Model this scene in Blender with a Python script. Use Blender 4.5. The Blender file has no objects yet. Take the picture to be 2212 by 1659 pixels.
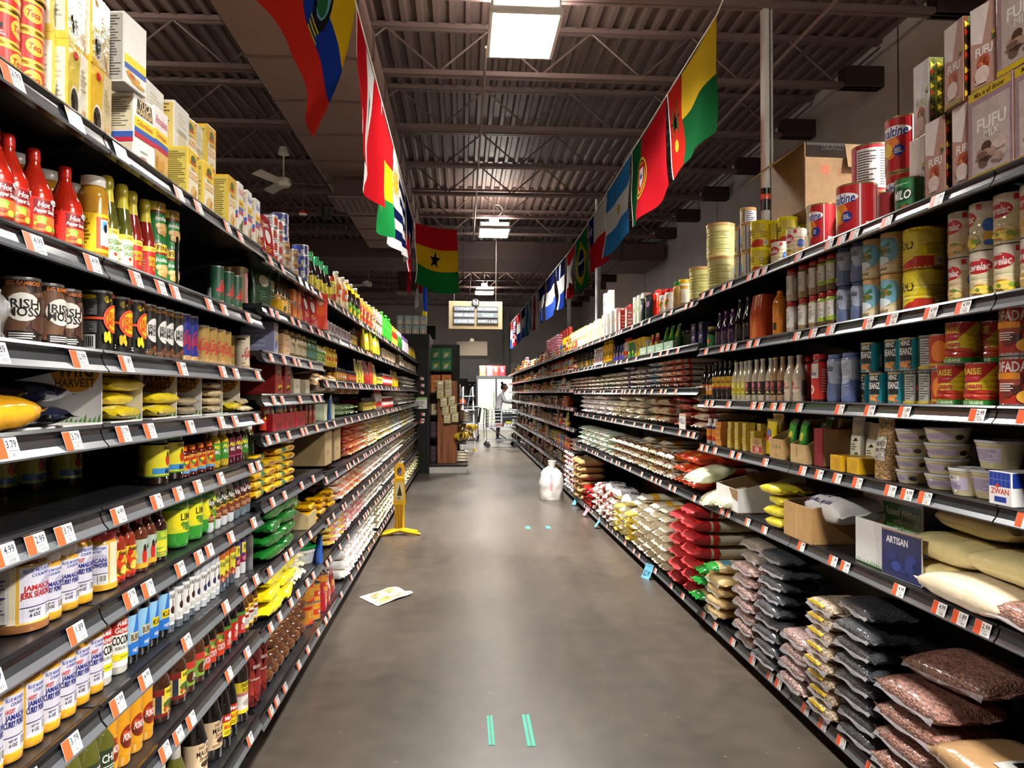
import bpy, bmesh, math, random
from mathutils import Vector, Matrix, noise
R = random.Random(7)
PI = math.pi
COL = bpy.context.scene.collection

# ------------------------------------------------------------------ camera geometry (image 2212 x 1659)
IW, IH, FPX = 2212.0, 1659.0, 1560.0
CAMZ = 1.385
YAW = math.atan((IW/2-1000.0)/FPX)
PITCH = math.atan((850.0-IH/2)/FPX*math.cos(YAW))
LX, RX = -0.782, 1.437          # front edges of the two shelf runs (the aisle lies between them)

def y_at(px, X):
    """distance down the aisle of the plane point X seen in image column px"""
    t = math.tan(math.atan((px-IW/2)/FPX)+YAW)
    return X/t

# ------------------------------------------------------------------ colour
def C(h):
    if not isinstance(h, str):
        return h
    h = PAL.get(h, h)
    v = [int(h[i:i+2], 16)/255 for i in (0, 2, 4)]
    return tuple(c/12.92 if c <= .04045 else ((c+.055)/1.055)**2.4 for c in v)
PAL = dict(white='e9e7e2', cream='e8dcb8', black='15130f', red='c41f1d', dred='8c1a1a', yellow='f0cc14', gold='c89a2c', orange='e8721c',
  green='1f8a34', dgreen='12401f', lime='7fae3a', blue='1f4fb4', navy='1a2350', sky='5aa2dc', teal='168c9c', purple='5a2f86', pink='e48a9c',
  brown='5a3420', tan='b98f60', card='b08a5c', grey='8e9096', lgrey='c6c8cc', dgrey='3c3d40', steel='b8babd', olive='5d5c22', peach='e8b48a')

# ------------------------------------------------------------------ materials
MATS = {}
def nodes_of(name):
    m = bpy.data.materials.new(name)
    m.use_nodes = True
    nt = m.node_tree
    return m, nt, nt.nodes['Principled BSDF']

def mat(name, rough=.4, metal=0., coat=0., spec=.5, bump=0., bscale=40., alpha=1., sheen=0., vary=.0, bstretch=None, trans=0., sub=0.):
    """printed / moulded surface: its colour is the mesh's own tint times the object's colour, with a light procedural variation"""
    if name in MATS:
        return MATS[name]
    m, nt, b = nodes_of(name)
    at = nt.nodes.new('ShaderNodeAttribute'); at.attribute_name = 'tint'
    oi = nt.nodes.new('ShaderNodeObjectInfo')
    mx = nt.nodes.new('ShaderNodeMix'); mx.data_type = 'RGBA'; mx.blend_type = 'MULTIPLY'; mx.inputs[0].default_value = 1
    nt.links.new(at.outputs['Color'], mx.inputs[6]); nt.links.new(oi.outputs['Color'], mx.inputs[7])
    out = mx.outputs[2]
    tc = nt.nodes.new('ShaderNodeTexCoord')
    nz = nt.nodes.new('ShaderNodeTexNoise'); nz.inputs['Scale'].default_value = bscale; nz.inputs['Detail'].default_value = 3
    src = tc.outputs['Object']
    if bstretch:
        mp = nt.nodes.new('ShaderNodeMapping'); mp.inputs['Scale'].default_value = bstretch
        nt.links.new(src, mp.inputs[0]); src = mp.outputs[0]
    nt.links.new(src, nz.inputs['Vector'])
    if vary:
        mr = nt.nodes.new('ShaderNodeMapRange'); mr.inputs[1].default_value = .3; mr.inputs[2].default_value = .7
        mr.inputs[3].default_value = 1-vary; mr.inputs[4].default_value = 1+vary*.4
        nt.links.new(nz.outputs['Fac'], mr.inputs[0])
        m2 = nt.nodes.new('ShaderNodeVectorMath'); m2.operation = 'SCALE'
        nt.links.new(out, m2.inputs[0]); nt.links.new(mr.outputs[0], m2.inputs['Scale']); out = m2.outputs[0]
    nt.links.new(out, b.inputs['Base Color'])
    if bump:
        bp = nt.nodes.new('ShaderNodeBump'); bp.inputs['Strength'].default_value = bump; bp.inputs['Distance'].default_value = .004
        nt.links.new(nz.outputs['Fac'], bp.inputs['Height']); nt.links.new(bp.outputs[0], b.inputs['Normal'])
    b.inputs['Roughness'].default_value = rough; b.inputs['Metallic'].default_value = metal
    b.inputs['Coat Weight'].default_value = coat; b.inputs['Coat Roughness'].default_value = .08
    b.inputs['Specular IOR Level'].default_value = spec
    if sheen: b.inputs['Sheen Weight'].default_value = sheen
    if trans: b.inputs['Transmission Weight'].default_value = trans
    if alpha < 1: b.inputs['Alpha'].default_value = alpha
    MATS[name] = m
    return m

mat('print', .38, coat=.25, vary=.06, bscale=60)
mat('matte', .7, vary=.08, bscale=30)
mat('gloss', .22, coat=.5)
mat('tin', .28, metal=.9)
mat('glassy', .06, coat=.8, spec=.6)
mat('film', .2, coat=.55, bump=.55, bscale=38, vary=.06)
mat('sack', .5, bump=.4, bscale=30, vary=.08)
mat('cloth', .75, sheen=.1, bump=.2, bscale=260)
mat('card', .8, vary=.14, bscale=24, bump=.1)
mat('blackmetal', .32, spec=.5, vary=.12, bscale=16)
mat('channel', .22, spec=.6, coat=.3, vary=.1, bscale=12)
mat('clear', .12, alpha=.32, coat=.5, bump=.5, bscale=24)
mat('haze', .2, alpha=.34, bump=.5, bscale=50)
mat('skin', .5, vary=.05)
mat('hair', .45, bump=.6, bscale=120, bstretch=(6, 6, 1))
mat('paint', .55, vary=.1, bscale=3)
mat('steel', .3, metal=.85, vary=.1, bscale=20)

def flag_cloth():
    m = mat('flagcloth', .9, bump=.15, bscale=260, spec=0.); nt = m.node_tree; b = nt.nodes['Principled BSDF']
    tr = nt.nodes.new('ShaderNodeBsdfTranslucent'); ms = nt.nodes.new('ShaderNodeMixShader'); ms.inputs[0].default_value = .45
    src = b.inputs['Base Color'].links[0].from_socket
    dk = nt.nodes.new('ShaderNodeVectorMath'); dk.operation = 'SCALE'; dk.inputs['Scale'].default_value = .5
    nt.links.new(src, dk.inputs[0]); nt.links.new(dk.outputs[0], b.inputs['Base Color']); nt.links.new(dk.outputs[0], tr.inputs['Color'])
    nt.links.new(b.outputs[0], ms.inputs[1]); nt.links.new(tr.outputs[0], ms.inputs[2]); nt.links.new(ms.outputs[0], nt.nodes['Material Output'].inputs[0])
flag_cloth()

def beans(name, scale):
    """loose beans behind clear film: every bean cell has its own shade and a rounded relief"""
    m, nt, b = nodes_of(name)
    at = nt.nodes.new('ShaderNodeAttribute'); at.attribute_name = 'tint'
    tc = nt.nodes.new('ShaderNodeTexCoord')
    vo = nt.nodes.new('ShaderNodeTexVoronoi'); vo.inputs['Scale'].default_value = scale; vo.inputs['Randomness'].default_value = .9
    mp = nt.nodes.new('ShaderNodeMapping'); mp.inputs['Scale'].default_value = (1, .62, 1); mp.inputs['Rotation'].default_value = (.4, .3, .5)
    nt.links.new(tc.outputs['Object'], mp.inputs[0]); nt.links.new(mp.outputs[0], vo.inputs['Vector'])
    sp = nt.nodes.new('ShaderNodeSeparateColor'); nt.links.new(vo.outputs['Color'], sp.inputs[0])
    mr = nt.nodes.new('ShaderNodeMapRange'); mr.inputs[3].default_value = .35; mr.inputs[4].default_value = 1.45
    nt.links.new(sp.outputs[0], mr.inputs[0])
    vm = nt.nodes.new('ShaderNodeVectorMath'); vm.operation = 'SCALE'
    nt.links.new(at.outputs['Color'], vm.inputs[0]); nt.links.new(mr.outputs[0], vm.inputs['Scale'])
    nt.links.new(vm.outputs[0], b.inputs['Base Color'])
    bp = nt.nodes.new('ShaderNodeBump'); bp.inputs['Strength'].default_value = .9; bp.inputs['Distance'].default_value = .004; bp.invert = True
    nt.links.new(vo.outputs['Distance'], bp.inputs['Height'])
    nz = nt.nodes.new('ShaderNodeTexNoise'); nz.inputs['Scale'].default_value = 30
    nt.links.new(tc.outputs['Object'], nz.inputs['Vector'])
    b2 = nt.nodes.new('ShaderNodeBump'); b2.inputs['Strength'].default_value = .9; b2.inputs['Distance'].default_value = .006
    nt.links.new(nz.outputs['Fac'], b2.inputs['Height'])
    nt.links.new(bp.outputs[0], b.inputs['Normal']); nt.links.new(b2.outputs[0], b.inputs['Coat Normal'])
    b.inputs['Roughness'].default_value = .5; b.inputs['Coat Weight'].default_value = .9; b.inputs['Coat Roughness'].default_value = .1
    MATS[name] = m
beans('bean_fill', 150); beans('lentil_fill', 230)

# ------------------------------------------------------------------ mesh builder
class MB:
    def __init__(s):
        s.v = []; s.f = []; s.c = []; s.m = []; s.mats = []; s.sm = []
    def mi(s, m):
        if m not in s.mats: s.mats.append(m)
        return s.mats.index(m)
    def face(s, pts, col, m='print', smooth=False):
        b = len(s.v); s.v.extend(pts); s.f.append(tuple(range(b, b+len(pts)))); s.c.append(C(col)); s.m.append(s.mi(m)); s.sm.append(smooth)
    def grid(s, P, nu, nv, col, m='print', wrapu=False, smooth=True, skip=None):
        """P(i,j) -> point, quads over nu x nv cells"""
        b = len(s.v); cu = nu if wrapu else nu+1
        for j in range(nv+1):
            for i in range(cu):
                s.v.append(P(i, j))
        k = s.mi(m)
        for j in range(nv):
            for i in range(nu):
                i2 = (i+1) % cu
                s.f.append((b+j*cu+i, b+j*cu+i2, b+(j+1)*cu+i2, b+(j+1)*cu+i))
                s.c.append(C(col(i, j) if callable(col) else col)); s.m.append(k); s.sm.append(smooth)
    def lathe(s, prof, m='gloss', n=24, cx=0, cy=0):
        """prof: (radius, z, colour of the band that starts here)"""
        b = len(s.v); k = s.mi(m)
        for p in prof:
            r = max(p[0], .0002)
            for i in range(n):
                a = 2*PI*i/n
                s.v.append((cx+r*math.cos(a), cy+r*math.sin(a), p[1]))
        for j in range(len(prof)-1):
            c = C(prof[j][2])
            for i in range(n):
                i2 = (i+1) % n
                s.f.append((b+j*n+i, b+j*n+i2, b+(j+1)*n+i2, b+(j+1)*n+i)); s.c.append(c); s.m.append(k); s.sm.append(True)
    def box(s, x0, y0, z0, x1, y1, z1, col, m='print', bev=0., skip=''):
        if bev:
            bm = bmesh.new(); bmesh.ops.create_cube(bm, size=1)
            for v in bm.verts: v.co = Vector(((x0+x1)/2+v.co.x*(x1-x0), (y0+y1)/2+v.co.y*(y1-y0), (z0+z1)/2+v.co.z*(z1-z0)))
            bmesh.ops.bevel(bm, geom=bm.edges[:], offset=bev, segments=2, affect='EDGES', profile=.6)
            s.bm(bm, col, m); bm.free(); return
        a = [(x0,y0,z0),(x1,y0,z0),(x1,y1,z0),(x0,y1,z0),(x0,y0,z1),(x1,y0,z1),(x1,y1,z1),(x0,y1,z1)]
        b = len(s.v); s.v.extend(a); k = s.mi(m)
        for nm, f in (('b',(0,3,2,1)),('t',(4,5,6,7)),('y',(0,1,5,4)),('X',(1,2,6,5)),('Y',(2,3,7,6)),('x',(3,0,4,7))):
            if nm in skip: continue
            s.f.append(tuple(b+i for i in f)); s.c.append(C(col)); s.m.append(k); s.sm.append(False)
    def bm(s, bm, col, m='print', smooth=False):
        b = len(s.v); bm.verts.index_update(); s.v.extend(tuple(v.co) for v in bm.verts); k = s.mi(m)
        for f in bm.faces:
            s.f.append(tuple(b+v.index for v in f.verts)); s.c.append(C(col)); s.m.append(k); s.sm.append(smooth)
    def tube(s, pts, r, col, m='steel', n=8, caps=True):
        pts = [Vector(p) for p in pts]; b = len(s.v); k = s.mi(m); N = len(pts)
        up = Vector((0, 0, 1))
        for i, p in enumerate(pts):
            d = (pts[min(i+1, N-1)]-pts[max(i-1, 0)]).normalized()
            u = d.cross(up if abs(d.z) < .95 else Vector((1, 0, 0))).normalized(); w = d.cross(u)
            rr = r[i] if isinstance(r, (list, tuple)) else r
            for q in range(n):
                a = 2*PI*q/n; s.v.append(tuple(p+u*rr*math.cos(a)+w*rr*math.sin(a)))
        for i in range(N-1):
            for q in range(n):
                q2 = (q+1) % n
                s.f.append((b+i*n+q, b+(i+1)*n+q, b+(i+1)*n+q2, b+i*n+q2)); s.c.append(C(col)); s.m.append(k); s.sm.append(True)
        if caps:
            s.f.append(tuple(b+q for q in range(n))); s.f.append(tuple(b+(N-1)*n+n-1-q for q in range(n)))
            for _ in (0, 1): s.c.append(C(col)); s.m.append(k); s.sm.append(False)
    def move(s, M):
        s.v = [tuple(M @ Vector(p)) for p in s.v]; return s
    def mesh(s, name, sharp=40):
        me = bpy.data.meshes.new(name)
        me.from_pydata(s.v, [], s.f); 
        for m in s.mats: me.materials.append(MATS[m])
        me.polygons.foreach_set('material_index', s.m)
        me.polygons.foreach_set('use_smooth', s.sm)
        at = me.color_attributes.new('tint', 'FLOAT_COLOR', 'CORNER')
        buf = []
        for f, c in zip(s.f, s.c): buf.extend((c[0], c[1], c[2], 1.)*len(f))
        at.data.foreach_set('color', buf)
        if any(s.sm): me.set_sharp_from_angle(angle=math.radians(sharp))
        me.update()
        return me

def link(name, me, parent=None, loc=(0, 0, 0), rz=0., rot=None):
    o = bpy.data.objects.new(name, me)
    COL.objects.link(o)
    if parent is not None: o.parent = parent
    o.location = loc; o.rotation_euler = rot if rot else (0, 0, rz)
    return o
def tag(o, label, cat, group=None):
    o['label'] = label; o['category'] = cat
    if group: o['group'] = group
    return o
def struct(name, mb, label=None):
    o = link(name, mb.mesh(name)); o['kind'] = 'structure'
    o['label'] = label or name.replace('_', ' ')+' of the shop'
    o['category'] = name.split('_')[0]
    return o

# ------------------------------------------------------------------ lettering and printed labels
TXT = {}
def text_polys(s, bold=True):
    k = (s, bold)
    if k not in TXT:
        cu = bpy.data.curves.new('lettering', 'FONT'); cu.body = s; cu.resolution_u = 2; cu.offset = .022 if bold else .006
        ob = bpy.data.objects.new('lettering', cu)
        me = bpy.data.meshes.new_from_object(ob)
        vs = [(v.co.x, v.co.y) for v in me.vertices]
        ps = [[vs[i] for i in p.vertices] for p in me.polygons]
        bpy.data.objects.remove(ob); bpy.data.curves.remove(cu); bpy.data.meshes.remove(me)
        if vs:
            x0 = min(v[0] for v in vs); x1 = max(v[0] for v in vs)
        else: x0, x1 = 0, 1
        ps = [[((x-(x0+x1)/2)/.70, (y)/.70-.5) for x, y in p] for p in ps]
        TXT[k] = (ps, (x1-x0)/.70)
    return TXT[k]

def clip(poly, ax, lo, hi):
    for sgn, lim in ((1, lo), (-1, -hi)):
        out = []
        for i, p in enumerate(poly):
            q = poly[(i+1) % len(poly)]
            a, b = sgn*p[ax]-lim, sgn*q[ax]-lim
            if a >= 0: out.append(p)
            if (a >= 0) != (b >= 0):
                t = a/(a-b); out.append((p[0]+(q[0]-p[0])*t, p[1]+(q[1]-p[1])*t))
        poly = out
        if len(poly) < 3: return []
    return poly

def slices(poly, ax, step):
    a = min(p[ax] for p in poly); b = max(p[ax] for p in poly)
    if b-a <= step*1.05: return [poly]
    i0 = math.floor(a/step+1e-6); i1 = math.ceil(b/step-1e-6); out = []
    for i in range(i0, i1):
        q = clip(poly, ax, i*step, (i+1)*step)
        if q: out.append(q)
    return out

def prims(ps, su, sv):
    """printed design -> flat polygons (in metres); u is scaled by su, v by sv"""
    out = []; lay = 0
    def add(poly, col, dl=0): out.append(([(p[0]*su, p[1]*sv) for p in poly], C(col), lay+dl))
    def ell(cu, cv, ru, rv, col, n=18): add([(cu+ru*math.cos(2*PI*i/n), cv+rv*math.sin(2*PI*i/n)) for i in range(n)], col)
    for p in ps:
        k = p[0]
        if k == 'r': add([(p[1], p[2]), (p[3], p[2]), (p[3], p[4]), (p[1], p[4])], p[5])
        elif k == 'e': ell(*p[1:6])
        elif k == 'p': add(p[1], p[2])
        elif k == 't':
            _, s, cu, cv, h, col = p[:6]
            mw = p[6] if len(p) > 6 else None; ital = p[7] if len(p) > 7 else 0.
            tp, w = text_polys(s); hm = h*sv; sx = hm
            if mw and w*hm > mw*su: sx = mw*su/w
            for q in tp: out.append(([(cu*su+x*sx+ital*y*hm, cv*sv+y*hm) for x, y in q], C(col), lay))
        elif k == 's':
            _, cu, cv, r, n, col = p[:6]; q = p[6] if len(p) > 6 else .42
            pts = [(cu*su+r*sv*(1 if i % 2 == 0 else q)*math.sin(PI*i/n), cv*sv+r*sv*(1 if i % 2 == 0 else q)*math.cos(PI*i/n)) for i in range(2*n)]
            for i in range(2*n): out.append(([(cu*su, cv*sv), pts[(i+1) % (2*n)], pts[i]], C(col), lay))
        elif k == 'n':
            _, a, b, c, d, col = p[:6]; n = p[6] if len(p) > 6 else 8
            for i in range(n):
                v = d-(i+.5)*(d-b)/n; w = R.uniform(.55, 1)*(c-a)
                add([(a, v-(d-b)/n*.22), (a+w, v-(d-b)/n*.22), (a+w, v+(d-b)/n*.22), (a, v+(d-b)/n*.22)], col)
        elif k == 'b':
            _, a, b, c, d = p[:5]
            add([(a, b), (c, b), (c, d), (a, d)], 'white'); n = 7
            for i in range(n):
                x = a+(c-a)*(.1+.8*i/n); w = (c-a)*R.choice((.03, .05, .07))
                add([(x, b+(d-b)*.2), (x+w, b+(d-b)*.2), (x+w, d-(d-b)*.1), (x, d-(d-b)*.1)], 'black', 1)
            lay += 1
        elif k == 'f':
            _, a, b, c, d, cols = p[:6]; n = p[6] if len(p) > 6 else 9
            rr = random.Random(len(ps)*13+n)
            for i in range(n):
                ru = (c-a)*rr.uniform(.12, .2); rv = (d-b)*rr.uniform(.12, .22)
                ell(rr.uniform(a+ru, c-ru), rr.uniform(b+rv, d-rv), ru, rv, rr.choice(cols), 9); lay += 1
        lay += 1
    return out

def wrap(mb, ps, fn, su, sv, stepu=None, stepv=None, m='print', base=.0004, smooth=True):
    """lays printed polygons on a surface: fn(u, v, offset) -> point"""
    for poly, col, lay in prims(ps, su, sv):
        off = base+lay*.00015
        for q in (slices(poly, 0, stepu) if stepu else [poly]):
            for w in (slices(q, 1, stepv) if stepv else [q]):
                mb.face([fn(u, v, off) for u, v in w], col, m, False)

def rad_at(prof, z):
    for a, b in zip(prof, prof[1:]):
        if a[1] <= z <= b[1] and b[1] > a[1]:
            t = (z-a[1])/(b[1]-a[1]); return a[0]+(b[0]-a[0])*t
    return prof[0][0]

def cyl_label(prof, ps, rref, H, m='print'):
    mb = MB()
    vs = [v for poly, _, _ in prims(ps, 1, H) for _, v in poly]; zs = [min(vs), max(vs)]+[p[1] for p in prof if min(vs) < p[1] < max(vs)]
    rs = [rad_at(prof, z) for z in zs]; flat = max(rs)-min(rs) < .05*rref
    def fn(u, v, off):
        r = (max(rs) if flat else rad_at(prof, v))+off; a = u/rref
        return (r*math.cos(a), r*math.sin(a), v)
    wrap(mb, ps, fn, rref*PI/180, H, stepu=rref*.15, stepv=None if flat else H*.045, m=m)
    return mb

# ------------------------------------------------------------------ product prototypes
KIND = {}
class Kind:
    def __init__(s, key, name, cat, w, d, h, parts):
        s.key, s.name, s.cat, s.w, s.d, s.h, s.parts = key, name, cat, w, d, h, parts
        KIND[key] = s

def place(kind, loc, rz, label, group=None, color=None, tilt=None):
    k = KIND[kind] if isinstance(kind, str) else kind
    root = None
    for nm, me in k.parts:
        if isinstance(me, list): me = R.choice(me)
        if root is None:
            root = link(k.name, me, None, loc, rot=(tilt[0], tilt[1], rz) if tilt else (0, 0, rz))
        else:
            c = link(nm, me, root)
            if color: c.color = (*C(color), 1)
    if color: root.color = (*C(color), 1)
    tag(root, label, k.cat, group)
    return root

def shape(kind, r, h):
    """outline of a container as (radius, height) up to where the cap sits, then the cap"""
    S = {
     'sauce': ([(.0,0),(.9,0),(1,.02),(1,.5),(.97,.55),(.72,.66),(.45,.78),(.36,.84),(.34,.9)], [(.36,.87),(.37,.88),(.36,.985),(.3,1),(0,1)]),
     'necky': ([(.0,0),(.9,0),(1,.02),(1,.46),(.93,.52),(.6,.62),(.42,.66),(.38,.7),(.36,.97)], [(.44,.66),(.46,.67),(.44,.985),(.38,1),(0,1)]),
     'wine':  ([(.0,0),(.92,0),(1,.015),(1,.42),(.96,.5),(.75,.64),(.5,.78),(.42,.88),(.42,.92)], [(.5,.74),(.52,.75),(.45,.985),(.4,1),(0,1)]),
     'jar':   ([(.0,0),(.92,0),(1,.03),(1,.78),(.96,.82),(.82,.855),(.8,.9)], [(.88,.86),(.9,.865),(.9,.985),(.86,1),(0,1)]),
     'shaker':([(.0,0),(.94,0),(1.04,.02),(1.05,.09),(1,.13),(.98,.15),(.98,.79),(.94,.82),(.88,.84),(.88,.9)], [(.93,.85),(.96,.855),(.96,.985),(.92,1),(0,1)]),
     'wide':  ([(.0,0),(.9,0),(1,.03),(1,.74),(.93,.82),(.76,.87),(.74,.92)], [(.8,.885),(.82,.89),(.82,.985),(.78,1),(0,1)]),
     'malta': ([(.0,0),(.9,0),(1,.03),(1,.68),(.9,.76),(.62,.83),(.55,.87),(.55,.9)], [(.62,.875),(.64,.88),(.64,.985),(.56,1),(0,1)]),
     'beer':  ([(.0,0),(.93,0),(1,.02),(1,.54),(.9,.62),(.62,.73),(.46,.82),(.42,.92),(.44,.95)], [(.47,.945),(.5,.95),(.48,.99),(.4,1),(0,1)]),
     'jug':   ([(.0,0),(.8,0),(.97,.03),(1,.1),(1,.66),(.95,.76),(.72,.86),(.4,.92),(.36,.95)], [(.4,.925),(.42,.93),(.42,.99),(.36,1),(0,1)]),
     'pet':   ([(.0,0),(.8,0),(1,.04),(1,.3),(.93,.36),(.93,.42),(1,.48),(1,.62),(.86,.72),(.5,.84),(.36,.89),(.36,.93)], [(.42,.91),(.44,.915),(.44,.99),(.38,1),(0,1)]),
     'slim':  ([(.0,0),(.92,0),(1,.015),(1,.74),(.95,.78),(.6,.84),(.52,.88)], [(.62,.83),(.66,.835),(.64,.985),(.58,1),(0,1)]),
     'stick': ([(.0,0),(.94,0),(1,.015),(1,.72),(.97,.75)], [(.92,.74),(.93,.75),(.93,.97),(.85,.995),(.4,1),(0,1)]),
     'waist': ([(.0,0),(.9,0),(1,.03),(1,.3),(.93,.42),(.93,.6),(1,.74),(1,.88),(.9,.92),(.82,.925)], [(.86,.92),(.9,.925),(.9,.99),(.85,1),(0,1)]),
    }
    b, c = S[kind]
    return [(x*r, z*h) for x, z in b], [(x*r, z*h) for x, z in c]

def bottle(key, name, cat, shp, r, h, col, cap, lab=None, m='glassy', capm='gloss', labm='print', neck=None, capname='cap', fill=None):
    b, c = shape(shp, r, h)
    def bc(z):
        if neck and z >= neck[0]*h: return neck[1]
        if fill and z >= fill[0]*h: return fill[1]
        return col
    prof = [(x, z, bc(z)) for x, z in b]
    mb = MB(); mb.lathe(prof, m, 28); parts = [(name, mb.mesh(name, 50))]
    if lab:
        parts.append(('label', cyl_label(prof, lab, r, h, labm).mesh('label')))
    if cap:
        mb = MB(); mb.lathe([(x, z, cap) for x, z in c], capm, 18); parts.append((capname, mb.mesh(capname)))
    return Kind(key, name, cat, 2*r, 2*r, h, parts)

def can(key, name, cat, r, h, lab, rim='steel', lid=None, m='print', ribs=0):
    mb = MB(); prof = [(0, .002, rim), (.93*r, .002, rim), (.985*r, 0, rim), (r, .003, rim), (r, .008, rim)]
    base = C(rim)
    z0, z1 = .009, h-.009
    prof.append((.985*r, z0, rim))
    if ribs:
        for i in range(ribs):
            za = z0+(z1-z0)*(.18+.64*i/ribs); zb = za+(z1-z0)*.32/ribs
            prof += [(.985*r, za, rim), (.96*r, (za+zb)/2, rim), (.985*r, zb, rim)]
    prof += [(.985*r, z1, rim), (r, h-.007, rim), (r, h-.001, rim), (.975*r, h, rim), (.95*r, h-.004, rim), (0, h-.004, rim)]
    mb.lathe(prof, 'tin', 26); parts = [(name, mb.mesh(name, 30))]
    if ribs:
        q = MB()
        fl = [(.987*r, 0, rim)]+[(p[0]+.0003, p[1], rim) for p in prof if z0 <= p[1] <= z1]+[(.987*r, h, rim)]
        def fn(u, v, off):
            rr = rad_at(fl, v)+off; a = u/r; return (rr*math.cos(a), rr*math.sin(a), v)
        wrap(q, lab, fn, r*PI/180, h, stepu=r*.15, stepv=h*.045, m=m)
        parts.append(('label', q.mesh('label')))
    else:
        parts.append(('label', cyl_label([(.987*r, 0), (.987*r, h)], lab, r, h, m).mesh('label')))
    if lid:
        q = MB(); q.lathe([(r*1.0, h-.012, lid), (r*1.03, h-.011, lid), (r*1.03, h+.004, lid), (r*.98, h+.006, lid), (r*.9, h+.003, lid), (0, h+.003, lid)], 'gloss', 24)
        parts.append(('lid', q.mesh('lid')))
    return Kind(key, name, cat, 2*r, 2*r, h+(.006 if lid else 0), parts)

def face_fn(which, w, d, h):
    """maps flat design coordinates (metres, v up from the base) to a face of a w (aisle) x d (deep) box whose front looks along +x"""
    if which == 'f': return (lambda u, v, o: (d/2+o, u, v)), w/2
    if which == 'a': return (lambda u, v, o: (u, -w/2-o, v)), d/2
    if which == 'b': return (lambda u, v, o: (-u, w/2+o, v)), d/2
    return (lambda u, v, o: (v-d/2, -u, h+o)), w/2

def carton(key, name, w, d, h, col, front=(), side=(), top=(), cat='box', m='print', flap=None):
    mb = MB(); e = .0015
    mb.box(-d/2, -w/2, 0, d/2, w/2, h, col, m, bev=e)
    if flap: mb.box(-d/2+.004, -.0006, h-.0005, d/2-.004, .0006, h+.0006, flap, m)
    for k, ps in (('f', front), ('a', side), ('b', side), ('t', top)):
        if ps:
            fn, su = face_fn(k, w, d, h)
            wrap(mb, ps, fn, su-e, h if k != 't' else d, m=m)
    return Kind(key, name, cat, w, d, h, [(name, mb.mesh(name))])

def bag(key, name, cat, L, W, T, col, lab=(), ends=None, m='film', axis='x', p=3.2, crimp=.016, seed=1, n=2, sticker=None, fin=None, wr=1.):
    """filled pillow bag lying flat: length L, width W, thickness T; two or three differently crumpled copies. ends: colour of the last stretch"""
    outs = []
    NA, NT = 18, 20
    for k in range(n):
        sd = seed*7.3+k*31.7
        def sT(a): return max(0., 1-abs(a)**p)**.5*.98+.02
        def sW(a): return 1-.10*abs(a)**3
        def pt(a, th, off=0.):
            ca, sa = math.cos(th), math.sin(th); e = .62
            y = math.copysign(abs(ca)**e, ca)*W/2*sW(a); z = math.copysign(abs(sa)**e, sa)*T/2*sT(a)
            nz = noise.noise((a*3.1+sd, ca*1.6, sa*1.6+sd)); n2 = noise.noise((a*9+sd, ca*5, sa*5))
            g = 1+wr*(.055*nz+(.02+.05*abs(a)**3)*n2)
            dz = .12*T*noise.noise((a*1.3+sd, ca*.8, 4.))*wr
            x = a*L/2*(1-.02*nz)
            if off:
                q = math.hypot(y, z) or 1; y += off*y/q; z += off*z/q
            return Vector((x, y*g, T/2+z*g*(1 if sa > 0 else .96)+dz*(.6 if sa > 0 else .2)))
        mb = MB()
        def P(i, j):
            a = -1+2*j/NA; a = math.copysign(abs(a)**.8, a); return tuple(pt(a, 2*PI*i/NT))
        def cf(i, j):
            a = -1+2*(j+.5)/NA
            if ends and a > ends[0]: return ends[1]
            if ends and len(ends) > 2 and a < -ends[0]: return ends[2]
            return col
        mb.grid(P, NT, NA, cf, m, wrapu=True)
        for sg in (-1, 1):                       # crimped seams
            cc = (ends[1] if ends and sg > 0 else col)
            wv = [(.006*math.sin(i*1.9+sd)+.004*noise.noise((i, sd, 0))) for i in range(9)]
            def Q(i, j, sg=sg):
                y = (-1+2*i/8)*W/2*.9; return (sg*(L/2*.995+j*crimp), y, T/2+wv[i]*j)
            mb.grid(Q, 8, 1, cc, m)
        if lab:
            def fn(u, v, off): return tuple(pt(min(.985, max(-.985, u)), v*PI/180., off))
            for poly, c2, lay in prims(lab, 1, 1):
                for q in slices(poly, 0, .22):
                    for w2 in slices(q, 1, 12.):
                        mb.face([fn(u, v, .0012+lay*.0003) for u, v in w2], c2, m)
        if axis == 'y': mb.move(Matrix.Rotation(PI/2, 4, 'Z'))
        outs.append(mb.mesh(name, 60))
    parts = [(name, outs)]
    if fin:                                      # clear heat-sealed fin along the aisle side
        mb = MB()
        def F(i, j):
            x = (-1+2*i/12)*L/2*.94; w = .005*math.sin(i*.9+seed)
            return (x, -(W/2*.95+j*.5*fin[0]*.55), T*.5-j*.5*fin[0]*.8+w*j*.5)
        mb.grid(F, 12, 2, fin[1], 'haze')
        if axis == 'y': mb.move(Matrix.Rotation(PI/2, 4, 'Z'))
        parts.append(('sealed_seam', mb.mesh('sealed_seam')))
    if sticker:
        mb = MB(); a0, a1, t0, t1, c2 = sticker[:5]
        sd = seed*7.3
        def G(i, j):
            a = a0+(a1-a0)*i/8; th = (t0+(t1-t0)*j/3)*PI/180
            q = pt(a, th, .004); return tuple(q)
        mb.grid(G, 8, 3, c2, 'print')
        for ln in range(2):
            def G2(i, j, ln=ln):
                a = a0+(a1-a0)*(.1+.75*i/6); th = (t0+(t1-t0)*(.3+.3*ln+.1*j))*PI/180
                return tuple(pt(a, th, .005))
            mb.grid(G2, 6, 1, 'black', 'print')
        if axis == 'y': mb.move(Matrix.Rotation(PI/2, 4, 'Z'))
        parts.append(('sticker', mb.mesh('sticker')))
        parts[0] = (name, outs[:1])
    if axis == 'y': return Kind(key, name, cat, L, W, T, parts)
    return Kind(key, name, cat, W, L+2*crimp, T, parts)

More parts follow.
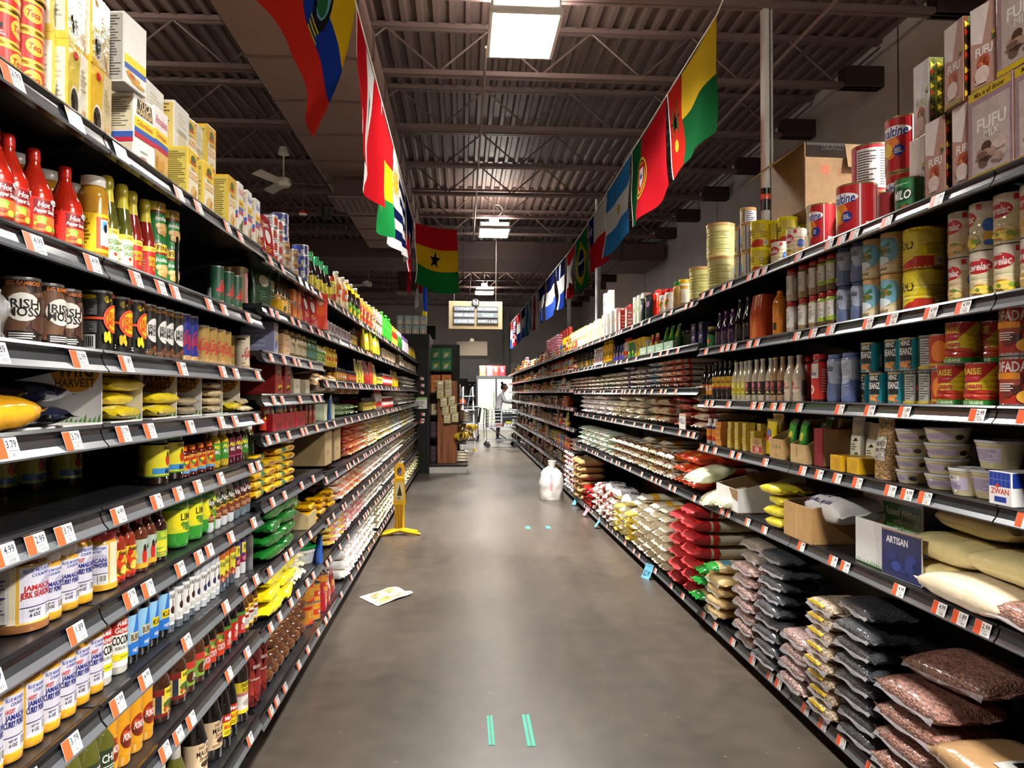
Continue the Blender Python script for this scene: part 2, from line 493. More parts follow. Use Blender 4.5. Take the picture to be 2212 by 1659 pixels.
def pouch(key, name, cat, w, h, d, col, front=(), m='film', top=None, back=None, seed=3):
    """stand-up pouch: full at the foot, sealed flat at the head"""
    mb = MB(); NA, NT = 14, 20
    def pt(u, v, off=0.):                        # u angle, v 0..1
        ca, sa = math.cos(u), math.sin(u)
        t = max(.04, 1-v**2.2); e = .6
        y = math.copysign(abs(sa)**e, sa)*w/2*(1-.05*math.sin(v*PI)); x = math.copysign(abs(ca)**e, ca)*(d/2*t)
        g = 1+.05*noise.noise((u*1.4+seed, v*5, seed)); 
        return ((x*g+math.copysign(off, ca)+.01*v*v*math.sin(seed)), y*g, v*h*.93+.004*math.sin(3*u+seed)*v)
    mb.grid(lambda i, j: pt(2*PI*i/NT, j/NA), NT, NA, lambda i, j: (back if back and NT*.25 < i < NT*.75-1 else col) if j < NA-2 or not top else top, m, wrapu=True)
    mb.grid(lambda i, j: (.004*math.sin(i+seed)+.01*math.sin(seed), (-1+2*i/6)*w/2, h*(.92+.08*j)), 6, 1, top or col, m)
    if front:
        def fn(u, v, off): 
            s = max(-.999, min(.999, u/(w/2))); a = math.asin(math.copysign(abs(s)**(1/.6), s)); return pt(a, v/(h*.93), off)
        wrap(mb, front, fn, w/2, h, stepu=w*.12, stepv=h*.08, m=m, base=.0015)
    return Kind(key, name, cat, w, d, h, [(name, mb.mesh(name, 60))])

def tub(key, name, r, h, col, lid, lab=(), cat='tub', taper=.86, lidm='gloss'):
    prof = [(0, 0, col), (r*taper*.95, 0, col), (r*taper, .006, col), (r*.985, h-.012, col), (r*1.0, h-.011, col), (r*1.0, h-.006, col)]
    mb = MB(); mb.lathe(prof, 'gloss', 28); parts = [(name, mb.mesh(name, 35))]
    if lab:
        parts.append(('label', cyl_label(prof, lab, r, h).mesh('label')))
    q = MB(); q.lathe([(r*1.0, h-.008, lid), (r*1.05, h-.006, lid), (r*1.05, h+.001, lid), (r*1.0, h+.002, lid), (r*.95, h-.003, lid), (0, h-.003, lid)], lidm, 28)
    parts.append(('lid', q.mesh('lid')))
    return Kind(key, name, cat, 2*r*1.05, 2*r*1.05, h+.002, parts)

def tray(key, name, w, d, h, col, lo=.5, front=(), inner=None, t=.004, m='card', side=(), cat='carton'):
    """open cardboard carton with a front cut lower than its back"""
    mb = MB(); hf = h*lo
    mb.box(-d/2, -w/2, 0, d/2, w/2, t, inner or col, m)
    mb.box(-d/2, -w/2, t, -d/2+t, w/2, h, inner or col, m)
    mb.box(d/2-t, -w/2, t, d/2, w/2, hf, col, m)
    for s in (-1, 1):
        y0, y1 = (w/2-t, w/2) if s > 0 else (-w/2, -w/2+t)
        a = [(-d/2+t, h), (d/2-t, hf), (d/2-t, t), (-d/2+t, t)]
        for y in (y0, y1):
            pts = [(x, y, z) for x, z in a]; mb.face(pts if (y == y0) else pts[::-1], col if (s > 0) == (y == y1) else (inner or col), m)
        mb.face([(-d/2+t, y0, h), (d/2-t, y0, hf), (d/2-t, y1, hf), (-d/2+t, y1, h)], 'tan' if m == 'card' else col, m)
        if side:
            fn = (lambda u, v, o, y=y1 if s > 0 else y0, s=s: (u*s*-1 if s > 0 else u, y+s*o, v))
            wrap(mb, side, fn, d/2, h, m=m)
    if front: wrap(mb, front, lambda u, v, o: (d/2+o, u, v), w/2, hf, m=m)
    return Kind(key, name, cat, w, d, h, [(name, mb.mesh(name))])

# ------------------------------------------------------------------ placing goods along a shelf
ORD = 'first second third fourth fifth sixth seventh eighth ninth tenth eleventh twelfth thirteenth fourteenth fifteenth sixteenth seventeenth eighteenth nineteenth'.split()
TENS = {2: 'twent', 3: 'thirt', 4: 'fort', 5: 'fift', 6: 'sixt', 7: 'sevent', 8: 'eight', 9: 'ninet'}
def ordw(i):
    if i < 19: return ORD[i]
    n = i+1; t, u = divmod(n, 10)
    if t > 9: return 'hundredth'
    return TENS[t]+'ieth' if u == 0 else TENS[t]+'y-'+ORD[u-1]
TIER = ['bottom', 'second tier', 'third tier', 'fourth tier', 'fifth tier', 'sixth tier', 'seventh tier', 'eighth tier', 'ninth tier', 'tenth tier', 'eleventh tier']
COUNT = {}
def bay_word(side, y):
    if side < 0:
        b = max(0, int((y-.38)//1.22)); return ordw(b)+' left bay'
    b = max(0, int((y-.62)//1.22)); return ordw(b)+' right bay'
def shelf_word(side, z, y):
    hs = shelf_heights(side, y); i = min(range(len(hs)), key=lambda k: abs(hs[k]-z))
    return 'top shelf' if i == 0 else 'floor-level shelf' if i == len(hs)-1 else ordw(i)+' shelf down'
LN = [1.945, 1.676, 1.475, 1.315, 1.138, .934, .718, .488, .165]
L1 = [1.935, 1.732, 1.55, 1.38, 1.225, .97, .70, .475, .14]
LF = [1.935, 1.73, 1.46, 1.225, .92, .68, .45, .14]
RN = [1.985, 1.652, 1.348, 1.085, .765, .10]
RR = [1.96, 1.69, 1.42, 1.15, .765, .10]
RF = [1.96, 1.69, 1.44, 1.2, .93, .62, .36, .10]
def shelf_heights(side, y):
    if side < 0: return LN if y < 2.82 else L1 if y < 4.04 else LF
    return RN if y < 4.28 else RR if y < 9.16 else RF

def put(side, z, kind, y, desc, inset=.02, dz=0., tier=-1, color=None, jx=0., jr=.12, extra=None, back=False, turn=0., tilt=None):
    """one product at distance y; front edge inset behind the shelf's lip"""
    k = KIND[kind]
    X = LX if side < 0 else RX
    x = X+side*(inset+k.d/2+jx)
    sw = shelf_word(side, z, y); bw = bay_word(side, y)
    key = (desc, sw, bw, tier, back)
    i = COUNT.get(key, 0); COUNT[key] = i+1
    lab = (TIER[tier]+' ' if tier >= 0 else '')+ordw(i)+' '+desc+(' behind others' if back else '')+', '+(sw+', '+bw)
    nm = k.name
    if kind in ('ricebag', 'beanbag', 'flourbag', 'cookie', 'redbag', 'sack'):
        t = desc.replace('-', ' ').split(); k = Kind(kind, '_'.join(w for w in t[-3:] if w not in ('and', 'with', 'the')), k.cat, k.w, k.d, k.h, k.parts)
    o = place(k, (x, y, z+dz+.001), (0 if side < 0 else PI)+turn+R.uniform(-jr, jr), lab, desc+(' pieces' if desc.endswith('s') else 's')+' on the '+sw, color, tilt)
    if k.name != nm: KIND[kind] = Kind(kind, nm, k.cat, k.w, k.d, k.h, k.parts)
    return o

def run(side, z, kind, a, b, desc, n=None, stack=1, inset=.02, back=0, color=None, gap=.002, jr=.1, px=True, turn=0., cols=None, jx=.006, drop=0, dz=0.):
    """a row of products between two image columns (or distances), in tiers, with optional second rank behind"""
    k = KIND[kind]; X = (LX if side < 0 else RX)+side*(inset+k.d*.5)
    y0, y1 = (y_at(a, X), y_at(b, X)) if px else (a, b)
    if y1 < y0: y0, y1 = y1, y0
    if n is None: n = max(1, int((y1-y0+gap)/(k.w+gap)+.35))
    step = max((y1-y0)/n, k.w*1.01)
    th = k.h
    hs_ = shelf_heights(side, (y0+y1)/2); iz = min(range(len(hs_)), key=lambda q_: abs(hs_[q_]-z))
    room = (hs_[iz-1]-hs_[iz]-.035-dz) if iz else 9.
    for i in range(n):
        y = (y0+y1)/2+(i-(n-1)/2)*step
        st = max(1, min(int(room/th), stack if not isinstance(stack, (list, tuple)) else stack[i % len(stack)]))
        for t in range(st):
            c = color[(i+t*0) % len(color)] if isinstance(color, list) else color
            put(side, z, kind, y+R.uniform(-.1, .1)*gap, desc, inset, t*th+dz, t if st > 1 else -1, c, R.uniform(0, jx), jr, turn=turn)
        for q in range(back):
            c = color[i % len(color)] if isinstance(color, list) else color
            put(side, z, kind, y, desc, inset+(q+1)*(k.d+.004), dz, -1, c, R.uniform(0, jx), jr, back=True, turn=turn)
EXPO = 1.9; WATT = 210; SPREAD = 126
# ------------------------------------------------------------------ the shop: floor, walls, roof
def floor_mat():
    m, nt, b = nodes_of('polished_concrete'); N = nt.nodes.new; L = nt.links.new
    tc = N('ShaderNodeTexCoord')
    def noi(sc, det=4, st=None):
        n = N('ShaderNodeTexNoise'); n.inputs['Scale'].default_value = sc; n.inputs['Detail'].default_value = det
        if st:
            mp = N('ShaderNodeMapping'); mp.inputs['Scale'].default_value = st; L(tc.outputs['Object'], mp.inputs[0]); L(mp.outputs[0], n.inputs['Vector'])
        else: L(tc.outputs['Object'], n.inputs['Vector'])
        return n
    a = noi(.9, 4); f = noi(9, 5); s = noi(1.6, 3, (1.2, .3, 1)); g = noi(70, 2); sc_ = noi(5, 3, (1, .12, 1))
    def math_(op, x, y, z=None):
        n = N('ShaderNodeMath'); n.operation = op
        for k, q_ in enumerate((x, y, z)):
            if q_ is None: continue
            if isinstance(q_, (int, float)): n.inputs[k].default_value = q_
            else: L(q_, n.inputs[k])
        return n.outputs[0]
    t = math_('ADD', math_('MULTIPLY', a.outputs['Fac'], .45), math_('MULTIPLY', f.outputs['Fac'], .3)); t = math_('MULTIPLY_ADD', sc_.outputs['Fac'], .25, t)
    cr = N('ShaderNodeValToRGB'); e = cr.color_ramp.elements
    e[0].position = .3; e[0].color = (*C('2c2621'), 1); e[1].position = .7; e[1].color = (*C('574d43'), 1)
    L(t, cr.inputs[0])
    # small pale chips of the aggregate
    vr = N('ShaderNodeTexVoronoi'); vr.inputs['Scale'].default_value = 16; L(tc.outputs['Object'], vr.inputs['Vector'])
    sp = N('ShaderNodeSeparateColor'); L(vr.outputs['Color'], sp.inputs[0])
    chip = math_('MULTIPLY', math_('LESS_THAN', vr.outputs['Distance'], .07), math_('GREATER_THAN', sp.outputs[0], .7))
    mx = N('ShaderNodeMix'); mx.data_type = 'RGBA'; L(math_('MULTIPLY', chip, .45), mx.inputs[0]); L(cr.outputs[0], mx.inputs[6]); mx.inputs[7].default_value = (*C('a89c8a'), 1)
    L(mx.outputs[2], b.inputs['Base Color'])
    rr = N('ShaderNodeMapRange'); rr.inputs[1].default_value = .25; rr.inputs[2].default_value = .75; rr.inputs[3].default_value = .285; rr.inputs[4].default_value = .37
    L(s.outputs['Fac'], rr.inputs[0]); L(rr.outputs[0], b.inputs['Roughness'])
    bp = N('ShaderNodeBump'); bp.inputs['Strength'].default_value = .1; bp.inputs['Distance'].default_value = .002
    L(g.outputs['Fac'], bp.inputs['Height']); L(bp.outputs[0], b.inputs['Normal'])
    b.inputs['Specular IOR Level'].default_value = .6
    MATS['floor'] = m
floor_mat()
Y0, Y1, XL, XR, ZD = -6., 32., -13., 5.22, 5.86
q = MB(); q.face([(XL, Y0, 0), (XR, Y0, 0), (XR, Y1, 0), (XL, Y1, 0)], 'grey', 'floor'); struct('floor', q, 'polished dark concrete floor of the aisle')
q = MB(); q.box(XR, Y0, 0, XR+.2, Y1, ZD, 'cfccc6', 'paint')
for y in (2.4, 8.3, 14.5, 20.5, 26.5): q.box(XR-.004, y-.012, 2, XR, y+.012, ZD, '4a4542', 'matte')
struct('wall_right', q, 'pale grey panelled side wall beyond the tins shelf')
q = MB(); q.box(XL-.2, Y0, 0, XL, Y1, ZD, '4a4040', 'paint'); struct('wall_left', q)
q = MB(); q.box(XL, Y0-.2, 0, XR, Y0, ZD, '6a6460', 'paint'); struct('wall_near', q)
q = MB(); q.box(XL, Y1, 0, XR, Y1+.2, 2.75, 'd3d6d8', 'paint'); q.box(XL, Y1, 2.75, XR, Y1+.2, ZD, 'b8b5b0', 'paint')
q.box(-.3, Y1-.2, 0, 1.15, Y1, 2.9, 'd8dcdf', 'paint')
struct('wall_far', q, 'far wall, white below and grey above')
# corrugated roof deck, its ribs running along the aisle
q = MB(); per = .19; n = int((XR-XL)/per); prof = []
for i in range(n+1):
    x = XL+i*per; prof += [(x, ZD), (x+.085, ZD), (x+.11, ZD-.055), (x+.165, ZD-.055)]
q.grid(lambda i, j: (prof[i][0], Y0+j*(Y1-Y0), prof[i][1]), len(prof)-1, 1, '685650', 'paint', smooth=False)
struct('ceiling', q, 'corrugated brown steel roof deck')
# bar joists across the aisle
for k in range(-4, 15):
    y = 6.93+1.745*k
    q = MB(); c = '715d59'
    for z, h in ((5.2, .055), (5.76, .06)):
        q.box(XL, y-.06, z, XR, y-.012, z+h, c, 'paint'); q.box(XL, y+.012, z, XR, y+.06, z+h, c, 'paint')
    x = XL+.3; i = 0
    while x < XR-.4:
        q.tube([(x, y, 5.25), (x+.62, y, 5.78)] if i % 2 == 0 else [(x, y, 5.78), (x+.62, y, 5.25)], .014, c, 'paint', 5)
        x += .62; i += 1
    q.box(XR-.5, y-.09, 5.2, XR, y+.09, 5.45, '3a2c2a', 'paint')
    o = struct('ceiling_beam', q, 'brown open-web steel roof joist spanning the aisle')
    o['group'] = 'open-web roof joists'
# air ducts
q = MB(); q.box(-2.25, Y0+.1, 4.9, -.95, 17.6, 5.19, '8a736c', 'paint')
for k in range(-10, 10):
    y = 6.5+1.13*k; q.box(-2.27, y-.025, 4.885, -.93, y+.025, 5.19, '6e5a55', 'paint')
root = link('air_duct', q.mesh('air_duct')); tag(root, 'long brown sheet-metal air duct above the sauces shelf', 'duct')
for i, (y, x) in enumerate(((11.8, -1.78), (22.4, -1.7))):
    q = MB(); q.box(x-.3, y, 4.56, x+.3, y+.7, 4.9 if i == 0 else 5.19, '4c3733', 'paint')
    b = link('duct_drop', q.mesh('duct_drop'), root if i == 0 else None)
    if i: tag(b, 'farther brown duct outlet box with louvred grille', 'duct')
    q = MB(); q.box(x-.38, y-.1, 4.52, x+.38, y+.8, 4.56, '6b524d', 'paint')
    for j in range(6): q.box(x-.28+j*.1, y-.05, 4.505, x-.24+j*.1, y+.75, 4.52, '8d7a74', 'paint')
    link('grille', q.mesh('grille'), b)
q = MB(); q.box(-12.9, 18.0, 4.75, 5.1, 20.0, 5.19, '55403c', 'paint')
for x in range(-12, 5, 2): q.box(x-.02, 17.98, 4.73, x+.02, 20.02, 5.19, '463431', 'paint')
tag(link('cross_duct', q.mesh('cross_duct')), 'wide brown duct crossing the shop over the far aisle', 'duct')
# conduits and hanging rods
def pipe(name, pts, r, col, lab, m='steel', cat='pipe'):
    q = MB(); q.tube(pts, r, col, m, 8); return tag(link(name, q.mesh(name)), lab, cat)
pipe('conduit', [(-2.4, -4, 5.13), (-2.4, 15, 5.13)], .018, '8a7772', 'thin steel conduit beside the long air duct')
pipe('conduit', [(.25, 7.8, 5.15), (.25, 31, 5.15)], .016, '8a7772', 'thin conduit over the middle of the aisle', 'paint')
pipe('conduit', [(3.55, -4, 5.14), (3.55, 11, 5.14)], .02, '8f7f78', 'thin conduit under the roof toward the tins wall', 'paint')
pipe('conduit', [(4.1, -4, 5.5), (4.1, 31, 5.5)], .02, '5a4845', 'dark pipe under the roof near the side wall', 'paint')
pipe('floor_drain_pipe', [(1.9, 31.6, 0), (1.9, 31.6, 5)], .14, 'a9aaa8', 'thick pale downpipe on the far wall', 'paint')
for x, y, z0, z1, lab in ((-.72, 5.0, 4.05, 5.2, 'thin wire holding the flag line over the sauces shelf'), (-2.2, 11.8, 4.4, 5.2, 'thin drop wire holding the black loudspeaker'), (-2.4, 11.0, 4.12, 5.2, 'thin drop wire holding the alarm bell'),
    (1.9, 12.9, 4.1, 5.2, 'drop wire to the flag line above the rice'), (-.2, 16.5, 3.42, 5.2, 'left hanging wire of the aisle sign'), (.75, 16.5, 3.42, 5.2, 'right hanging wire of the aisle sign')):
    pipe('hanging_wire', [(x, y, z0), (x+.01, y, z1)], .0035, '5a4c48', lab, 'matte', cat='wire')
for y, lab in ((6.97, 'first white steel column rising behind the tins'), (16.0, 'second white steel column, behind the flags'), (20.4, 'third white steel column, farthest along the wall aisle')):
    x = 3.0; q = MB(); q.tube([(x, y, 0), (x, y, 5.85)], .043, 'd9d9d6', 'paint', 16); q.tube([(x+.06, y-.02, 0), (x+.06, y-.02, 5.8)], .012, 'c5c5c2', 'paint', 6); q.box(x-.12, y-.12, 0, x+.12, y+.12, .02, 'c5c5c2', 'paint')
    o = tag(link('support_column', q.mesh('support_column')), lab, 'column')
    if y < 7:
        q = MB(); q.tube([(x, y, 3.2), (x, y, 3.42)], .048, 'black', 'gloss', 14); link('clamp_sleeve', q.mesh('clamp_sleeve'), o)
        q = MB(); q.tube([(x, y, 3.31), (x, y, 3.36)], .051, 'e8562c', 'gloss', 14); link('orange_band', q.mesh('orange_band'), o)

# ------------------------------------------------------------------ high-bay lights
def emit(name, col, st):
    m, nt, b = nodes_of(name); b.inputs['Base Color'].default_value = (*C(col), 1)
    b.inputs['Emission Color'].default_value = (*C(col), 1); b.inputs['Emission Strength'].default_value = st; MATS[name] = m
LAMP = 10.
emit('lamp_panel', 'fffaf0', LAMP); emit('lamp_slot', 'fffaf0', 30.); emit('lamp_up', 'fff6ea', 26.)
hb = []
def light_meshes():
    w, l = .66, .9
    q = MB(); q.box(-w/2, -l/2, .02, w/2, l/2, .13, 'e6e2da', 'paint', bev=.02); q.box(-.1, -.14, .13, .1, .14, .3, 'd6cfc6', 'paint')
    for s in (-1, 1):
        q.box(s*w/2-.015, -l/2-.01, -.03, s*w/2+.015, l/2+.01, .03, 'dcd6cc', 'paint'); q.box(-w/2, s*(l/2)-.012, -.03, w/2, s*l/2+.012, .03, 'dcd6cc', 'paint')
    a = q.mesh('high_bay_light')
    q = MB()
    for s in (-1, 1): q.box(s*.165-.14, -l/2+.03, -.004, s*.165+.14, l/2-.03, .012, 'white', 'lamp_panel')
    b = q.mesh('lamp_panel')
    q = MB()
    for s in (-1, 1):
        for i in range(6): q.box(-.3+i*.1+.008, s*(l/2+.002)-.004, .07, -.3+i*.1+.092, s*(l/2+.002)+.004, .1, 'white', 'lamp_slot')
    c = q.mesh('uplight_slots')
    q = MB(); q.tube([(0, 0, .3), (0, 0, .85)], .012, '8a7a74', 'paint', 6); q.tube([(.03, 0, .3), (.16, 0, .42), (.2, 0, .5), (.12, 0, .6), (.02, 0, .6)], .006, 'd8d4cc', 'gloss', 5)
    u = MB(); u.box(-.26, -.4, .131, -.11, .4, .135, 'white', 'lamp_up'); u.box(.11, -.4, .131, .26, .4, .135, 'white', 'lamp_up')  # upward glow added on the housing to brighten roof and walls
    return a, b, c, q.mesh('hanging_stem'), u.mesh('added_uplight')
hbm = light_meshes()
for i, (y, x) in enumerate(((-1.6, .55), (7.1, .59), (15.9, .68), (25.4, .75), (7.0, -4.6), (.6, 4.0), (2.4, -4.6))):  # the last three are unseen, added to brighten shelves and ceiling
    o = link('high_bay_light', hbm[0], None, (x, y, 4.95))
    tag(o, ['square lamp above the near end, behind the viewer', 'large lit square ceiling lamp, the one hanging lowest in the picture', 'lit ceiling lamp, second along the aisle', 'lit ceiling lamp just above the wooden aisle sign',
            'unseen lamp added over the neighbouring aisle, behind the boxed goods', 'unseen lamp added over the wall aisle beside the viewer', 'unseen lamp added over the neighbouring aisle, level with the near bays'][i], 'light', 'high-bay ceiling lamps')
    link('lamp_panel', hbm[1], o); link('uplight_slots', hbm[2], o); link('hanging_stem', hbm[3], o); link('added_uplight', hbm[4], o)
    la = bpy.data.lights.new('lamp_beam', 'AREA'); la.shape = 'RECTANGLE'; la.size = .6; la.size_y = .84; la.energy = WATT*(.8 if y < 0 else 1.5 if x > 2 else 1.3 if y < 3 else .75 if y < 20 else 1.); la.spread = math.radians(SPREAD); la.color = (1, .965, .91)
    lo = bpy.data.objects.new('lamp_beam', la); COL.objects.link(lo); lo.parent = o; lo.location = (0, 0, -.012)

# ceiling fans, loudspeaker, red bell
def fan(x, y, z, rz, lab):
    q = MB(); q.lathe([(.0, -.06, 'e4e2dc'), (.09, -.05, 'e4e2dc'), (.12, 0, 'e4e2dc'), (.1, .07, 'e4e2dc'), (.03, .1, 'e4e2dc'), (.012, .12, 'e4e2dc'), (.012, .42, 'e4e2dc'), (.09, .45, 'e4e2dc'), (.06, .56, 'e4e2dc'), (0, .56, 'e4e2dc')], 'paint', 16)
    o = tag(link('ceiling_fan', q.mesh('ceiling_fan'), None, (x, y, z), rz), lab, 'fan')
    q = MB(); a = .1
    q.grid(lambda i, j: (.08+i*.078, (-.5+j)*(.13+.02*i/7)*1.05, .01+(-.5+j)*.05), 7, 1, 'dad8d2', 'paint'); q.grid(lambda i, j: (.08+i*.078, (.5-j)*(.13+.02*i/7)*1.05, .003+(.5-j)*.05), 7, 1, 'dad8d2', 'paint')
    me = q.mesh('blade')
    for k in range(3): link('blade', me, o, rz=k*2*PI/3)
fan(-2.76, 11.3, 4.62, .1, 'white three-blade ceiling fan above the blue cans'); fan(-2.75, 21.2, 4.55, .5, 'farther white ceiling fan above the wine bottles')
q = MB(); q.lathe([(0, 0, 'black'), (.075, .01, 'black'), (.085, .19, 'black'), (.05, .22, 'black'), (0, .22, 'black')], 'matte', 18)
tag(link('loudspeaker', q.mesh('loudspeaker'), None, (-2.2, 11.8, 4.2)), 'black round loudspeaker hanging under the joists', 'loudspeaker')
q = MB(); q.lathe([(0, 0, 'e8e4de'), (.05, 0, 'e8e4de'), (.065, .02, 'red'), (.05, .06, 'red'), (0, .07, 'red')], 'gloss', 16)
tag(link('alarm_bell', q.mesh('alarm_bell'), None, (-2.4, 11.0, 4.06)), 'small red and white alarm bell near the loudspeaker', 'alarm')

# ------------------------------------------------------------------ shelving
def lip_profile():
    return [(0., 0.), (.012, .004), (.016, -.002), (.010, -.008), (.0115, -.016), (.017, -.030), (.027, -.042), (.026, -.046), (.006, -.044), (-.01, -.03)]
TAGM = []
for v in range(4):
    q = MB(); w, h = .062, .036
    fn = lambda u, v_, o: (.0125+.011*(1-(v_+h/2)/h)+o+.001, u, -.022+v_)
    wrap(q, [('r', -1, -.5, 1, .5, 'ece9e4'), ('r', -.98, -.5, -.15-.1*(v % 2), .48, 'e2562c'), ('t', ['2.99', '1.89', '3.79', '4.99'][v], .4, .2, .34, '3a3a4a', .9), ('n', -.05, -.42, .9, -.05, '8d8d92', 3), ('b', .1, -.45, .85, -.2)], fn, w/2, h)
    TAGM.append(q.mesh('price_tag'))
q = MB(); fn = lambda u, v_, o: (.0125+.011*(.5-v_/.036)+o+.001, u, -.022+v_)
wrap(q, [('r', -1, -.5, 1, .5, 'efece6')], fn, .031, .036); BLANK = q.mesh('price_tag')

UNIT = {}
def shelf_mesh(w, depth, deck):
    k = (w, depth, deck)
    if k not in UNIT:
        q = MB(); t = .02
        q.box(-depth, -w/2+.004, -t, -.001, w/2-.004, -.0005, '17171a', 'blackmetal')
        if not deck:
            for s in (-1, 1):
                y = s*(w/2-.008)
                q.face([(-depth, y, -t), (-depth, y, -.14), (-depth+.12, y, -.1), (-.05, y, -.035), (-.03, y, -t)], '121214', 'blackmetal')
        else:
            q.box(-depth+.02, -w/2, -.13, -.03, w/2, -t, '101012', 'blackmetal')
        a = q.mesh('shelf')
        q = MB(); pr = lip_profile(); e = w/2-.003
        q.grid(lambda i, j: (pr[i][0], -e+2*e*j, pr[i][1]), len(pr)-1, 1, lambda i, j: '17171a' if i < 4 or i > 6 else ('2c2e31' if i == 4 else '55585c'), 'channel', smooth=False)  # lower faces tinted paler to paint in the ceiling reflection
        for s in (-1, 1): q.face([(x, s*e, z) for x, z in pr], '111113', 'blackmetal')
        b = q.mesh('price_channel')
        UNIT[k] = (a, b)
    return UNIT[k]

def gondola(side, ya, yb, hs, depth, label, tags=True, ztop=None, ntag=(4, 7)):
    """one bay of black steel shelving; local +x looks into the aisle"""
    X = LX if side < 0 else RX; w = yb-ya; ztop = ztop or hs[0]+.06
    q = MB(); D = depth+.02
    q.box(-D-.03, -w/2, 0, -D, w/2, ztop, '0d0d0f', 'blackmetal')
    for s in (-1, 1): q.box(-D-.005, s*(w/2)-.018, 0, -D+.03, s*(w/2)+.018, ztop, '17171a', 'blackmetal')
    o = link('shelving_bay', q.mesh('shelving_bay'), None, (X, (ya+yb)/2, 0), 0 if side < 0 else PI)
    tag(o, label, 'shelving', 'black shelving bays')
    for i, z in enumerate(hs):
        deck = i == len(hs)-1
        a, b = shelf_mesh(round(w, 3), depth, deck)
        s = link('shelf', a, o, (0, 0, z)); link('price_channel', b, s)
        if tags:
            y = -w/2+R.uniform(.06, .16)
            while y < w/2-.05:
                t = link('price_tag', BLANK if (side < 0 and ya < 1 and abs(z-1.15) < .01) else R.choice(TAGM), s, (R.uniform(0, .002), y, R.uniform(-.002, .001)))
                y += R.choice((.09, .14, .2, .26, .33))*(1.25 if ntag[0] < 4 else 1)
    return o
gondola(-1, -.84, .38, LN, .46, 'black shelving bay beside the viewer, left of the aisle', tags=False)
gondola(-1, .38, 1.6, LN, .46, 'first black left bay, holding curry powder jars')
gondola(-1, 1.6, 2.82, LN, .46, 'second black left bay, holding bottled sauces and drink cans')
gondola(-1, 2.82, 4.04, L1, .46, 'third black left bay, holding coffee bricks and panela')
FARL = ['fourth', 'fifth', 'sixth', 'seventh', 'eighth', 'ninth', 'tenth']
for k in range(7):
    gondola(-1, 4.04+1.22*k, 5.26+1.22*k, LF, .46, FARL[k]+' black left bay counted from the viewer', ntag=(3, 5), tags=k < 4)
gondola(1, -.6, .62, RN, .49, 'black shelving bay beside the viewer, right of the aisle', tags=False)
gondola(1, .62, 1.84, RN, .49, 'first black right bay, at the edge of the view')
gondola(1, 1.84, 3.06, RN, .49, 'second black right bay, holding milk powder tins and bean bags')
gondola(1, 3.06, 4.28, RN, .49, 'third black right bay, holding bottled milk drinks and cubes')
FARR = ['fourth', 'fifth', 'sixth', 'seventh', 'eighth', 'ninth', 'tenth', 'eleventh', 'twelfth', 'thirteenth', 'fourteenth']
for k in range(4):
    gondola(1, 4.28+1.22*k, 5.5+1.22*k, RR, .52, FARR[k]+' black right bay, stacked with rice sacks', ntag=(3, 5))
for k in range(11):
    gondola(1, 9.16+1.22*k, 10.38+1.22*k, RF, .46, ordw(k+7)+' black right bay counted from the viewer', ntag=(3, 5), tags=k < 3)
# ------------------------------------------------------------------ goods: the near left bays
# labels: u in degrees round the container (0 = facing the aisle), v from 0 (foot) to 1 (head)
def W(v0, v1, col): return ('r', -180, v0, 180, v1, col)
def panel(a, v0, b, v1, col, edge=None, t=3): return ([('r', a-t, v0-.01, b+t, v1+.01, edge)] if edge else [])+[('r', a, v0, b, v1, col)]
FOOD = ['c9822e', 'a8401c', 'd8a850', '5f7a2a', '8c3b1a', 'e0b878']

bottle('hotsauce', 'hot_sauce_bottle', 'bottle', 'sauce', .034, 0.184, 'a8200f', 'b52018', [W(.1, .46, 'e8281c'), ('r', -60, .1, -20, .46, 'e8281c'), ('b', -108, .13, -86, .27), ('n', -80, .14, -62, .42, '8a1410', 9),
   ('r', -40, .29, 40, .44, '7a1a1c'), ('t', 'Hot', -8, .39, .055, 'white', 60, .2), ('t', 'Pepper Sauce', -2, .325, .04, 'white', 70, .2), ('r', -40, .11, 40, .27, 'e0692a'), ('f', -40, .11, 40, .27, ['7fae3a', 'e8a02c', 'd0421c', 'c9d04a'], 9), ('e', 26, .43, 16, .03, 'white'), ('t', 'Gra', 26, .43, .03, 'navy', 24)])
bottle('mustardsauce', 'pepper_sauce_bottle', 'bottle', 'wide', .031, 0.195, 'c08a28', 'white', [W(.12, .56, 'f0c81e'), ('r', -38, .16, 60, .52, 'd24a1c'), ('r', -22, .2, 40, .5, 'e9e7e2'), ('e', 4, .28, 20, .09, 'lgrey'), ('r', -14, .38, 10, .48, 'sky'), ('e', 0, .4, 9, .05, 'black'), ('r', 16, .42, 54, .54, 'f0c81e'), ('t', '<<', 30, .48, .06, 'red'), ('n', -100, .2, -50, .5, '7a6a10', 7)])
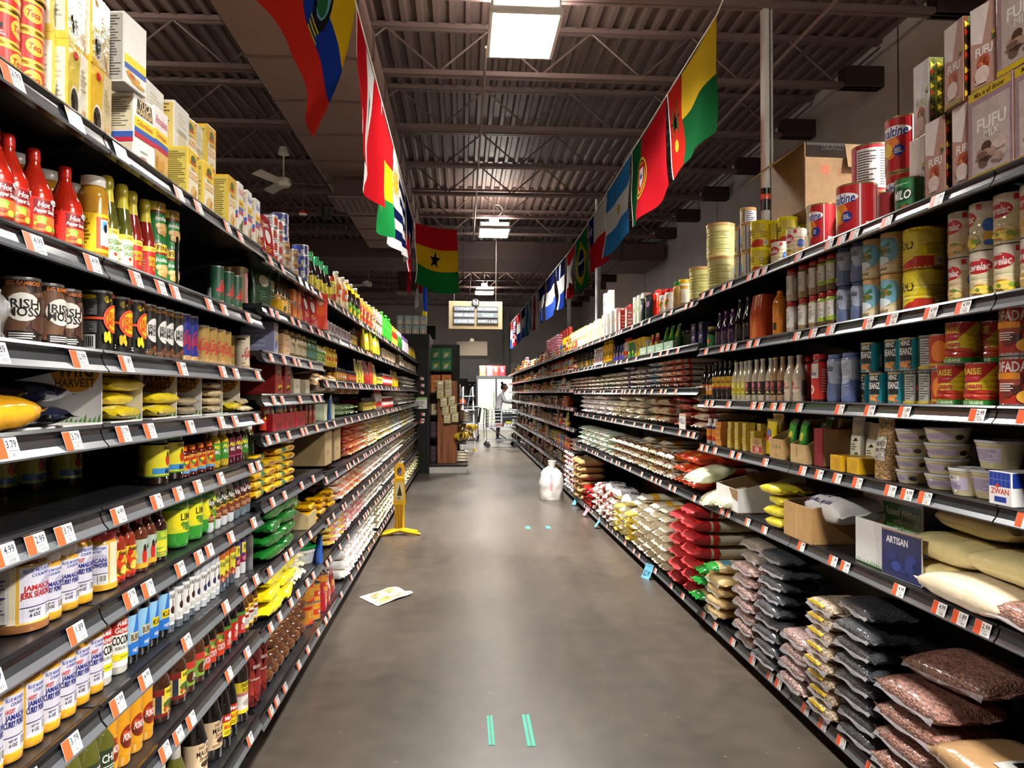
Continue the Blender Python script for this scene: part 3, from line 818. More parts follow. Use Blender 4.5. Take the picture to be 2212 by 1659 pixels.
for k, c, b2, t1, lc in (('greensauce', '5a5a1e', 'f4f0c0', 'GREEN', '3a8a3a'), ('redsauce', '8c2018', 'c42420', 'PEPPER', 'f0c81e')):
    bottle(k, 'pepper_sauce_bottle', 'bottle', 'wine', .026, .215, c, None, [W(.66, 1.0, 'd8c83a')] and [W(.08, .42, b2), W(.36, .42, 'f0dc50'), ('t', '<<', -8, .385, .04, 'red'), ('t', t1, -8, .28 if t1 == 'GREEN' else .27, .05, lc, 62), ('t', 'SAUCE', -8, .21, .045, lc, 55), ('s', -4, .15, .03, 5, 'c42420' if t1 == 'GREEN' else 'e8a02c'), ('n', -90, .12, -45, .33, '8a8a60', 6)])
    KIND[k].parts.append(('foil_neck', (lambda q: (q.lathe([(.026*.62, .215*.72, 'd9c93c'), (.026*.56, .215*.78, 'd9c93c'), (.026*.52, .215*.86, 'd0c030'), (.026*.58, .215*.88, 'd9c93c'), (.026*.56, .215*.97, 'd9c93c'), (.026*.45, .215, 'd0c030'), (0, .215, 'd0c030')], 'gloss', 18), q)[1])(MB()).mesh('foil_neck')))
def peas(nm, c1): return [W(.03, .97, '1f7a34'), W(.78, .97, 'e9d23c'), W(.72, .78, '8a1c14'), ('t', 'FINI', -10, .875, .12, '6a1410', 90), ('t', nm, -8, .6, .1, 'white', 90, .2), ('f', -70, .12, 50, .5, ['d8b070', 'c99a52', 'e6c890', 'b98a44'], 14), ('r', -160, .03, -110, .78, '2c8a3c')]
can('pigeonpeas', 'tinned_peas', 'can', .031, .112, peas('boiled', 0))
can('moss_dark', 'drink_can', 'can', .033, .128, [W(.04, .95, '2c1a14'), ('f', -175, .06, 175, .9, ['4a2c20', '3a2018', '6a4a34'], 26), ('e', 0, .55, 48, .21, 'e8e4dc'), ('t', 'IRISH', 0, .6, .13, 'black', 84), ('t', 'MOSS', 0, .48, .13, 'black', 84), ('t', 'BIG BAMBOO', 0, .9, .06, 'd0742c', 90), ('r', -42, .06, 42, .2, '150f0c'), ('n', -36, .08, 36, .18, 'white', 3), ('r', -150, .34, -66, .84, '1c120e'), ('n', -146, .36, -70, .82, 'c8c0b4', 12), ('b', -112, .12, -84, .3)])
can('moss_yellow', 'drink_can', 'can', .033, .143, [W(.03, .96, '14120f'), ('f', -40, .8, 10, .97, ['f0d020'], 7), ('f', -170, .8, -60, .97, ['f0d020'], 12), ('r', -165, .53, 20, .57, 'e8562c'), ('e', 10, .55, 50, .23, 'e8562c'), ('e', 12, .55, 40, .185, 'f0d020'), ('t', 'IRISH', 12, .6, .12, 'e04a20', 70), ('t', 'MOSS', 12, .49, .12, 'e04a20', 70),
   ('r', -118, .6, -60, .85, '6a6a6c'), ('n', -116, .61, -62, .84, '1a1a1a', 8), ('r', -118, .32, -60, .5, '6a6a6c'), ('n', -116, .33, -62, .49, '1a1a1a', 6), ('b', -114, .05, -64, .29), ('t', 'BIG BAMBOO', 30, .92, .06, 'e8562c', 70), ('f', -44, .05, -10, .4, ['f0d020'], 6), ('n', 10, .08, 40, .16, 'white', 2)])
can('moss_white', 'drink_can', 'can', .027, .142, [W(.03, .96, '17130f'), ('e', 10, .52, 54, .22, 'e9e7e2'), ('t', 'IRISH', 8, .57, .1, 'black', 80), ('t', 'MOSS', 8, .47, .1, 'black', 80), ('t', 'BIG BAMBOO', 0, .9, .06, 'e8a02c', 110), ('e', 14, .17, 22, .07, '8a3a20'), ('f', -80, .04, 40, .2, ['5a3a24', '7a5a3a'], 8), ('n', -120, .3, -70, .8, '9a9488', 9)])
def supli(c, c2): return [W(.03, .97, c), ('t', 'Suplig', 4, .52, .3, 'c8202a', 92, .55), ('r', -150, .1, -95, .45, c2), ('n', -146, .12, -99, .43, 'white', 6), ('r', -60, .05, 70, .14, 'c9a878'), ('f', -30, .04, 60, .2, ['d8c8a8', 'b98f60'], 6)]
can('drink_blue', 'drink_can', 'can', .026, .143, supli('1f2a86', '3a4ab0')); can('drink_gold', 'drink_can', 'can', .03, .125, supli('b08c4a', '7a7a90')); can('drink_cream', 'drink_can', 'can', .03, .128, [W(.03, .97, 'd9cbb0'), ('r', -95, .85, -30, .9, 'black'), ('n', -95, .68, -40, .82, '8a7c64', 4), ('t', 'Suplig', 4, .5, .28, 'b8202a', 92, .5), ('f', -60, .04, 60, .2, ['b98f60', 'c9a878'], 6)])
can('drink_green', 'drink_can', 'can', .027, .135, supli('1c4a34', 'c8ccc8'))
can('canister_brown', 'drink_canister', 'canister', .037, .195, [W(.02, .98, '8a7048'), ('r', -20, .02, 60, .98, 'd88a9a'), ('f', -10, .1, 50, .9, ['c04a5a', '5a8ab0', 'e8d8a0', 'd8c8c8'], 14), W(.9, .98, '9a7a4c')], rim='8a7048')
carton('blackpack', 'shrink_wrapped_drinks', .075, .16, .13, '0c0d0c', [('r', -.9, .05, .9, .95, '0f1a14'), ('n', -.7, .1, .7, .4, '1a2a22', 5)], cat='drinks pack', m='gloss')

# ---- top shelf, left
can('beef_tin', 'red_round_tin', 'tin', .036, .062, [W(.06, .94, 'c0271e'), W(.06, .14, 'd8a83a'), W(.86, .94, 'd8a83a'), ('e', 16, .55, 30, .27, 'd8a83a'), ('t', 'Teca', 16, .55, .2, 'a81e18', 44, .2), ('n', -70, .2, -20, .34, 'e9e7e2', 2), ('n', -70, .7, -30, .8, 'e9e7e2', 2), ('p', [(-52, .42), (-36, .4), (-34, .55), (-54, .57)], '2a1814')], rim='c9a24a')
def oval_pack(k, c, c2, side=False):
    carton(k, 'cereal_drink_pack', .1, .06, .165, c, [('p', [(-.2, .05), (1, .05), (1, 1), (.25, 1)], c2), ('e', -.35, .3, .42, .2, 'd8cfc0'), ('e', -.38, .29, .36, .17, '34322c'), ('f', -.7, .16, -.06, .42, ['4a463c', '2a2822', '5c574a'], 14), ('e', -.35, .88, .22, .05, 'c42420'), ('n', .2, .5, .8, .8, 'b0a47a', 5), ('f', .3, .04, .95, .3, ['c99a5c', 'd8b47c', 'e6d2a8'], 6)], [('r', -.9, .1, .9, .9, 'dcd4c0'), ('n', -.7, .2, .7, .8, 'a8a090', 10)], m='film')
oval_pack('linaza', 'cdb448', 'e2dccb'); oval_pack('linaza2', 'd0a82c', 'c8b890')
def colombiana(k, w, h, name, big, food, tc, d=.062, h2=None):
    fr = [('r', -.98, .02, .98, .98, 'e6e4e0')]
    if big: fr += [('p', [(-.8, .74), (.78, .74), (.62, .95), (-.72, .95)], '2c2a28'), ('t', 'YUCA', 0, .895, .1, 'e8c890', 1.2), ('t', 'HARINA', 0, .795, .09, 'e8c890', 1.45)]
    else: fr += [('t', name, 0, .84, .11, tc, 1.8)]
    fr += [('r', -1, .56, 1, .7, 'ecd02c'), ('t', 'Colombiana', 0, .635, .07, 'b8341c', 1.5, .2), ('r', -1, .49, 1, .56, '3a5aa8'), ('r', -1, .42, 1, .49, 'b8283a')]
    if food: fr += [('r', -.98, .02, .98, .42, food[0]), ('f', -.95, .02, .95, .42, food[1], 12)]
    else: fr += [('n', -.4, .1, .4, .2, 'b84a3a', 4), ('t', 'INGREDIENTES', -.1, .26, .022, '4a4a4a', .7)]
    sd = [('r', -.95, .5, .95, .97, 'd2c6a8'), ('n', -.85, .54, .85, .95, '6a6250', 13), ('r', -1, .4, 1, .48, '3a5aa8'), ('r', -1, .34, 1, .4, 'b8283a'), ('r', -.95, .02, .95, .33, 'cfc2a8'), ('f', -.5, .05, .5, .28, ['2a2620'], 5)]
    carton(k, 'flour_mix_box', w, d, h, 'e4e1dc', fr, sd)
colombiana('yuca', .1, .185, '', True, None, '', .085); colombiana('almo', .085, .195, 'Almojabana', False, ('d0a860', ['c9943c', 'd8b060', 'b9823a']), 'c02850', .05)
colombiana('arepa', .06, .2, 'Buñuelo', False, ('d8cdb8', ['5a4a34', '8a6a3a', '3a5a2a', 'c9a060']), '2a5ac0', .05); colombiana('bunuelo', .06, .2, 'Natilla', False, ('e6e0d4', ['7a4a24', '4a6a2a']), 'd04a6a', .05)
def natilla(k, w, h, c, ct='MAÍZ'): carton(k, 'custard_mix_box', w, .065, h, c, [('r', -.98, .02, .98, .98, c), ('p', [(-.98, .02), (.98, .02), (.98, .62), (-.98, .7)], 'e9e0c4'), ('e', 0, .82, .5, .09, '7a4a20'), ('e', 0, .85, .3, .06, '3a6a2a'), ('r', -.6, .74, .6, .78, 'c24a24'), ('r', -.8, .47, .8, .58, 'd8a03c'), ('t', ct, 0, .525, .075, 'f4ecd8', 1.5), ('n', -.5, .62, .5, .68, '6a5a3a', 3), ('e', .1, .2, .6, .16, 'd8b46a'), ('f', -.5, .05, .8, .36, ['e8c878', 'd0a04c', 'c98a34'], 8), ('e', .8, .93, .1, .03, 'c02a20')], [('r', -.92, .04, .92, .96, 'c8b454'), ('n', -.8, .1, .8, .92, '5a4a1c', 24)])
natilla('natilla', .085, .165, 'e6c43c', 'NATILLA'); natilla('natilla2', .075, .195, 'dcae20', 'BUÑUELOS')
carton('glarebox', 'tall_flour_box', .12, .1, .17, 'dedcd4', [('r', -.98, .02, .98, .98, 'e8e6e0'), ('n', -.6, .6, .6, .85, 'c9c0a0', 4), ('e', 0, .3, .6, .18, 'd8cfae'), ('t', 'HARINA', 0, .5, .09, 'b0a070', 1.3)], [('r', -.95, .04, .95, .96, 'd9bf6a'), ('n', -.8, .1, .8, .95, '6a5a30', 14)])  # white front with washed-out print paints in the glare
carton('greybox', 'starch_box', .1, .06, .17, 'd4d2cc', [('r', -.98, .02, .98, .98, 'e2e0da'), ('r', -.98, .3, .98, .42, 'ecd02c'), ('r', -.98, .22, .98, .3, '3a5aa8'), ('f', -.9, .02, .9, .22, ['c9943c', 'b85a3a'], 8)], [('r', -.95, .03, .95, .97, 'aaa69c'), ('n', -.85, .08, .85, .95, '4a4844', 22)])

T, Z2, Z3, Z4, Z5, Z6, Z7, Z8, ZB = LN
run(-1, T, 'beef_tin', 24, 70, 'red milk-powder tin with a gold rim', n=1, stack=4, turn=-.7); run(-1, T, 'beef_tin', -30, 4, 'red tin cut by the picture edge', n=1, stack=4, turn=-.2)
run(-1, T, 'linaza', 98, 160, 'yellow pack with a dark seed oval', n=1, stack=2, inset=.03, turn=.1); run(-1, T, 'linaza2', 160, 208, 'gold pack with a dark seed oval', n=1, stack=2, inset=.03, turn=.05); run(-1, T, 'linaza', 70, 108, 'pale pack beside the red tins', n=1, stack=2, inset=.05, turn=.3)
run(-1, T, 'yuca', 250, 305, 'cassava flour box with black lettering', n=1, turn=-.1, jr=0); run(-1, T, 'greybox', 244, 284, 'grey-sided starch box on the cassava box', n=1, turn=-.1, jr=0, dz=.186)
run(-1, T, 'almo', 308, 346, 'white cheese-bread mix box with yellow stripe', n=1, jr=0); run(-1, T, 'glarebox', 268, 325, 'tall flour box shining behind', n=1, inset=.12, dz=.175, jr=0); run(-1, T, 'glarebox', 268, 325, 'tall flour box under another', n=1, inset=.12, jr=0)
run(-1, T, 'glarebox', 330, 420, 'white flour box behind the custard boxes', n=2, inset=.1, stack=2, jr=.02)
run(-1, T, 'natilla', 374, 412, 'yellow custard mix box', n=1, jr=.03); run(-1, T, 'natilla', 412, 440, 'yellow custard mix box', n=1, jr=.03); run(-1, T, 'natilla', 374, 405, 'upper yellow custard mix box', n=1, inset=.1, dz=.17); run(-1, T, 'natilla2', 420, 450, 'tall gold box above the custard mix', n=1, inset=.085, dz=.166); run(-1, T, 'natilla2', 420, 450, 'tall gold box behind the custard mix', n=1, inset=.085)
run(-1, T, 'natilla2', 468, 494, 'gold fritter mix box', n=1, jr=.03); run(-1, T, 'bunuelo', 494, 513, 'white dessert box with red lettering', n=1, jr=.02); run(-1, T, 'arepa', 513, 552, 'white dessert box with blue lettering', n=2, jr=.02)

# ---- second shelf: pepper sauces, tinned peas
for a in (-24, 10, 66, 135): put(-1, Z2, 'hotsauce', y_at(a, LX-.055), 'red hot pepper sauce bottle', turn=-.25+(.15 if a == 10 else 0))
for a in (30, 90): put(-1, Z2, 'hotsauce', y_at(a, LX-.13), 'red hot pepper sauce bottle', inset=.1, back=True)
put(-1, Z2, 'mustardsauce', y_at(199, LX-.05), 'white-capped yellow pepper sauce bottle', turn=-.3)
for a in (28, 97, 150, 172): put(-1, Z2, 'mustardsauce', y_at(a, LX-.13), 'white-capped yellow pepper sauce bottle', inset=.1, back=True)
run(-1, Z2, 'greensauce', 214, 274, 'green pepper sauce bottle with gold foil', n=2, turn=-.2); run(-1, Z2, 'redsauce', 268, 328, 'red pepper sauce bottle with gold foil', n=2, turn=-.2)
run(-1, Z2, 'pigeonpeas', 316, 376, 'green tin of boiled peanuts', n=2, stack=2, turn=-.25)
q = MB(); q.box(-.2, -.004, 0, 0, .004, .15, '101012', 'blackmetal', bev=.002); tag(link('shelf_divider', q.mesh('shelf_divider'), None, (LX-.02, y_at(383, LX-.02), Z2+.001)), 'thin black divider standing after the peanut tins', 'divider')
run(-1, Z2, 'blackpack', 432, 452, 'black shrink-wrapped drink pack in shadow', n=1, inset=.06, jr=0); run(-1, Z2, 'drink_green', 455, 475, 'dark green drink can', n=1); run(-1, Z2, 'drink_green', 480, 514, 'dark green drink can with red script', n=2, jr=.05); run(-1, Z2, 'canister_brown', 500, 526, 'brown-lidded pink canister', n=1, inset=.05); run(-1, Z2, 'canister_brown', 470, 500, 'brown-lidded canister', n=1, inset=.1, back=0)
# ---- third shelf: drink cans
run(-1, Z3, 'moss_dark', 20, 162, 'brown peanut drink can', n=3, turn=-.5, jr=.5); run(-1, Z3, 'moss_dark', 30, 160, 'brown peanut drink can', n=3, inset=.1, jr=2.)
run(-1, Z3, 'moss_yellow', 180, 236, 'black can with orange roundel', n=1, turn=-.05, jr=.02); run(-1, Z3, 'moss_yellow', 240, 258, 'black can with orange roundel', n=1, inset=.03, turn=-.2); run(-1, Z3, 'moss_yellow', 262, 302, 'black can with orange roundel', n=1, turn=-.05, jr=.02)
run(-1, Z3, 'moss_white', 303, 382, 'black can with white roundel', n=4, turn=-.25); run(-1, Z3, 'drink_blue', 381, 418, 'slim blue drink can', n=2, turn=-.25); run(-1, Z3, 'drink_gold', 424, 490, 'gold drink can with red script', n=4, turn=-.3, jr=.3); run(-1, Z3, 'drink_cream', 506, 536, 'cream drink can with red script', n=1, turn=-.2); run(-1, Z3, 'drink_gold', 488, 505, 'gold drink can', n=1, inset=.06)
q = MB()
def cb(i, j):
    a = -1+2*i/14; b = j/12; t = max(.03, 1-abs(b*1.0)**3)
    return (.09*t*math.cos(a*PI/2)*(1+.3*noise.noise((a*3, b*5, 1))), a*.11*(1-.25*b), b*.19+.02*noise.noise((a*4, b*3, 7)))
q.grid(cb, 14, 12, 'd8d8d8', 'clear'); q.grid(lambda i, j: (-.05, cb(i, j)[1], cb(i, j)[2]), 14, 12, 'd0d0d0', 'clear')
o = tag(link('clear_plastic_bag', q.mesh('clear_plastic_bag'), None, (LX-.09, 1.28, Z3)), 'crumpled clear plastic bag slumped before the brown cans', 'bag')
q = MB(); q.lathe([(0, .0, '8a5a3c'), (.07, .004, '8a5a3c'), (.075, .03, '7a4a30'), (.05, .06, '8a5a3c'), (0, .07, '7a4a30')], 'bean_fill', 16); link('contents', q.mesh('contents'), o)

# ---- fourth shelf: white display trays with small bags
def wild(k, w, circ=True):
    q = MB(); d, h = .36, .155
    q.box(-d/2, -w/2, 0, d/2, w/2, .004, 'e6e4e0', 'matte'); q.box(-d/2, -w/2, .004, -d/2+.003, w/2, h, 'dcdad6', 'matte')
    pts = [(-d/2, .004), (d/2, .004), (d/2, h-.012), (d/2-.004, h-.004), (d/2-.012, h), (-d/2, h)]
    y = w/2-.002
    for yy, s in ((y-.003, 1), (y, -1)): 
        p = [(x, yy, z) for x, z in pts]; q.face(p[::s], 'e2e0dd', 'matte')
    for a, b in zip(pts, pts[1:]+pts[:1]): q.face([(a[0], y-.003, a[1]), (b[0], y-.003, b[1]), (b[0], y, b[1]), (a[0], y, a[1])], 'e2e0dd', 'matte')
    q.box(-d/2, -w/2, .004, -d/2+.06, -w/2+.003, h, 'dcdad6', 'matte')
    fn = lambda u, v, o: (u, y-.003-o, v)
    wrap(q, [('e', .68, .8, .3, .34, 'd08a1c'), ('t', 'wild', .68, .84, .3, '4a3418', .44), ('t', 'HARVEST', .68, .6, .12, '4a3418', .48)], fn, d/2, h, m='matte')
    for i in range(9): q.face([(d/2-.09+i*.01, y-.0036, .004), (d/2-.083+i*.01, y-.0036, .004), (d/2-.082+i*.01, y-.0036, .012+.012*R.random())], '5a9a3a', 'matte')
    Kind(k, 'display_tray', 'tray', w, d, h, [('display_tray', q.mesh('display_tray'))])
wild('wild_l', .42); wild('wild_s', .165)
ys = [y_at(a, LX-.03) for a in (222, 323, 388, 440, 485, 520)]
put(-1, Z4, 'wild_l', ys[0]-.21, 'wide white display tray with orange roundel', jr=0, inset=.03)
for a in range(1, 6): put(-1, Z4, 'wild_s', (ys[a]+ys[a-1])/2 if a else 0, 'white display tray with orange roundel', jr=0, inset=.03)
bag('snack_orange', 'snack_bag', 'bag', .22, .2, .07, 'd89a1c', m='film', seed=2, lab=[('r', -.3, 40, .5, 110, 'e8b43c')], n=2, axis='y')
bag('snack_brown', 'snack_bag', 'bag', .22, .15, .05, '3a2a26', m='film', seed=3, ends=(.25, '1a1c34'), n=2)
bag('snack_yellow', 'snack_bag', 'bag', .15, .11, .035, 'd8c020', m='film', seed=4, lab=[('r', -.9, 60, .9, 120, 'e8dc90')], n=3, axis='y')
bag('snack_small', 'snack_bag', 'bag', .12, .1, .026, 'c9b48a', m='film', seed=5, lab=[('r', -.5, 40, .6, 140, 'e8d8b0'), ('f', -.4, 50, .5, 130, ['c9822e', 'd8b050', 'a8401c'], 6)], n=3, axis='y')
put(-1, Z4, 'snack_orange', 1.31, 'big orange chip bag', inset=.0, jr=.2, tilt=(.1, .1)); put(-1, Z4, 'snack_orange', 1.30, 'big orange chip bag', inset=.03, dz=.065, tier=1, tilt=(.5, -.5))
put(-1, Z4, 'snack_brown', 1.475, 'dark brown dried-fruit bag', inset=.0, jr=.2); put(-1, Z4, 'snack_brown', 1.5, 'dark brown dried-fruit bag', inset=.02, dz=.045, tier=1)
for t in range(4): put(-1, Z4, 'snack_yellow', (ys[0]+ys[1])/2, 'yellow snack bag', inset=.02+.02*(t % 2), dz=.034*t+.005, tier=t)
for t in range(2): put(-1, Z4, 'snack_yellow', (ys[1]+ys[2])/2, 'yellow snack bag in the next tray', inset=.02, dz=.034*t+.005, tier=t)
for t in range(2): put(-1, Z4, 'snack_small', (ys[2]+ys[3])/2, 'grey foil snack bag', inset=.03, dz=.026*t+.005, tier=t, color='c8c8cc')
for t in range(4): put(-1, Z4, 'snack_small', (ys[3]+ys[4])/2, 'cream snack bag', inset=.02, dz=.026*t+.005, tier=t)
put(-1, Z4, 'snack_yellow', (ys[4]+ys[5])/2, 'yellow snack bag near the shelf end', inset=.01, dz=.005); put(-1, Z4, 'snack_small', y_at(536, LX), 'brown snack bag', inset=.0); put(-1, Z4, 'snack_small', y_at(542, LX), 'brown snack bag', inset=.02, dz=.026, tier=1)

# ---- fifth shelf
JERK = [W(.16, .82, 'd8cc2c'), ('r', -60, .22, 60, .34, '3a8ac0'), ('e', 10, .5, 14, .12, 'c42a1c'), ('e', 10, .62, 8, .06, '4a2a18'), ('t', 'Walkerswood', 20, .76, .08, 'black', 70, .15), ('t', 'jerk', 42, .55, .15, 'black', 40), ('n', 24, .4, 60, .47, 'black', 2), ('t', 'MA', 8, .27, .1, 'navy', 30), ('r', -170, .18, -90, .8, 'c0b428'), ('n', -165, .25, -95, .75, '6a641c', 10), W(.16, .19, '4a8a3a')]
bottle('jerkjar', 'jerk_seasoning_jar', 'jar', 'jar', .037, 0.13, '2a1610', '2c6a34', JERK, capname='lid')
for a, i in ((150, .24), (60, .3), (105, .28)): put(-1, Z5, 'jerkjar', y_at(a, LX-.27), 'shaded jerk jar at the shelf back', inset=i, turn=-.5)
run(-1, Z5, 'jerkjar', 316, 388, 'green-lidded jerk seasoning jar', n=2, turn=-.3)
bottle('scotch', 'pepper_sauce_bottle', 'bottle', 'slim', .021, .092, '5a1a10', 'e8721c', [W(.12, .68, 'd8a03c'), ('r', -180, .12, 180, .2, 'sky'), ('f', -60, .2, 50, .62, ['c42a1c', '4a8a3a', 'f0c81e', '2a4a20'], 8), ('t', 'Hot', 0, .6, .12, 'c42a1c', 60)])
run(-1, Z5, 'scotch', 386, 459, 'small orange-capped pepper sauce bottle', n=4, turn=-.2)
for k, c, lc, tc in (('malta_y', 'd8b020', '3a8a2c', 'MALTA'), ('malta_p', '5a1226', '6a1430', 'MALTA'), ('malta_g', '4a4a1c', '3f7f34', 'AJI')):
    bottle(k, 'sauce_jar', 'jar', 'malta', .022, .122, c, 'e6e2d8', [W(.22, .66, lc), ('t', 'Malla', -4, .56, .12, 'e8d83a', 80, .3), ('t', tc, -4, .42, .1, 'white', 70, .2), ('e', 26, .36, 12, .07, 'e8d83a' if k != 'malta_g' else '7aae4a'), W(.2, .23, 'c84a7a' if k == 'malta_p' else lc)], capname='lid')
run(-1, Z5, 'malta_y', 456, 489, 'yellow sauce jar with green label', n=2, turn=-.3); run(-1, Z5, 'malta_p', 489, 518, 'dark red sauce jar', n=2, turn=-.3); run(-1, Z5, 'malta_g', 518, 546, 'olive green sauce jar', n=2, turn=-.3)
run(-1, Z5, 'malta_y', 440, 470, 'yellow sauce jar', n=2, inset=.07)

# ---- sixth shelf: seasoning jars, hot sauce, lime juice, vanilla
def blue_mtn(t2, t3, c2, hot=False):
    ps = [W(.12, .8, 'e8dcb8')]+[('r', -58, .11, 46, .8, 'd8a83a'), ('r', -52, .13, 40, .78, 'd6d4e2'), ('e', 14, .52, 24, .12, 'b8b4cc'), ('t', 'BLUE MOUNTAIN', -6, .73, .042, '5a62a8', 78), ('t', 'COUNTRY', -4, .675, .038, '5a62a8', 50), ('t', t2, -6, .53, .062, c2, 80), ('t', t3, -6, .45, .072, c2, 88), ('r', -50, .3, 38, .31, '3a3a6a'), ('t', 'NET WT', -20, .26, .026, '4a4a5a', 28), ('t', '6 OZ', -20, .21, .04, '4a4a5a', 26), ('b', 10, .15, 36, .29), ('r', -168, .14, -70, .78, 'e4e0d8'), ('n', -160, .2, -76, .74, '7a7a9a', 13), ('r', -160, .64, -76, .655, '3a3a8a'), ('r', -160, .44, -76, .455, '3a3a8a')]
    if hot: ps.append(('t', 'HOT', -30, .605, .05, 'd0201c', 26))
    return ps
bottle('jerkbig', 'seasoning_jar', 'jar', 'shaker', .05, 0.158, '8a5a34', 'white', blue_mtn('JAMAICAN', 'JERK SEASONING', 'c42a2a'), m='gloss', capname='lid')
bottle('curry_w', 'curry_powder_jar', 'jar', 'shaker', .033, 0.137, 'c9962a', 'white', blue_mtn('JAMAICAN', 'CURRY POWDER', '2a2f86'), m='gloss', capname='lid')
bottle('curry_big', 'curry_powder_jar', 'jar', 'shaker', .042, 0.135, 'c9962a', 'c0202a', blue_mtn('JAMAICAN', 'CURRY POWDER', '2a2f86', True), m='gloss', capname='lid')
bottle('curry_r', 'curry_powder_jar', 'jar', 'shaker', .03, 0.157, 'd49a24', 'c0202a', blue_mtn('JAMAICAN', 'CURRY POWDER', '2a2f86', True), m='gloss', capname='lid')
put(-1, Z6, 'jerkbig', y_at(42, LX-.07), 'large white-capped jerk seasoning jar', turn=-.1); run(-1, Z6, 'curry_w', 80, 156, 'white-capped curry powder jar', n=2, turn=-.2); put(-1, Z6, 'curry_r', y_at(168, LX-.05), 'tall red-capped curry powder jar', turn=-.25); put(-1, Z6, 'curry_big', y_at(213, LX-.06), 'wide red-capped curry powder jar', turn=-1.25)
for a in (110, 150): put(-1, Z6, 'curry_big', y_at(a, LX-.15), 'wide red-capped curry powder jar', inset=.11, back=True)
HS = lambda t: [W(.05, .42, 'e8b82c'), ('r', -180, .05, 180, .09, 'c42a1c'), ('f', -70, .08, 60, .36, ['d0421c', 'e0822c', '4a7a2a', '7a4a1a', 'e8d05a'], 11), ('e', -18, .34, 12, .045, 'c42a1c'), ('t', t, 8, .385, .05, '1a1a1a', 70, .1)]
bottle('hs_pick', 'hot_sauce_bottle', 'bottle', 'necky', .0265, .185, '8c2a14', 'a02a18', HS('Pickapeppa')); bottle('hs_jerk', 'hot_sauce_bottle', 'bottle', 'necky', .0265, .185, '5a2a14', 'a02a18', [W(.05, .44, 'a8bcae'), ('e', -10, .2, 16, .13, 'c42a1c'), ('e', -10, .32, 9, .05, '3a2014'), ('t', 'Jerk', 24, .34, .07, '1a2a1a', 46, .2), ('r', -180, .05, 180, .12, 'd0a02c')])
bottle('brownsauce', 'browning_bottle', 'bottle', 'necky', .0265, .185, '2a0e0e', '3a1010', [W(.06, .44, '8ab03a'), ('r', -180, .2, 180, .3, 'e8d83a'), ('t', 'OLD', -6, .38, .06, 'f0e83a', 50), ('f', -60, .07, 50, .2, ['e8d83a', '7a3a1a', 'c9a04a'], 6)])
run(-1, Z6, 'hs_pick', 240, 286, 'thin-necked red hot sauce bottle', n=2, turn=-.2); run(-1, Z6, 'hs_jerk', 286, 330, 'thin-necked jerk sauce bottle', n=2, turn=-.2); run(-1, Z6, 'brownsauce', 330, 350, 'dark browning sauce bottle with green label', n=1, turn=-.2); run(-1, Z6, 'hs_pick', 210, 270, 'hot sauce bottle', n=3, inset=.08)
bottle('limejug', 'lime_juice_jug', 'bottle', 'jug', .044, 0.175, '3a9a34', '2c7a2a', [W(.26, .64, 'd8d82c'), ('e', -30, .45, 26, .14, 'f0e020'), ('t', 'LIME', 8, .52, .11, '2a2a14', 66), ('e', -4, .68, 40, .045, '5aa83a'), ('t', '100% PURE', -4, .68, .035, 'f0e83a', 50), ('f', -30, .28, 50, .46, ['c98a3a', '7ab03a', 'e8e0a0', '5a8a2a'], 8)], m='gloss')
run(-1, Z6, 'limejug', 360, 452, 'green lime juice jug', n=3, turn=-.2)
def van(t, c, tc, base): return [('r', -180, .2, 180, .68, c), ('r', -180, .2, 180, .42, '7a3a1c'), ('f', -80, .38, 60, .5, ['d8a03c', 'e8b44c'], 6), ('t', t, -4, .58, .1, tc, 90, .1), ('n', -40, .24, 40, .32, 'd8b08a', 3)]
bottle('noyo', 'essence_bottle', 'bottle', 'pet', .0205, 0.168, 'd9dcdc', 'd6d2ca', van('Noyo', '3c4420', 'white', 0), m='gloss'); bottle('vanil', 'essence_bottle', 'bottle', 'pet', .0205, 0.168, '6a7a84', 'c8c0b4', van('Vanil', '4a1a18', 'white', 0), m='gloss')
run(-1, Z6, 'noyo', 444, 502, 'white-shouldered almond essence bottle', n=4, turn=-.3); run(-1, Z6, 'vanil', 502, 538, 'dark vanilla essence bottle', n=3, turn=-.3); run(-1, Z6, 'noyo', 440, 500, 'almond essence bottle', n=4, inset=.06)

# ---- seventh shelf
run(-1, Z7, 'curry_r', -46, 208, 'red-capped hot curry powder jar', n=7, turn=-.12, jr=.08)
bottle('coconut', 'coconut_oil_jar', 'jar', 'wide', .029, 0.152, 'd2cfc4', 'b5ab94', [W(.12, .82, 'ece9e2'), ('r', -180, .62, 180, .84, 'b8231f'), ('r', -180, .84, 180, .86, 'f0d820'), ('t', 'Real', -10, .79, .075, 'white', 60, .1), ('t', 'Guyana', -6, .69, .085, 'white', 84, .1), ('t', 'COCONUT', -2, .53, .13, 'black', 112), ('t', 'HUILE DE COCO', -4, .41, .05, '8a8a84', 84), ('r', -180, .22, 180, .32, 'f0d820'), ('t', 'traditional', 0, .27, .03, '5a8a2a', 50)], m='gloss', capname='lid')
run(-1, Z7, 'coconut', 202, 268, 'coconut oil jar with red and white label', n=2, turn=-.15)
def burnt(c2, t): return [W(.13, .72, '8ec0e2'), ('r', -180, .13, 180, .3, '2a72c8'), ('p', [(4, .72), (22, .72), (34, .3), (-30, .3)], '2a72c8'), ('r', -34, .32, 40, .46, c2), ('t', t, 4, .39, .09, 'black', 66), ('t', 'NET', 0, .2, .05, 'white', 40)]
bottle('burnt', 'syrup_bottle', 'bottle', 'jar', .026, 0.166, '0f0d0c', 'e2ded6', burnt('cfc4a2', 'BURNT')); bottle('molasses', 'syrup_bottle', 'bottle', 'jar', .026, 0.164, '0f0d0c', 'e2ded6', burnt('f0d020', 'MOLASSES'))
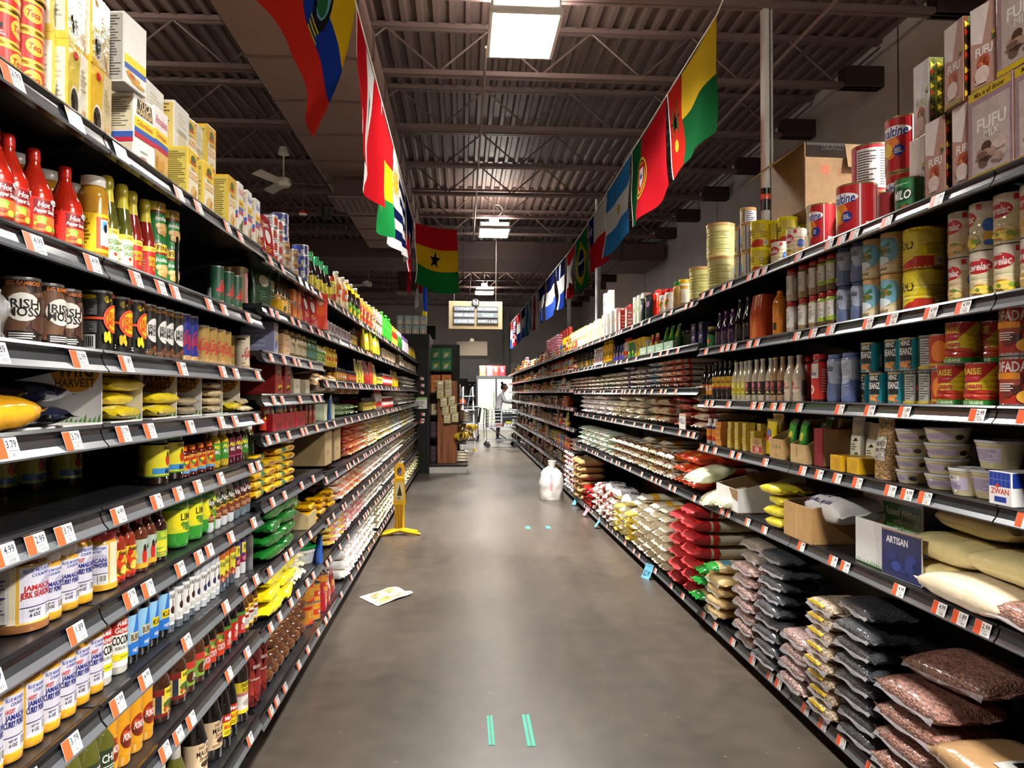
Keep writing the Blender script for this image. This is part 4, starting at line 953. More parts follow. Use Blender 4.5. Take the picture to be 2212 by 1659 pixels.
run(-1, Z7, 'burnt', 268, 316, 'blue-labelled burnt sugar bottle', n=2, turn=-.25); run(-1, Z7, 'molasses', 314, 362, 'blue-labelled molasses bottle', n=2, turn=-.25)
def vs(c, pic): return [W(.14, .74, 'e4e2de'), ('t', 'VANIL', -2, .64, .09, '2a2a2e', 90), ('e', 0, .4, 24, .07, pic), ('r', -6, .4, 2, .58, pic), ('n', -36, .18, 36, .28, 'aaa6a0', 3)]
bottle('vstick_d', 'essence_bottle', 'bottle', 'stick', .0175, 0.156, '5a646c', '4a5058', vs('', '3a1a1a'), m='gloss'); bottle('vstick_w', 'essence_bottle', 'bottle', 'stick', .0175, 0.146, 'b8bec2', 'b4bcc2', vs('', '2a2f5a'), m='gloss')
bottle('vstick_o', 'essence_bottle', 'bottle', 'stick', .0185, 0.172, '4a5460', '5a626a', [W(.2, .74, 'b8602a'), ('r', -46, .3, 40, .62, 'd8d03a'), ('t', 'VAN', -4, .52, .1, 'black', 70), ('f', -40, .16, 40, .36, ['c87a6a', '8a3a2a', 'd8a08a'], 7)], m='gloss'); bottle('vstick_p', 'essence_bottle', 'bottle', 'stick', .0195, 0.174, 'dcdade', 'dedce0', [W(.24, .74, '4a3478'), ('r', -180, .24, 180, .38, '7a1a30'), ('r', -40, .44, 44, .66, 'd8d03a'), ('t', 'N', 4, .56, .12, 'black', 40), ('f', -50, .26, 50, .46, ['c87a8a', '9a3a5a', 'd8a0a8'], 8)], m='gloss')
run(-1, Z7, 'vstick_d', 360, 421, 'grey-capped vanilla essence bottle', n=4, turn=-.3); run(-1, Z7, 'vstick_w', 420, 472, 'pale-capped clear essence bottle', n=5, turn=-.3); run(-1, Z7, 'vstick_o', 470, 504, 'orange-labelled essence bottle', n=3, turn=-.3); run(-1, Z7, 'vstick_p', 504, 542, 'purple-labelled essence bottle', n=3, turn=-.3)
q = MB(); q.box(-.3, -.003, 0, 0, .003, .13, 'b5b8bb', 'steel', bev=.0015); tag(link('shelf_divider', q.mesh('shelf_divider'), None, (LX-.01, 2.80, Z7+.001)), 'thin steel divider ending the essence bottles', 'divider')

# ---- eighth shelf
bottle('chief', 'sauce_bottle', 'bottle', 'wine', .036, 0.2, '5c5c22', 'b4aea2', [W(.1, .4, '2c3c24'), ('t', 'CHIEF', 6, .3, .09, 'white', 76), ('n', -30, .16, 40, .22, 'c8d0c0', 2)])
run(-1, Z8, 'chief', 84, 238, 'green sauce bottle with grey cap', n=4, turn=-.25); run(-1, Z8, 'chief', 60, 190, 'green sauce bottle', n=3, inset=.1)
bottle('ponche', 'malt_drink_bottle', 'bottle', 'waist', .029, 0.198, 'dc9a1e', None, [W(.14, .5, 'd8961c'), ('e', 0, .34, 44, .14, '8a2a1a'), ('f', -44, .2, 44, .48, ['3a1a12', 'c04a24', 'e8b85a', '6a2a1a'], 10), ('t', 'PONCHE', 4, .35, .08, 'white', 66, .2)], m='glassy')
KIND['ponche'].parts.append(('cap', (lambda q: (q.lathe([(.0245, .178, '2c1a14'), (.0255, .185, '2c1a14'), (.024, .215, '2c1a14'), (.02, .22, '2c1a14'), (0, .22, '2c1a14')], 'gloss', 16), q)[1])(MB()).mesh('cap')))
run(-1, Z8, 'ponche', 218, 326, 'yellow drink bottle with brown cap', n=4, turn=-.25)
bottle('jerkbrown', 'jerk_marinade_bottle', 'bottle', 'necky', .037, 0.22, '3a2012', '9a2a18', [W(.08, .42, 'd8c46a'), ('r', -180, .08, 180, .12, '7a2018'), ('r', -60, .34, -10, .42, '7a1c18'), ('r', -46, .12, -22, .34, '2a2a3a'), ('e', 16, .22, 30, .05, '4a6a2a'), ('r', -10, .3, 60, .42, 'e8d02c'), ('t', 'Walkers', 26, .37, .05, 'black', 60, .1), ('t', 'Jerk', 34, .19, .09, '3a1a10', 44, .1), ('f', -14, .13, 20, .26, ['c04a24', '5a8a3a', 'c9a04a'], 6)])
bottle('jerkgreen', 'jerk_marinade_bottle', 'bottle', 'sauce', .032, 0.21, '4a2a16', '4a2a16', [W(.1, .44, '7a9a3a'), ('r', -180, .34, 180, .44, 'b8342a'), ('e', -4, .22, 30, .08, '4a2a14'), ('t', 'Jerk', 26, .24, .08, 'f0e8c8', 50, .1)])
bottle('oxtail', 'browning_bottle', 'bottle', 'sauce', .027, 0.205, '1c100c', '1c100c', [W(.1, .46, 'c43a1c'), ('e', -10, .38, 36, .06, '5a7a2a'), ('f', -50, .3, 30, .46, ['5a3a1a', '7a9a3a', 'd8a05a'], 7), ('t', 'OXTAIL', 2, .24, .09, 'white', 80)])
bottle('soywide', 'soy_sauce_bottle', 'bottle', 'wine', .03, 0.204, '120d0c', '120d0c', [W(.08, .44, 'b0281c'), ('r', -180, .4, 180, .46, '4a7a2a'), ('e', 6, .3, 20, .06, 'white'), ('n', -20, .14, 34, .24, 'e8c8b8', 4)])
bottle('amber', 'hot_sauce_bottle', 'bottle', 'sauce', .024, 0.19, '5a3414', '2a1a14', [W(.1, .5, 'e8c22c'), ('r', -40, .14, 40, .4, 'e6e4de'), ('r', -180, .3, 180, .36, '8a2a1a'), ('n', -30, .16, 30, .28, '5a5a5a', 5), ('t', 'HOT', 0, .44, .06, '7a1a14', 50)])
run(-1, Z8, 'jerkbrown', 322, 396, 'brown jerk marinade bottle with red neck', n=2, turn=-.3); run(-1, Z8, 'jerkgreen', 394, 434, 'green-labelled jerk marinade bottle', n=2, turn=-.3); run(-1, Z8, 'oxtail', 432, 476, 'red-labelled oxtail sauce bottle', n=3, turn=-.3); run(-1, Z8, 'soywide', 474, 522, 'black soy sauce bottle with red label', n=3, turn=-.3); run(-1, Z8, 'amber', 520, 552, 'amber sauce bottle with yellow label', n=3, turn=-.3)
# ---- floor-level shelf
run(-1, ZB, 'chief', 335, 400, 'green sauce bottle with grey cap', n=2, turn=-.25); run(-1, ZB, 'chief', 230, 330, 'green sauce bottle with grey cap', n=3, turn=-.25)
bottle('mauby', 'syrup_bottle', 'bottle', 'wine', .042, 0.268, '14100e', '9a9488', [W(.14, .48, 'd8bc96'), ('t', 'SWEET AND', 0, .43, .035, '4a2a1a', 60), ('t', 'MAUBY', 0, .365, .06, '2a1a14', 76), ('t', 'Syrup', 0, .305, .05, '4a2a1a', 50, .2), ('e', 4, .235, 24, .035, '3a2a20'), ('r', -6, .46, 10, .49, '3a3a6a'), ('n', -40, .16, 40, .2, '5a3a24', 2)])
bottle('mavi', 'syrup_bottle', 'bottle', 'wine', .03, 0.26, '14100e', '9a9488', [W(.16, .44, 'e0c81e'), ('r', -180, .34, 180, .44, 'b8281c'), ('t', 'Mak', -6, .39, .05, 'white', 60), ('t', 'MAUBY', -2, .28, .06, 'b8281c', 76), ('n', -40, .18, 40, .23, '5a4a14', 2)])
bottle('rocaf', 'syrup_bottle', 'bottle', 'jar', .034, 0.228, '241814', '181310', [W(.14, .62, 'e6e2da'), ('r', -180, .46, 180, .64, 'e8d02c'), ('t', 'ORIGINAL', -6, .59, .06, 'black', 76), ('t', 'ROCA', -2, .51, .06, '5a4a10', 60), ('r', -180, .42, 180, .47, 'c87a7a'), ('e', -2, .3, 30, .05, 'b0a8a0'), ('r', -180, .14, 180, .2, 'e8d02c')])
run(-1, ZB, 'mauby', 402, 476, 'black mauby syrup bottle with cream label', n=2, turn=-.3); run(-1, ZB, 'mavi', 474, 508, 'black syrup bottle with yellow label', n=2, turn=-.3); run(-1, ZB, 'rocaf', 506, 532, 'dark syrup bottle with white and yellow label', n=1, turn=-.3)
can('redbean_tube', 'red_bean_tube', 'canister', .03, .26, [W(.0, .97, '4a1414'), ('f', -180, .02, 0, .95, ['7a1f1f', '8c2a24', '5a1616', 'a83a30'], 34), ('f', -60, .02, 150, .95, ['7a1f1f', '8c2a24', '5a1616'], 26), ('t', 'BEANS', -4, .6, .05, 'e8d8d0', 60), ('n', -50, .4, 20, .43, 'e8d8d0', 2)], rim='2a1414')
run(-1, ZB, 'redbean_tube', 534, 568, 'tall dark red bean tube', n=2, turn=-.3)
# ------------------------------------------------------------------ goods: left bays from the third on
A1, A2, A3, A4, A5, A6, A7, A8, AB = L1
def blob(v0, v1, cols, n=8, a=-60, b=50): return ('f', a, v0, b, v1, cols, n)
can('tin_blue', 'round_tin', 'tin', .042, .055, [W(.1, .9, '2a3c8c'), ('r', -20, .1, 60, .9, 'd8dce6'), blob(.15, .8, ['d8583a', 'e8a08a', 'c43a2a'], 6, -14, 56), ('b', -70, .15, -44, .5)])
can('tin_tan', 'round_tin', 'tin', .044, .05, [W(.1, .9, 'a8885c'), blob(.12, .88, ['7a4a2a', 'c9a070', 'e0c8a0', '8a5a34'], 12, -60, 60), ('b', -84, .2, -62, .7)])
can('tin_white', 'round_tin', 'tin', .034, .055, [W(.1, .9, 'd8d6d2'), ('r', -40, .2, 50, .8, 'b8463a'), ('n', -90, .2, -50, .8, '6a6a6a', 5)])
can('canister_red', 'drink_canister', 'canister', .03, .14, [W(.02, .98, 'a01c28'), blob(.1, .9, ['e8e4dc', 'd8a0a0', '7a1420'], 9)], rim='a01c28', lid='e8e4dc')
bottle('yellowcap', 'water_bottle', 'bottle', 'pet', .034, .2, 'c8ccd4', 'f0d020', [W(.4, .62, '4a5ab0')], m='glassy')
bottle('greencap', 'syrup_bottle', 'bottle', 'wine', .036, .24, '14110f', '1f9a58', [W(.08, .44, 'e0cc28'), blob(.12, .4, ['d8401c', '7a9a2a', 'e8e04a'], 7)], m='glassy')
bottle('vinegar', 'vinegar_bottle', 'bottle', 'pet', .042, .26, 'd8c8a4', 'ecebe6', [W(.34, .66, 'd8622c'), ('r', -50, .4, 50, .52, 'e9e7e2'), blob(.54, .64, ['e8a02c', 'f0d020'], 5)], m='glassy')
bottle('darkjuice', 'syrup_bottle', 'bottle', 'pet', .042, .27, '2a120e', 'ecebe6', [W(.08, .4, '6aa82a'), blob(.1, .38, ['f0d020', 'e8e84a', '3a8a2a'], 8)], m='glassy', neck=(.72, 'e8c81e'))
bottle('orangejuice', 'juice_bottle', 'bottle', 'jug', .04, .24, 'd88a34', 'ecebe6', [W(.2, .62, 'd8402c'), blob(.24, .58, ['3a7ac0', 'f0d84a', 'e8e4dc'], 7)], m='glassy')
bottle('sodagreen', 'soda_bottle', 'bottle', 'pet', .042, .3, '2c9a24', '2c8a2c', [W(.4, .6, '3aa030')], m='glassy')
bottle('slimred', 'sauce_bottle', 'bottle', 'wine', .026, .24, 'a8281c', 'e8d03a', [W(.12, .42, 'e0b83a')]); bottle('slimgreen', 'sauce_bottle', 'bottle', 'wine', .026, .24, '2f8a2a', 'ecebe6', [W(.12, .42, '2a6a2a')]); bottle('slimwhite', 'sauce_bottle', 'bottle', 'wine', .026, .24, 'd8d4d8', '7a5aa0', [W(.12, .5, 'd8c8d8')])
for k in ('slimred', 'slimgreen', 'slimwhite'): pass
bottle('thinbrown', 'sauce_bottle', 'bottle', 'wine', .024, .2, '3a2a18', '1a1410', [W(.1, .45, 'b8863a'), ('n', -40, .14, 40, .4, 'e8d8b0', 4)])
bottle('jar_gold', 'spread_jar', 'jar', 'jar', .036, .13, '8a7448', 'c9ab6a', [W(.2, .72, 'd0c0a0'), blob(.24, .7, ['7a6a4a', 'a08a5a'], 5)], m='glassy', capname='lid')
bottle('jar_greencap', 'condiment_jar', 'jar', 'jar', .026, .105, 'd8ceb0', 'c8c83a', [W(.2, .7, '5aa03a'), blob(.24, .66, ['e8e0c8', 'e08a3a'], 4)], capname='lid')
bottle('jar_yellow', 'condiment_jar', 'jar', 'malta', .027, .115, 'e0b81c', 'f0d81e', [W(.2, .6, 'f0d020'), ('r', -40, .3, 40, .5, 'd8581c')], capname='lid')
bottle('jar_white', 'supplement_jar', 'jar', 'wide', .032, .095, 'c4c6cc', 'e6e4e0', [W(.1, .8, 'c8ccd8'), ('r', -30, .35, 40, .75, '8a3a34'), ('n', -90, .2, -40, .7, '7a7a8a', 5)], m='gloss', capname='lid')
bottle('small_brown', 'condiment_jar', 'jar', 'malta', .019, .09, '4a2a14', '1c2038', [W(.16, .66, 'd89a2c'), ('r', -30, .3, 30, .5, 'e8e4dc')], capname='lid'); bottle('small_navy', 'condiment_jar', 'jar', 'malta', .019, .085, '2a1a1a', '16204a', [W(.16, .66, 'c8502c'), ('r', -30, .3, 30, .5, 'e8a06a')], capname='lid')
bottle('jar_red', 'sauce_jar', 'jar', 'jar', .034, .13, '8a1c14', 'd8d4cc', [W(.16, .7, 'b8302a'), ('r', -60, .3, 60, .56, 'e4ded6')], capname='lid')
bottle('jar_dark', 'sauce_jar', 'jar', 'jar', .03, .12, '3a1a12', '1a1a1a', [W(.16, .7, 'c8b84a'), blob(.2, .66, ['a83a2a', '7a8a3a'], 5)], capname='lid')
bottle('jar_pale', 'sauce_jar', 'jar', 'jar', .03, .12, 'd0c4a4', 'c8b060', [W(.16, .7, 'dcd6c6'), blob(.2, .66, ['b87a3a', '8aa05a', 'c8a878'], 6)], capname='lid')
bottle('squeeze', 'squeeze_bottle', 'bottle', 'slim', .03, .19, 'e0ddd6', 'c8281c', [W(.2, .4, 'c8281c'), W(.4, .62, 'e4e2de')], m='gloss')
pouch('p_green', 'pouch', 'pouch', .15, .2, .05, '24452c', [('e', 0, .6, .5, .12, 'b8b09a'), ('n', -.5, .2, .5, .4, '5a7a5a', 4)], seed=2)
pouch('p_red', 'pouch', 'pouch', .12, .2, .05, 'a01c28', [('e', 0, .55, .34, .15, 'e4e0da'), ('n', -.5, .2, .5, .34, 'd8a04a', 3), ('t', 'CAFE', 0, .8, .08, 'e8d8b0', 1.2)], seed=5)
pouch('p_orange', 'pouch', 'pouch', .14, .2, .05, 'd83a24', [('e', 0, .5, .55, .16, 'e8622c'), ('e', 0, .72, .4, .08, 'e8b09a')], seed=8)
pouch('p_yellow', 'pouch', 'pouch', .1, .19, .04, 'd8c81e', [('e', 0, .45, .5, .14, 'e8e0a0'), ('r', -.8, .7, .8, .84, '4a8a2a')], seed=4); pouch('p_multi', 'pouch', 'pouch', .09, .15, .035, 'd8402c', [('r', -.9, .3, .9, .55, 'f0d84a'), ('e', 0, .68, .5, .1, '7a3a2a'), ('e', .1, .2, .5, .1, 'e8d0b0')], seed=6, top='e8a06a'); pouch('p_blue', 'pouch', 'pouch', .09, .15, .035, '3a6ab4', [('r', -.9, .3, .9, .55, 'f0d84a'), ('e', 0, .68, .4, .1, 'e8e0d0'), ('e', .1, .2, .5, .1, 'e8d0b0')], seed=7, top='6a8ac8')
def pbox(k, nm, w, d, h, c, c2, cols): carton(k, nm, w, d, h, c, [('r', -.9, .1, .9, .9, c2), ('f', -.8, .12, .8, .7, cols, 7), ('n', -.7, .74, .7, .86, c, 2)], [('n', -.7, .2, .7, .8, c2, 4)])
pbox('box_lilac', 'biscuit_box', .09, .14, .14, '9a9cc0', 'b8bad4', ['d8c84a', '5a6ab0', 'e4e0da']); pbox('box_tan', 'wafer_box', .12, .14, .05, 'c8a070', 'dcb88c', ['b8865a', 'e0c49a', 'a87044']); pbox('box_red', 'biscuit_box', .13, .16, .065, '8c2420', 'a83428', ['e8c83a', '3a1412', '6a8a3a']); pbox('box_cream', 'biscuit_box', .12, .14, .075, 'c0b494', 'dcd6c4', ['c9b48a', 'e4e0d0']); pbox('box_mint', 'tea_box', .1, .12, .095, 'c8d2b0', 'd8dcc0', ['8ab86a', 'e0a08a', 'e8e4c8']); pbox('box_maroon', 'spice_box', .055, .06, .1, '8a3428', 'a04a38', ['d8b49a', '6a1a14']); pbox('box_orange', 'snack_box', .06, .05, .15, 'd8742c', 'e8a04a', ['3a6ab4', 'c8402c', 'e8d8b0'])
pbox('box_yellow', 'biscuit_box', .1, .2, .06, 'd8a01e', 'e0b43a', ['3a2a14', '5a4424'])
bag('rolls', 'bread_bag', 'bag', .26, .2, .11, 'c9a478', m='film', p=2.2, seed=11, lab=[('f', -.7, 30, .7, 150, ['e0c49c', 'b88a58', 'd8b484', 'e8d4b4'], 22)], ends=(.7, 'e0ddd6'), n=2, axis='y', wr=1.6)
tub('snacktub', 'snack_tub', .062, .12, 'b8905c', 'c8c8c4', [W(.15, .85, 'c8a06a'), ('r', -60, .25, 60, .7, 'e8622c'), ('t', 'Suli', 0, .48, .25, 'e9e0d0', 80), blob(.1, .25, ['e8c88a', 'a8743c'], 5)], taper=.9)
bag('coffee_y', 'coffee_brick', 'coffee pack', .15, .1, .036, 'd8aa14', m='film', p=7, crimp=.008, seed=12, lab=[('r', -.55, 150, .55, 210, 'e0bc24'), ('r', -.5, 165, .4, 192, 'a8641c'), ('r', -.5, 345, .4, 372, 'a8641c')], axis='y', n=2, wr=.5)
bag('coffee_g', 'coffee_brick', 'coffee pack', .15, .1, .036, 'd8aa14', m='film', p=7, crimp=.008, seed=13, ends=(.05, '2c6a44'), lab=[('r', -.7, -20, .5, 20, '2a7a48'), ('f', -.6, -14, .4, 14, ['e8e4da', '1c5a34'], 4)], axis='y', n=2, wr=.5)
bag('redbag', 'red_rice_bag', 'bag', .3, .17, .055, '9c1822', m='film', seed=14, n=2)
bag('beanbag', 'bean_bag', 'bag', .2, .13, .052, 'ffffff', m='film', seed=15, n=3, lab=[('r', -.4, -40, .55, 40, 'd8d0c4')], p=3)
bag('ricebag', 'rice_bag', 'bag', .24, .16, .06, 'ffffff', m='film', seed=16, n=3)
bag('flourbag', 'flour_bag', 'bag', .2, .12, .065, 'ffffff', m='sack', seed=17, n=3, p=5, lab=[('r', .3, -60, .8, 60, 'b8302a')])
bag('chips', 'chip_bag', 'bag', .22, .17, .055, '14601f', m='film', seed=18, n=2, lab=[('t', 'Maduritos', 0, 95, 14, 'd8cc2c'), ('r', -.5, 60, -.2, 74, 'd8cc2c')], axis='y', wr=1.4)
bag('yellowbag', 'snack_bag', 'bag', .24, .16, .06, 'e8d81c', m='film', seed=19, n=2, lab=[('r', -.5, 55, .5, 110, '8a6a1a'), ('f', -.4, 60, .4, 105, ['d8b84a', 'a8821c'], 5)], axis='y', wr=1.3)
bag('cookie', 'biscuit_pack', 'pack', .17, .11, .04, 'ffffff', m='film', seed=20, n=3, lab=[('f', -.6, 40, .6, 140, ['e8c88a', 'c98a34', 'f0e0a0'], 6)], wr=1.2)
def bucket():
    mb = MB(); prof = [(0, 0, 'e0dfdb'), (.072, 0, 'e0dfdb'), (.075, .006, 'e0dfdb'), (.084, .06, 'e0dfdb'), (.088, .062, 'e0dfdb'), (.088, .074, 'e0dfdb'), (.084, .075, 'e0dfdb'), (.085, .086, 'e0dfdb')]
    mb.lathe(prof, 'gloss', 30); a = mb.mesh('lidded_bucket', 35)
    mb = MB(); mb.lathe([(.085, .08, '1c8a3c'), (.094, .081, '1c8a3c'), (.094, .095, '1c8a3c'), (.088, .097, '1c8a3c'), (.082, .092, '1c8a3c'), (0, .092, '1c8a3c')], 'gloss', 30); b = mb.mesh('lid')
    Kind('bucket', 'lidded_bucket', 'bucket', .19, .19, .097, [('lidded_bucket', a), ('lid', b), ('label', cyl_label(prof[1:], [('r', -40, .2, -10, .6, 'c8c8cc'), ('n', -60, .62, 40, .68, 'a0a0a0', 2)], .082, .086).mesh('label'))])
bucket()
def panela():
    mb = MB(); p = []
    for i in range(9):
        t = -1+2*i/8; p.append((.052*max(.02, (1-abs(t)**2.6))**.5, .031+.03*t, '6a3f26' if i < 7 else '9a6a3c'))
    mb.lathe(p, 'film', 18); a = mb.mesh('brown_sugar_cake')
    mb = MB(); fn = lambda u, v, o: (u, v, .0615+o-.35*(u*u+v*v)/.052); wrap(mb, [('e', 0, 0, .026, .022, 'd8a81c'), ('n', -.014, -.012, .014, .012, '7a2a14', 3)], fn, 1, 1, stepu=.02, base=.001); 
    Kind('panela', 'brown_sugar_cake', 'sugar cake', .106, .106, .061, [('brown_sugar_cake', a), ('sticker', mb.mesh('sticker'))])
panela()
can('golden_tin', 'fruit_tin', 'tin', .05, .12, [W(.04, .96, 'c8842a'), ('r', -180, .7, 180, .84, 'b8301c'), ('t', 'LOS', 0, .77, .1, 'f0d84a', 40), blob(.06, .3, ['e8622c', 'f0c83a', 'd8401c'], 8), ('r', -50, .36, 40, .6, 'd8a03c'), ('n', -40, .4, 30, .56, '7a5a1c', 3), W(.04, .1, 'b8301c')])
can('golden_tin_small', 'fruit_tin', 'tin', .038, .1, [W(.04, .96, 'd0902c'), ('r', -180, .3, 180, .6, 'c03a20'), blob(.62, .9, ['e8622c', 'f0c83a'], 6), ('t', 'ROJO', 0, .45, .16, 'f0e8d0', 70)])
tray('tray_red', 'display_carton', .2, .16, .085, 'a01c28', .85, [('p', [(-.5, .5), (.5, .5), (.4, .06), (-.4, .06)], '7a1420')], 'a01c28', m='print')
tray('tray_card', 'cardboard_box', .2, .3, .22, '9a8258', .96, [('n', -.5, .3, .5, .4, '6a5634', 2)], '8a7450')
tray('tray_card_low', 'cardboard_tray', .22, .26, .2, 'a89468', .35, [], '9a8a60', side=[('p', [(-.2, .5), (.1, .9), (.16, .86), (-.1, .5)], '4a5a34'), ('p', [(-.1, .5), (.4, .8), (.44, .72), (0, .45)], '4a5a34')])

# third bay (2.82 - 4.04)
run(-1, A1, 'p_red', 552, 576, 'tall red pack', n=2, color=['ffffff'], turn=-.2); run(-1, A1, 'canister_red', 556, 580, 'white-topped red canister', n=2, stack=1, inset=.07, dz=0)
run(-1, A1, 'tin_white', 576, 598, 'small white tin', n=2, stack=4); run(-1, A1, 'tin_blue', 590, 616, 'blue fish tin', n=1, stack=3, inset=.06, dz=.1+.052); run(-1, A1, 'tin_tan', 592, 634, 'tan meat tin', n=2, stack=3); run(-1, A1, 'tin_blue', 590, 616, 'blue fish tin in the rear', n=1, stack=3, inset=.11)
run(-1, A1, 'yellowcap', 618, 650, 'yellow-capped clear bottle', n=3, inset=.13); run(-1, A1, 'tin_blue', 637, 660, 'blue fish tin in the short stack', n=1, stack=4)
run(-1, A1, 'greencap', 664, 708, 'green-capped dark syrup bottle', n=4, inset=.03, back=1)
run(-1, A1, 'squeeze', 708, 722, 'pale squeeze bottle with yellow label', n=1, color='f0e060'); run(-1, A1, 'vinegar', 718, 744, 'ribbed orange-labelled vinegar bottle', n=2, back=1); run(-1, A1, 'darkjuice', 742, 770, 'dark syrup bottle with yellow neck', n=3, back=1); run(-1, A1, 'orangejuice', 768, 806, 'orange juice jug', n=5); run(-1, A1, 'darkjuice', 770, 800, 'dark bottle', n=3, inset=.12); run(-1, A1, 'jar_pale', 800, 822, 'jar with blue picture label', n=4, color='c8d0e8', stack=2)
run(-1, A1, 'sodagreen', 820, 843, 'green soda bottle', n=3, back=1); run(-1, A1, 'slimred', 842, 856, 'slim red bottle', n=4); run(-1, A1, 'slimgreen', 856, 866, 'slim green bottle', n=4); run(-1, A1, 'slimwhite', 864, 880, 'slim white bottle', n=5); run(-1, A1, 'p_yellow', 880, 900, 'yellow chip pouch', n=6, color=['ffffff', 'f0e0c0', 'e8b0a0'])
for k in range(2): run(-1, A1, 'box_mint', 824-4*k, 832-4*k, 'green carton standing high', n=1, inset=.2, stack=4, color='6ad04a')
# second shelf down
run(-1, A2, 'p_green', 553, 590, 'dark green hanging pouch', n=2, inset=.04, turn=-.3); run(-1, A2, 'box_yellow', 553, 578, 'yellow tray box with black disc', n=1, inset=.0, jr=.02); run(-1, A2, 'cookie', 560, 592, 'clear wrapped biscuit pack', n=2, inset=.01, dz=.061)
run(-1, A2, 'thinbrown', 592, 621, 'thin brown sauce bottle', n=4, back=1); run(-1, A2, 'box_orange', 621, 640, 'orange snack box', n=2); run(-1, A2, 'p_multi', 638, 650, 'white and gold snack pouch', n=1, color='f0e0d0'); run(-1, A2, 'p_red', 648, 676, 'large red coffee pouch', n=2, inset=.0, turn=-.2); run(-1, A2, 'p_orange', 674, 698, 'orange-red coffee pouch', n=1, inset=-.02, turn=-.5)
run(-1, A3, 'box_lilac', 552, 571, 'lilac biscuit box', n=1, stack=1); run(-1, A3, 'box_lilac', 552, 566, 'lilac biscuit box at the back', n=1, stack=1, inset=.16)
run(-1, A3, 'box_tan', 568, 602, 'tan wafer box', n=1, stack=3, inset=.01, jr=.06); run(-1, A3, 'jar_gold', 602, 652, 'gold-lidded spread jar', n=4, stack=1); run(-1, A3, 'jar_gold', 650, 676, 'teal spread jar', n=3, color='7ac0c0'); run(-1, A3, 'jar_greencap', 676, 698, 'green-labelled condiment jar', n=3); run(-1, A3, 'jar_yellow', 696, 722, 'yellow mustard jar', n=4)
run(-1, A4, 'box_red', 552, 596, 'dark red biscuit box', n=2, stack=2, jr=.05); run(-1, A4, 'box_cream', 597, 646, 'cream biscuit box', n=2, stack=[1, 2], jr=.05); run(-1, A4, 'rolls', 644, 704, 'clear bag of bread rolls', n=2, stack=1, inset=.0); run(-1, A4, 'snacktub', 716, 766, 'snack tub with orange label', n=3); run(-1, A4, 'jar_pale', 600, 640, 'round jar above the cream boxes', n=1, inset=.1, dz=0)
run(-1, A5, 'tray_red', 552, 625, 'dark red display carton', n=3, jr=.02, inset=.0)
for i, (a, kk) in enumerate(((560, 'p_multi'), (572, 'p_multi'), (587, 'p_blue'), (599, 'p_blue'), (614, 'p_multi'), (624, 'p_multi'))): put(-1, A5, kk, y_at(a, LX-.07), 'bright snack pouch in a red carton', inset=.03, dz=.006)
run(-1, A5, 'box_maroon', 635, 672, 'small maroon spice box', n=4); run(-1, A5, 'box_mint', 672, 708, 'pale green tea box', n=2, stack=1); run(-1, A5, 'box_mint', 676, 708, 'pale green tea box at the back', n=2, stack=1, inset=.15); run(-1, A5, 'p_blue', 706, 722, 'blue and white sachet pouch', n=1); run(-1, A5, 'cookie', 712, 748, 'pale green sachet', n=3, stack=2, color='c8e0b0')
# coffee bricks
ys0 = y_at(543, LX-.06)
for c in range(4):
    for t in range((5, 4, 5, 6)[c]):
        kk = 'coffee_g' if (c % 2 == 0 and c < 3) else 'coffee_y'
        if t*.036 > .2: continue
        put(-1, A6, kk, 2.91+.165*c, ('green' if kk[-1] == 'g' else 'yellow')+' coffee brick', inset=.01, dz=t*.036, tier=t, jr=.08)
run(-1, A6, 'tray_card', 640, 690, 'upright torn cardboard box', n=2, inset=.0, jr=.03); run(-1, A6, 'redbag', 692, 728, 'glossy red rice bag', n=2, stack=4, jr=.05)
run(-1, A7, 'chips', 545, 600, 'green plantain chip bag', n=2, stack=4, inset=-.02, jr=.15); run(-1, A7, 'tray_card_low', 602, 640, 'cardboard tray printed with a palm', n=1, inset=-.01, jr=.02); put(-1, A7, 'p_green', y_at(625, LX-.1), 'green pouch standing in the cardboard tray', inset=.06, dz=.006, color='60e070'); put(-1, A7, 'p_green', y_at(612, LX-.1), 'green pouch standing in the cardboard tray', inset=.08, dz=.006, color='60e070')
run(-1, A7, 'coffee_y', 645, 712, 'yellow packet', n=3, stack=3, inset=.0, color='fff0a0', jr=.3); run(-1, A7, 'chips', 670, 700, 'green bean bag', n=1, stack=4, inset=.1)
run(-1, A8, 'yellowbag', 548, 604, 'yellow wheat snack bag', n=2, stack=3, inset=-.02, jr=.2); run(-1, A8, 'cookie', 590, 620, 'small wrapped biscuit pack', n=3, stack=3, inset=.0, jr=.5, color='f0e8c8'); put(-1, A8, 'p_orange', y_at(604, LX-.2), 'orange-red pouch beside the buckets', inset=.12, color='f0a080')
run(-1, A8, 'bucket', 622, 672, 'white bucket with a green lid', n=1, stack=2, inset=.0, jr=.05); run(-1, A8, 'bucket', 690, 716, 'white bucket farther in', n=1, inset=.16); put(-1, A8, 'p_blue', y_at(688, LX), 'blue and white sugar pouch', inset=-.02, turn=.4, color='d0e0ff')
q = 0
for c in range(7):
    n = (2, 3, 3, 4, 4, 5, 5)[c]
    for t in range(min(n, 4)): put(-1, AB, 'panela', y_at(578+12*c, LX-.06)+.0, 'round brown sugar cake', inset=.03+.0*t, dz=t*.06, tier=t, jr=3)
    for t in range(min(n, 4)): put(-1, AB, 'panela', y_at(578+12*c, LX-.06)+.02, 'round brown sugar cake', inset=.145, dz=t*.06, tier=t, jr=3, back=True)
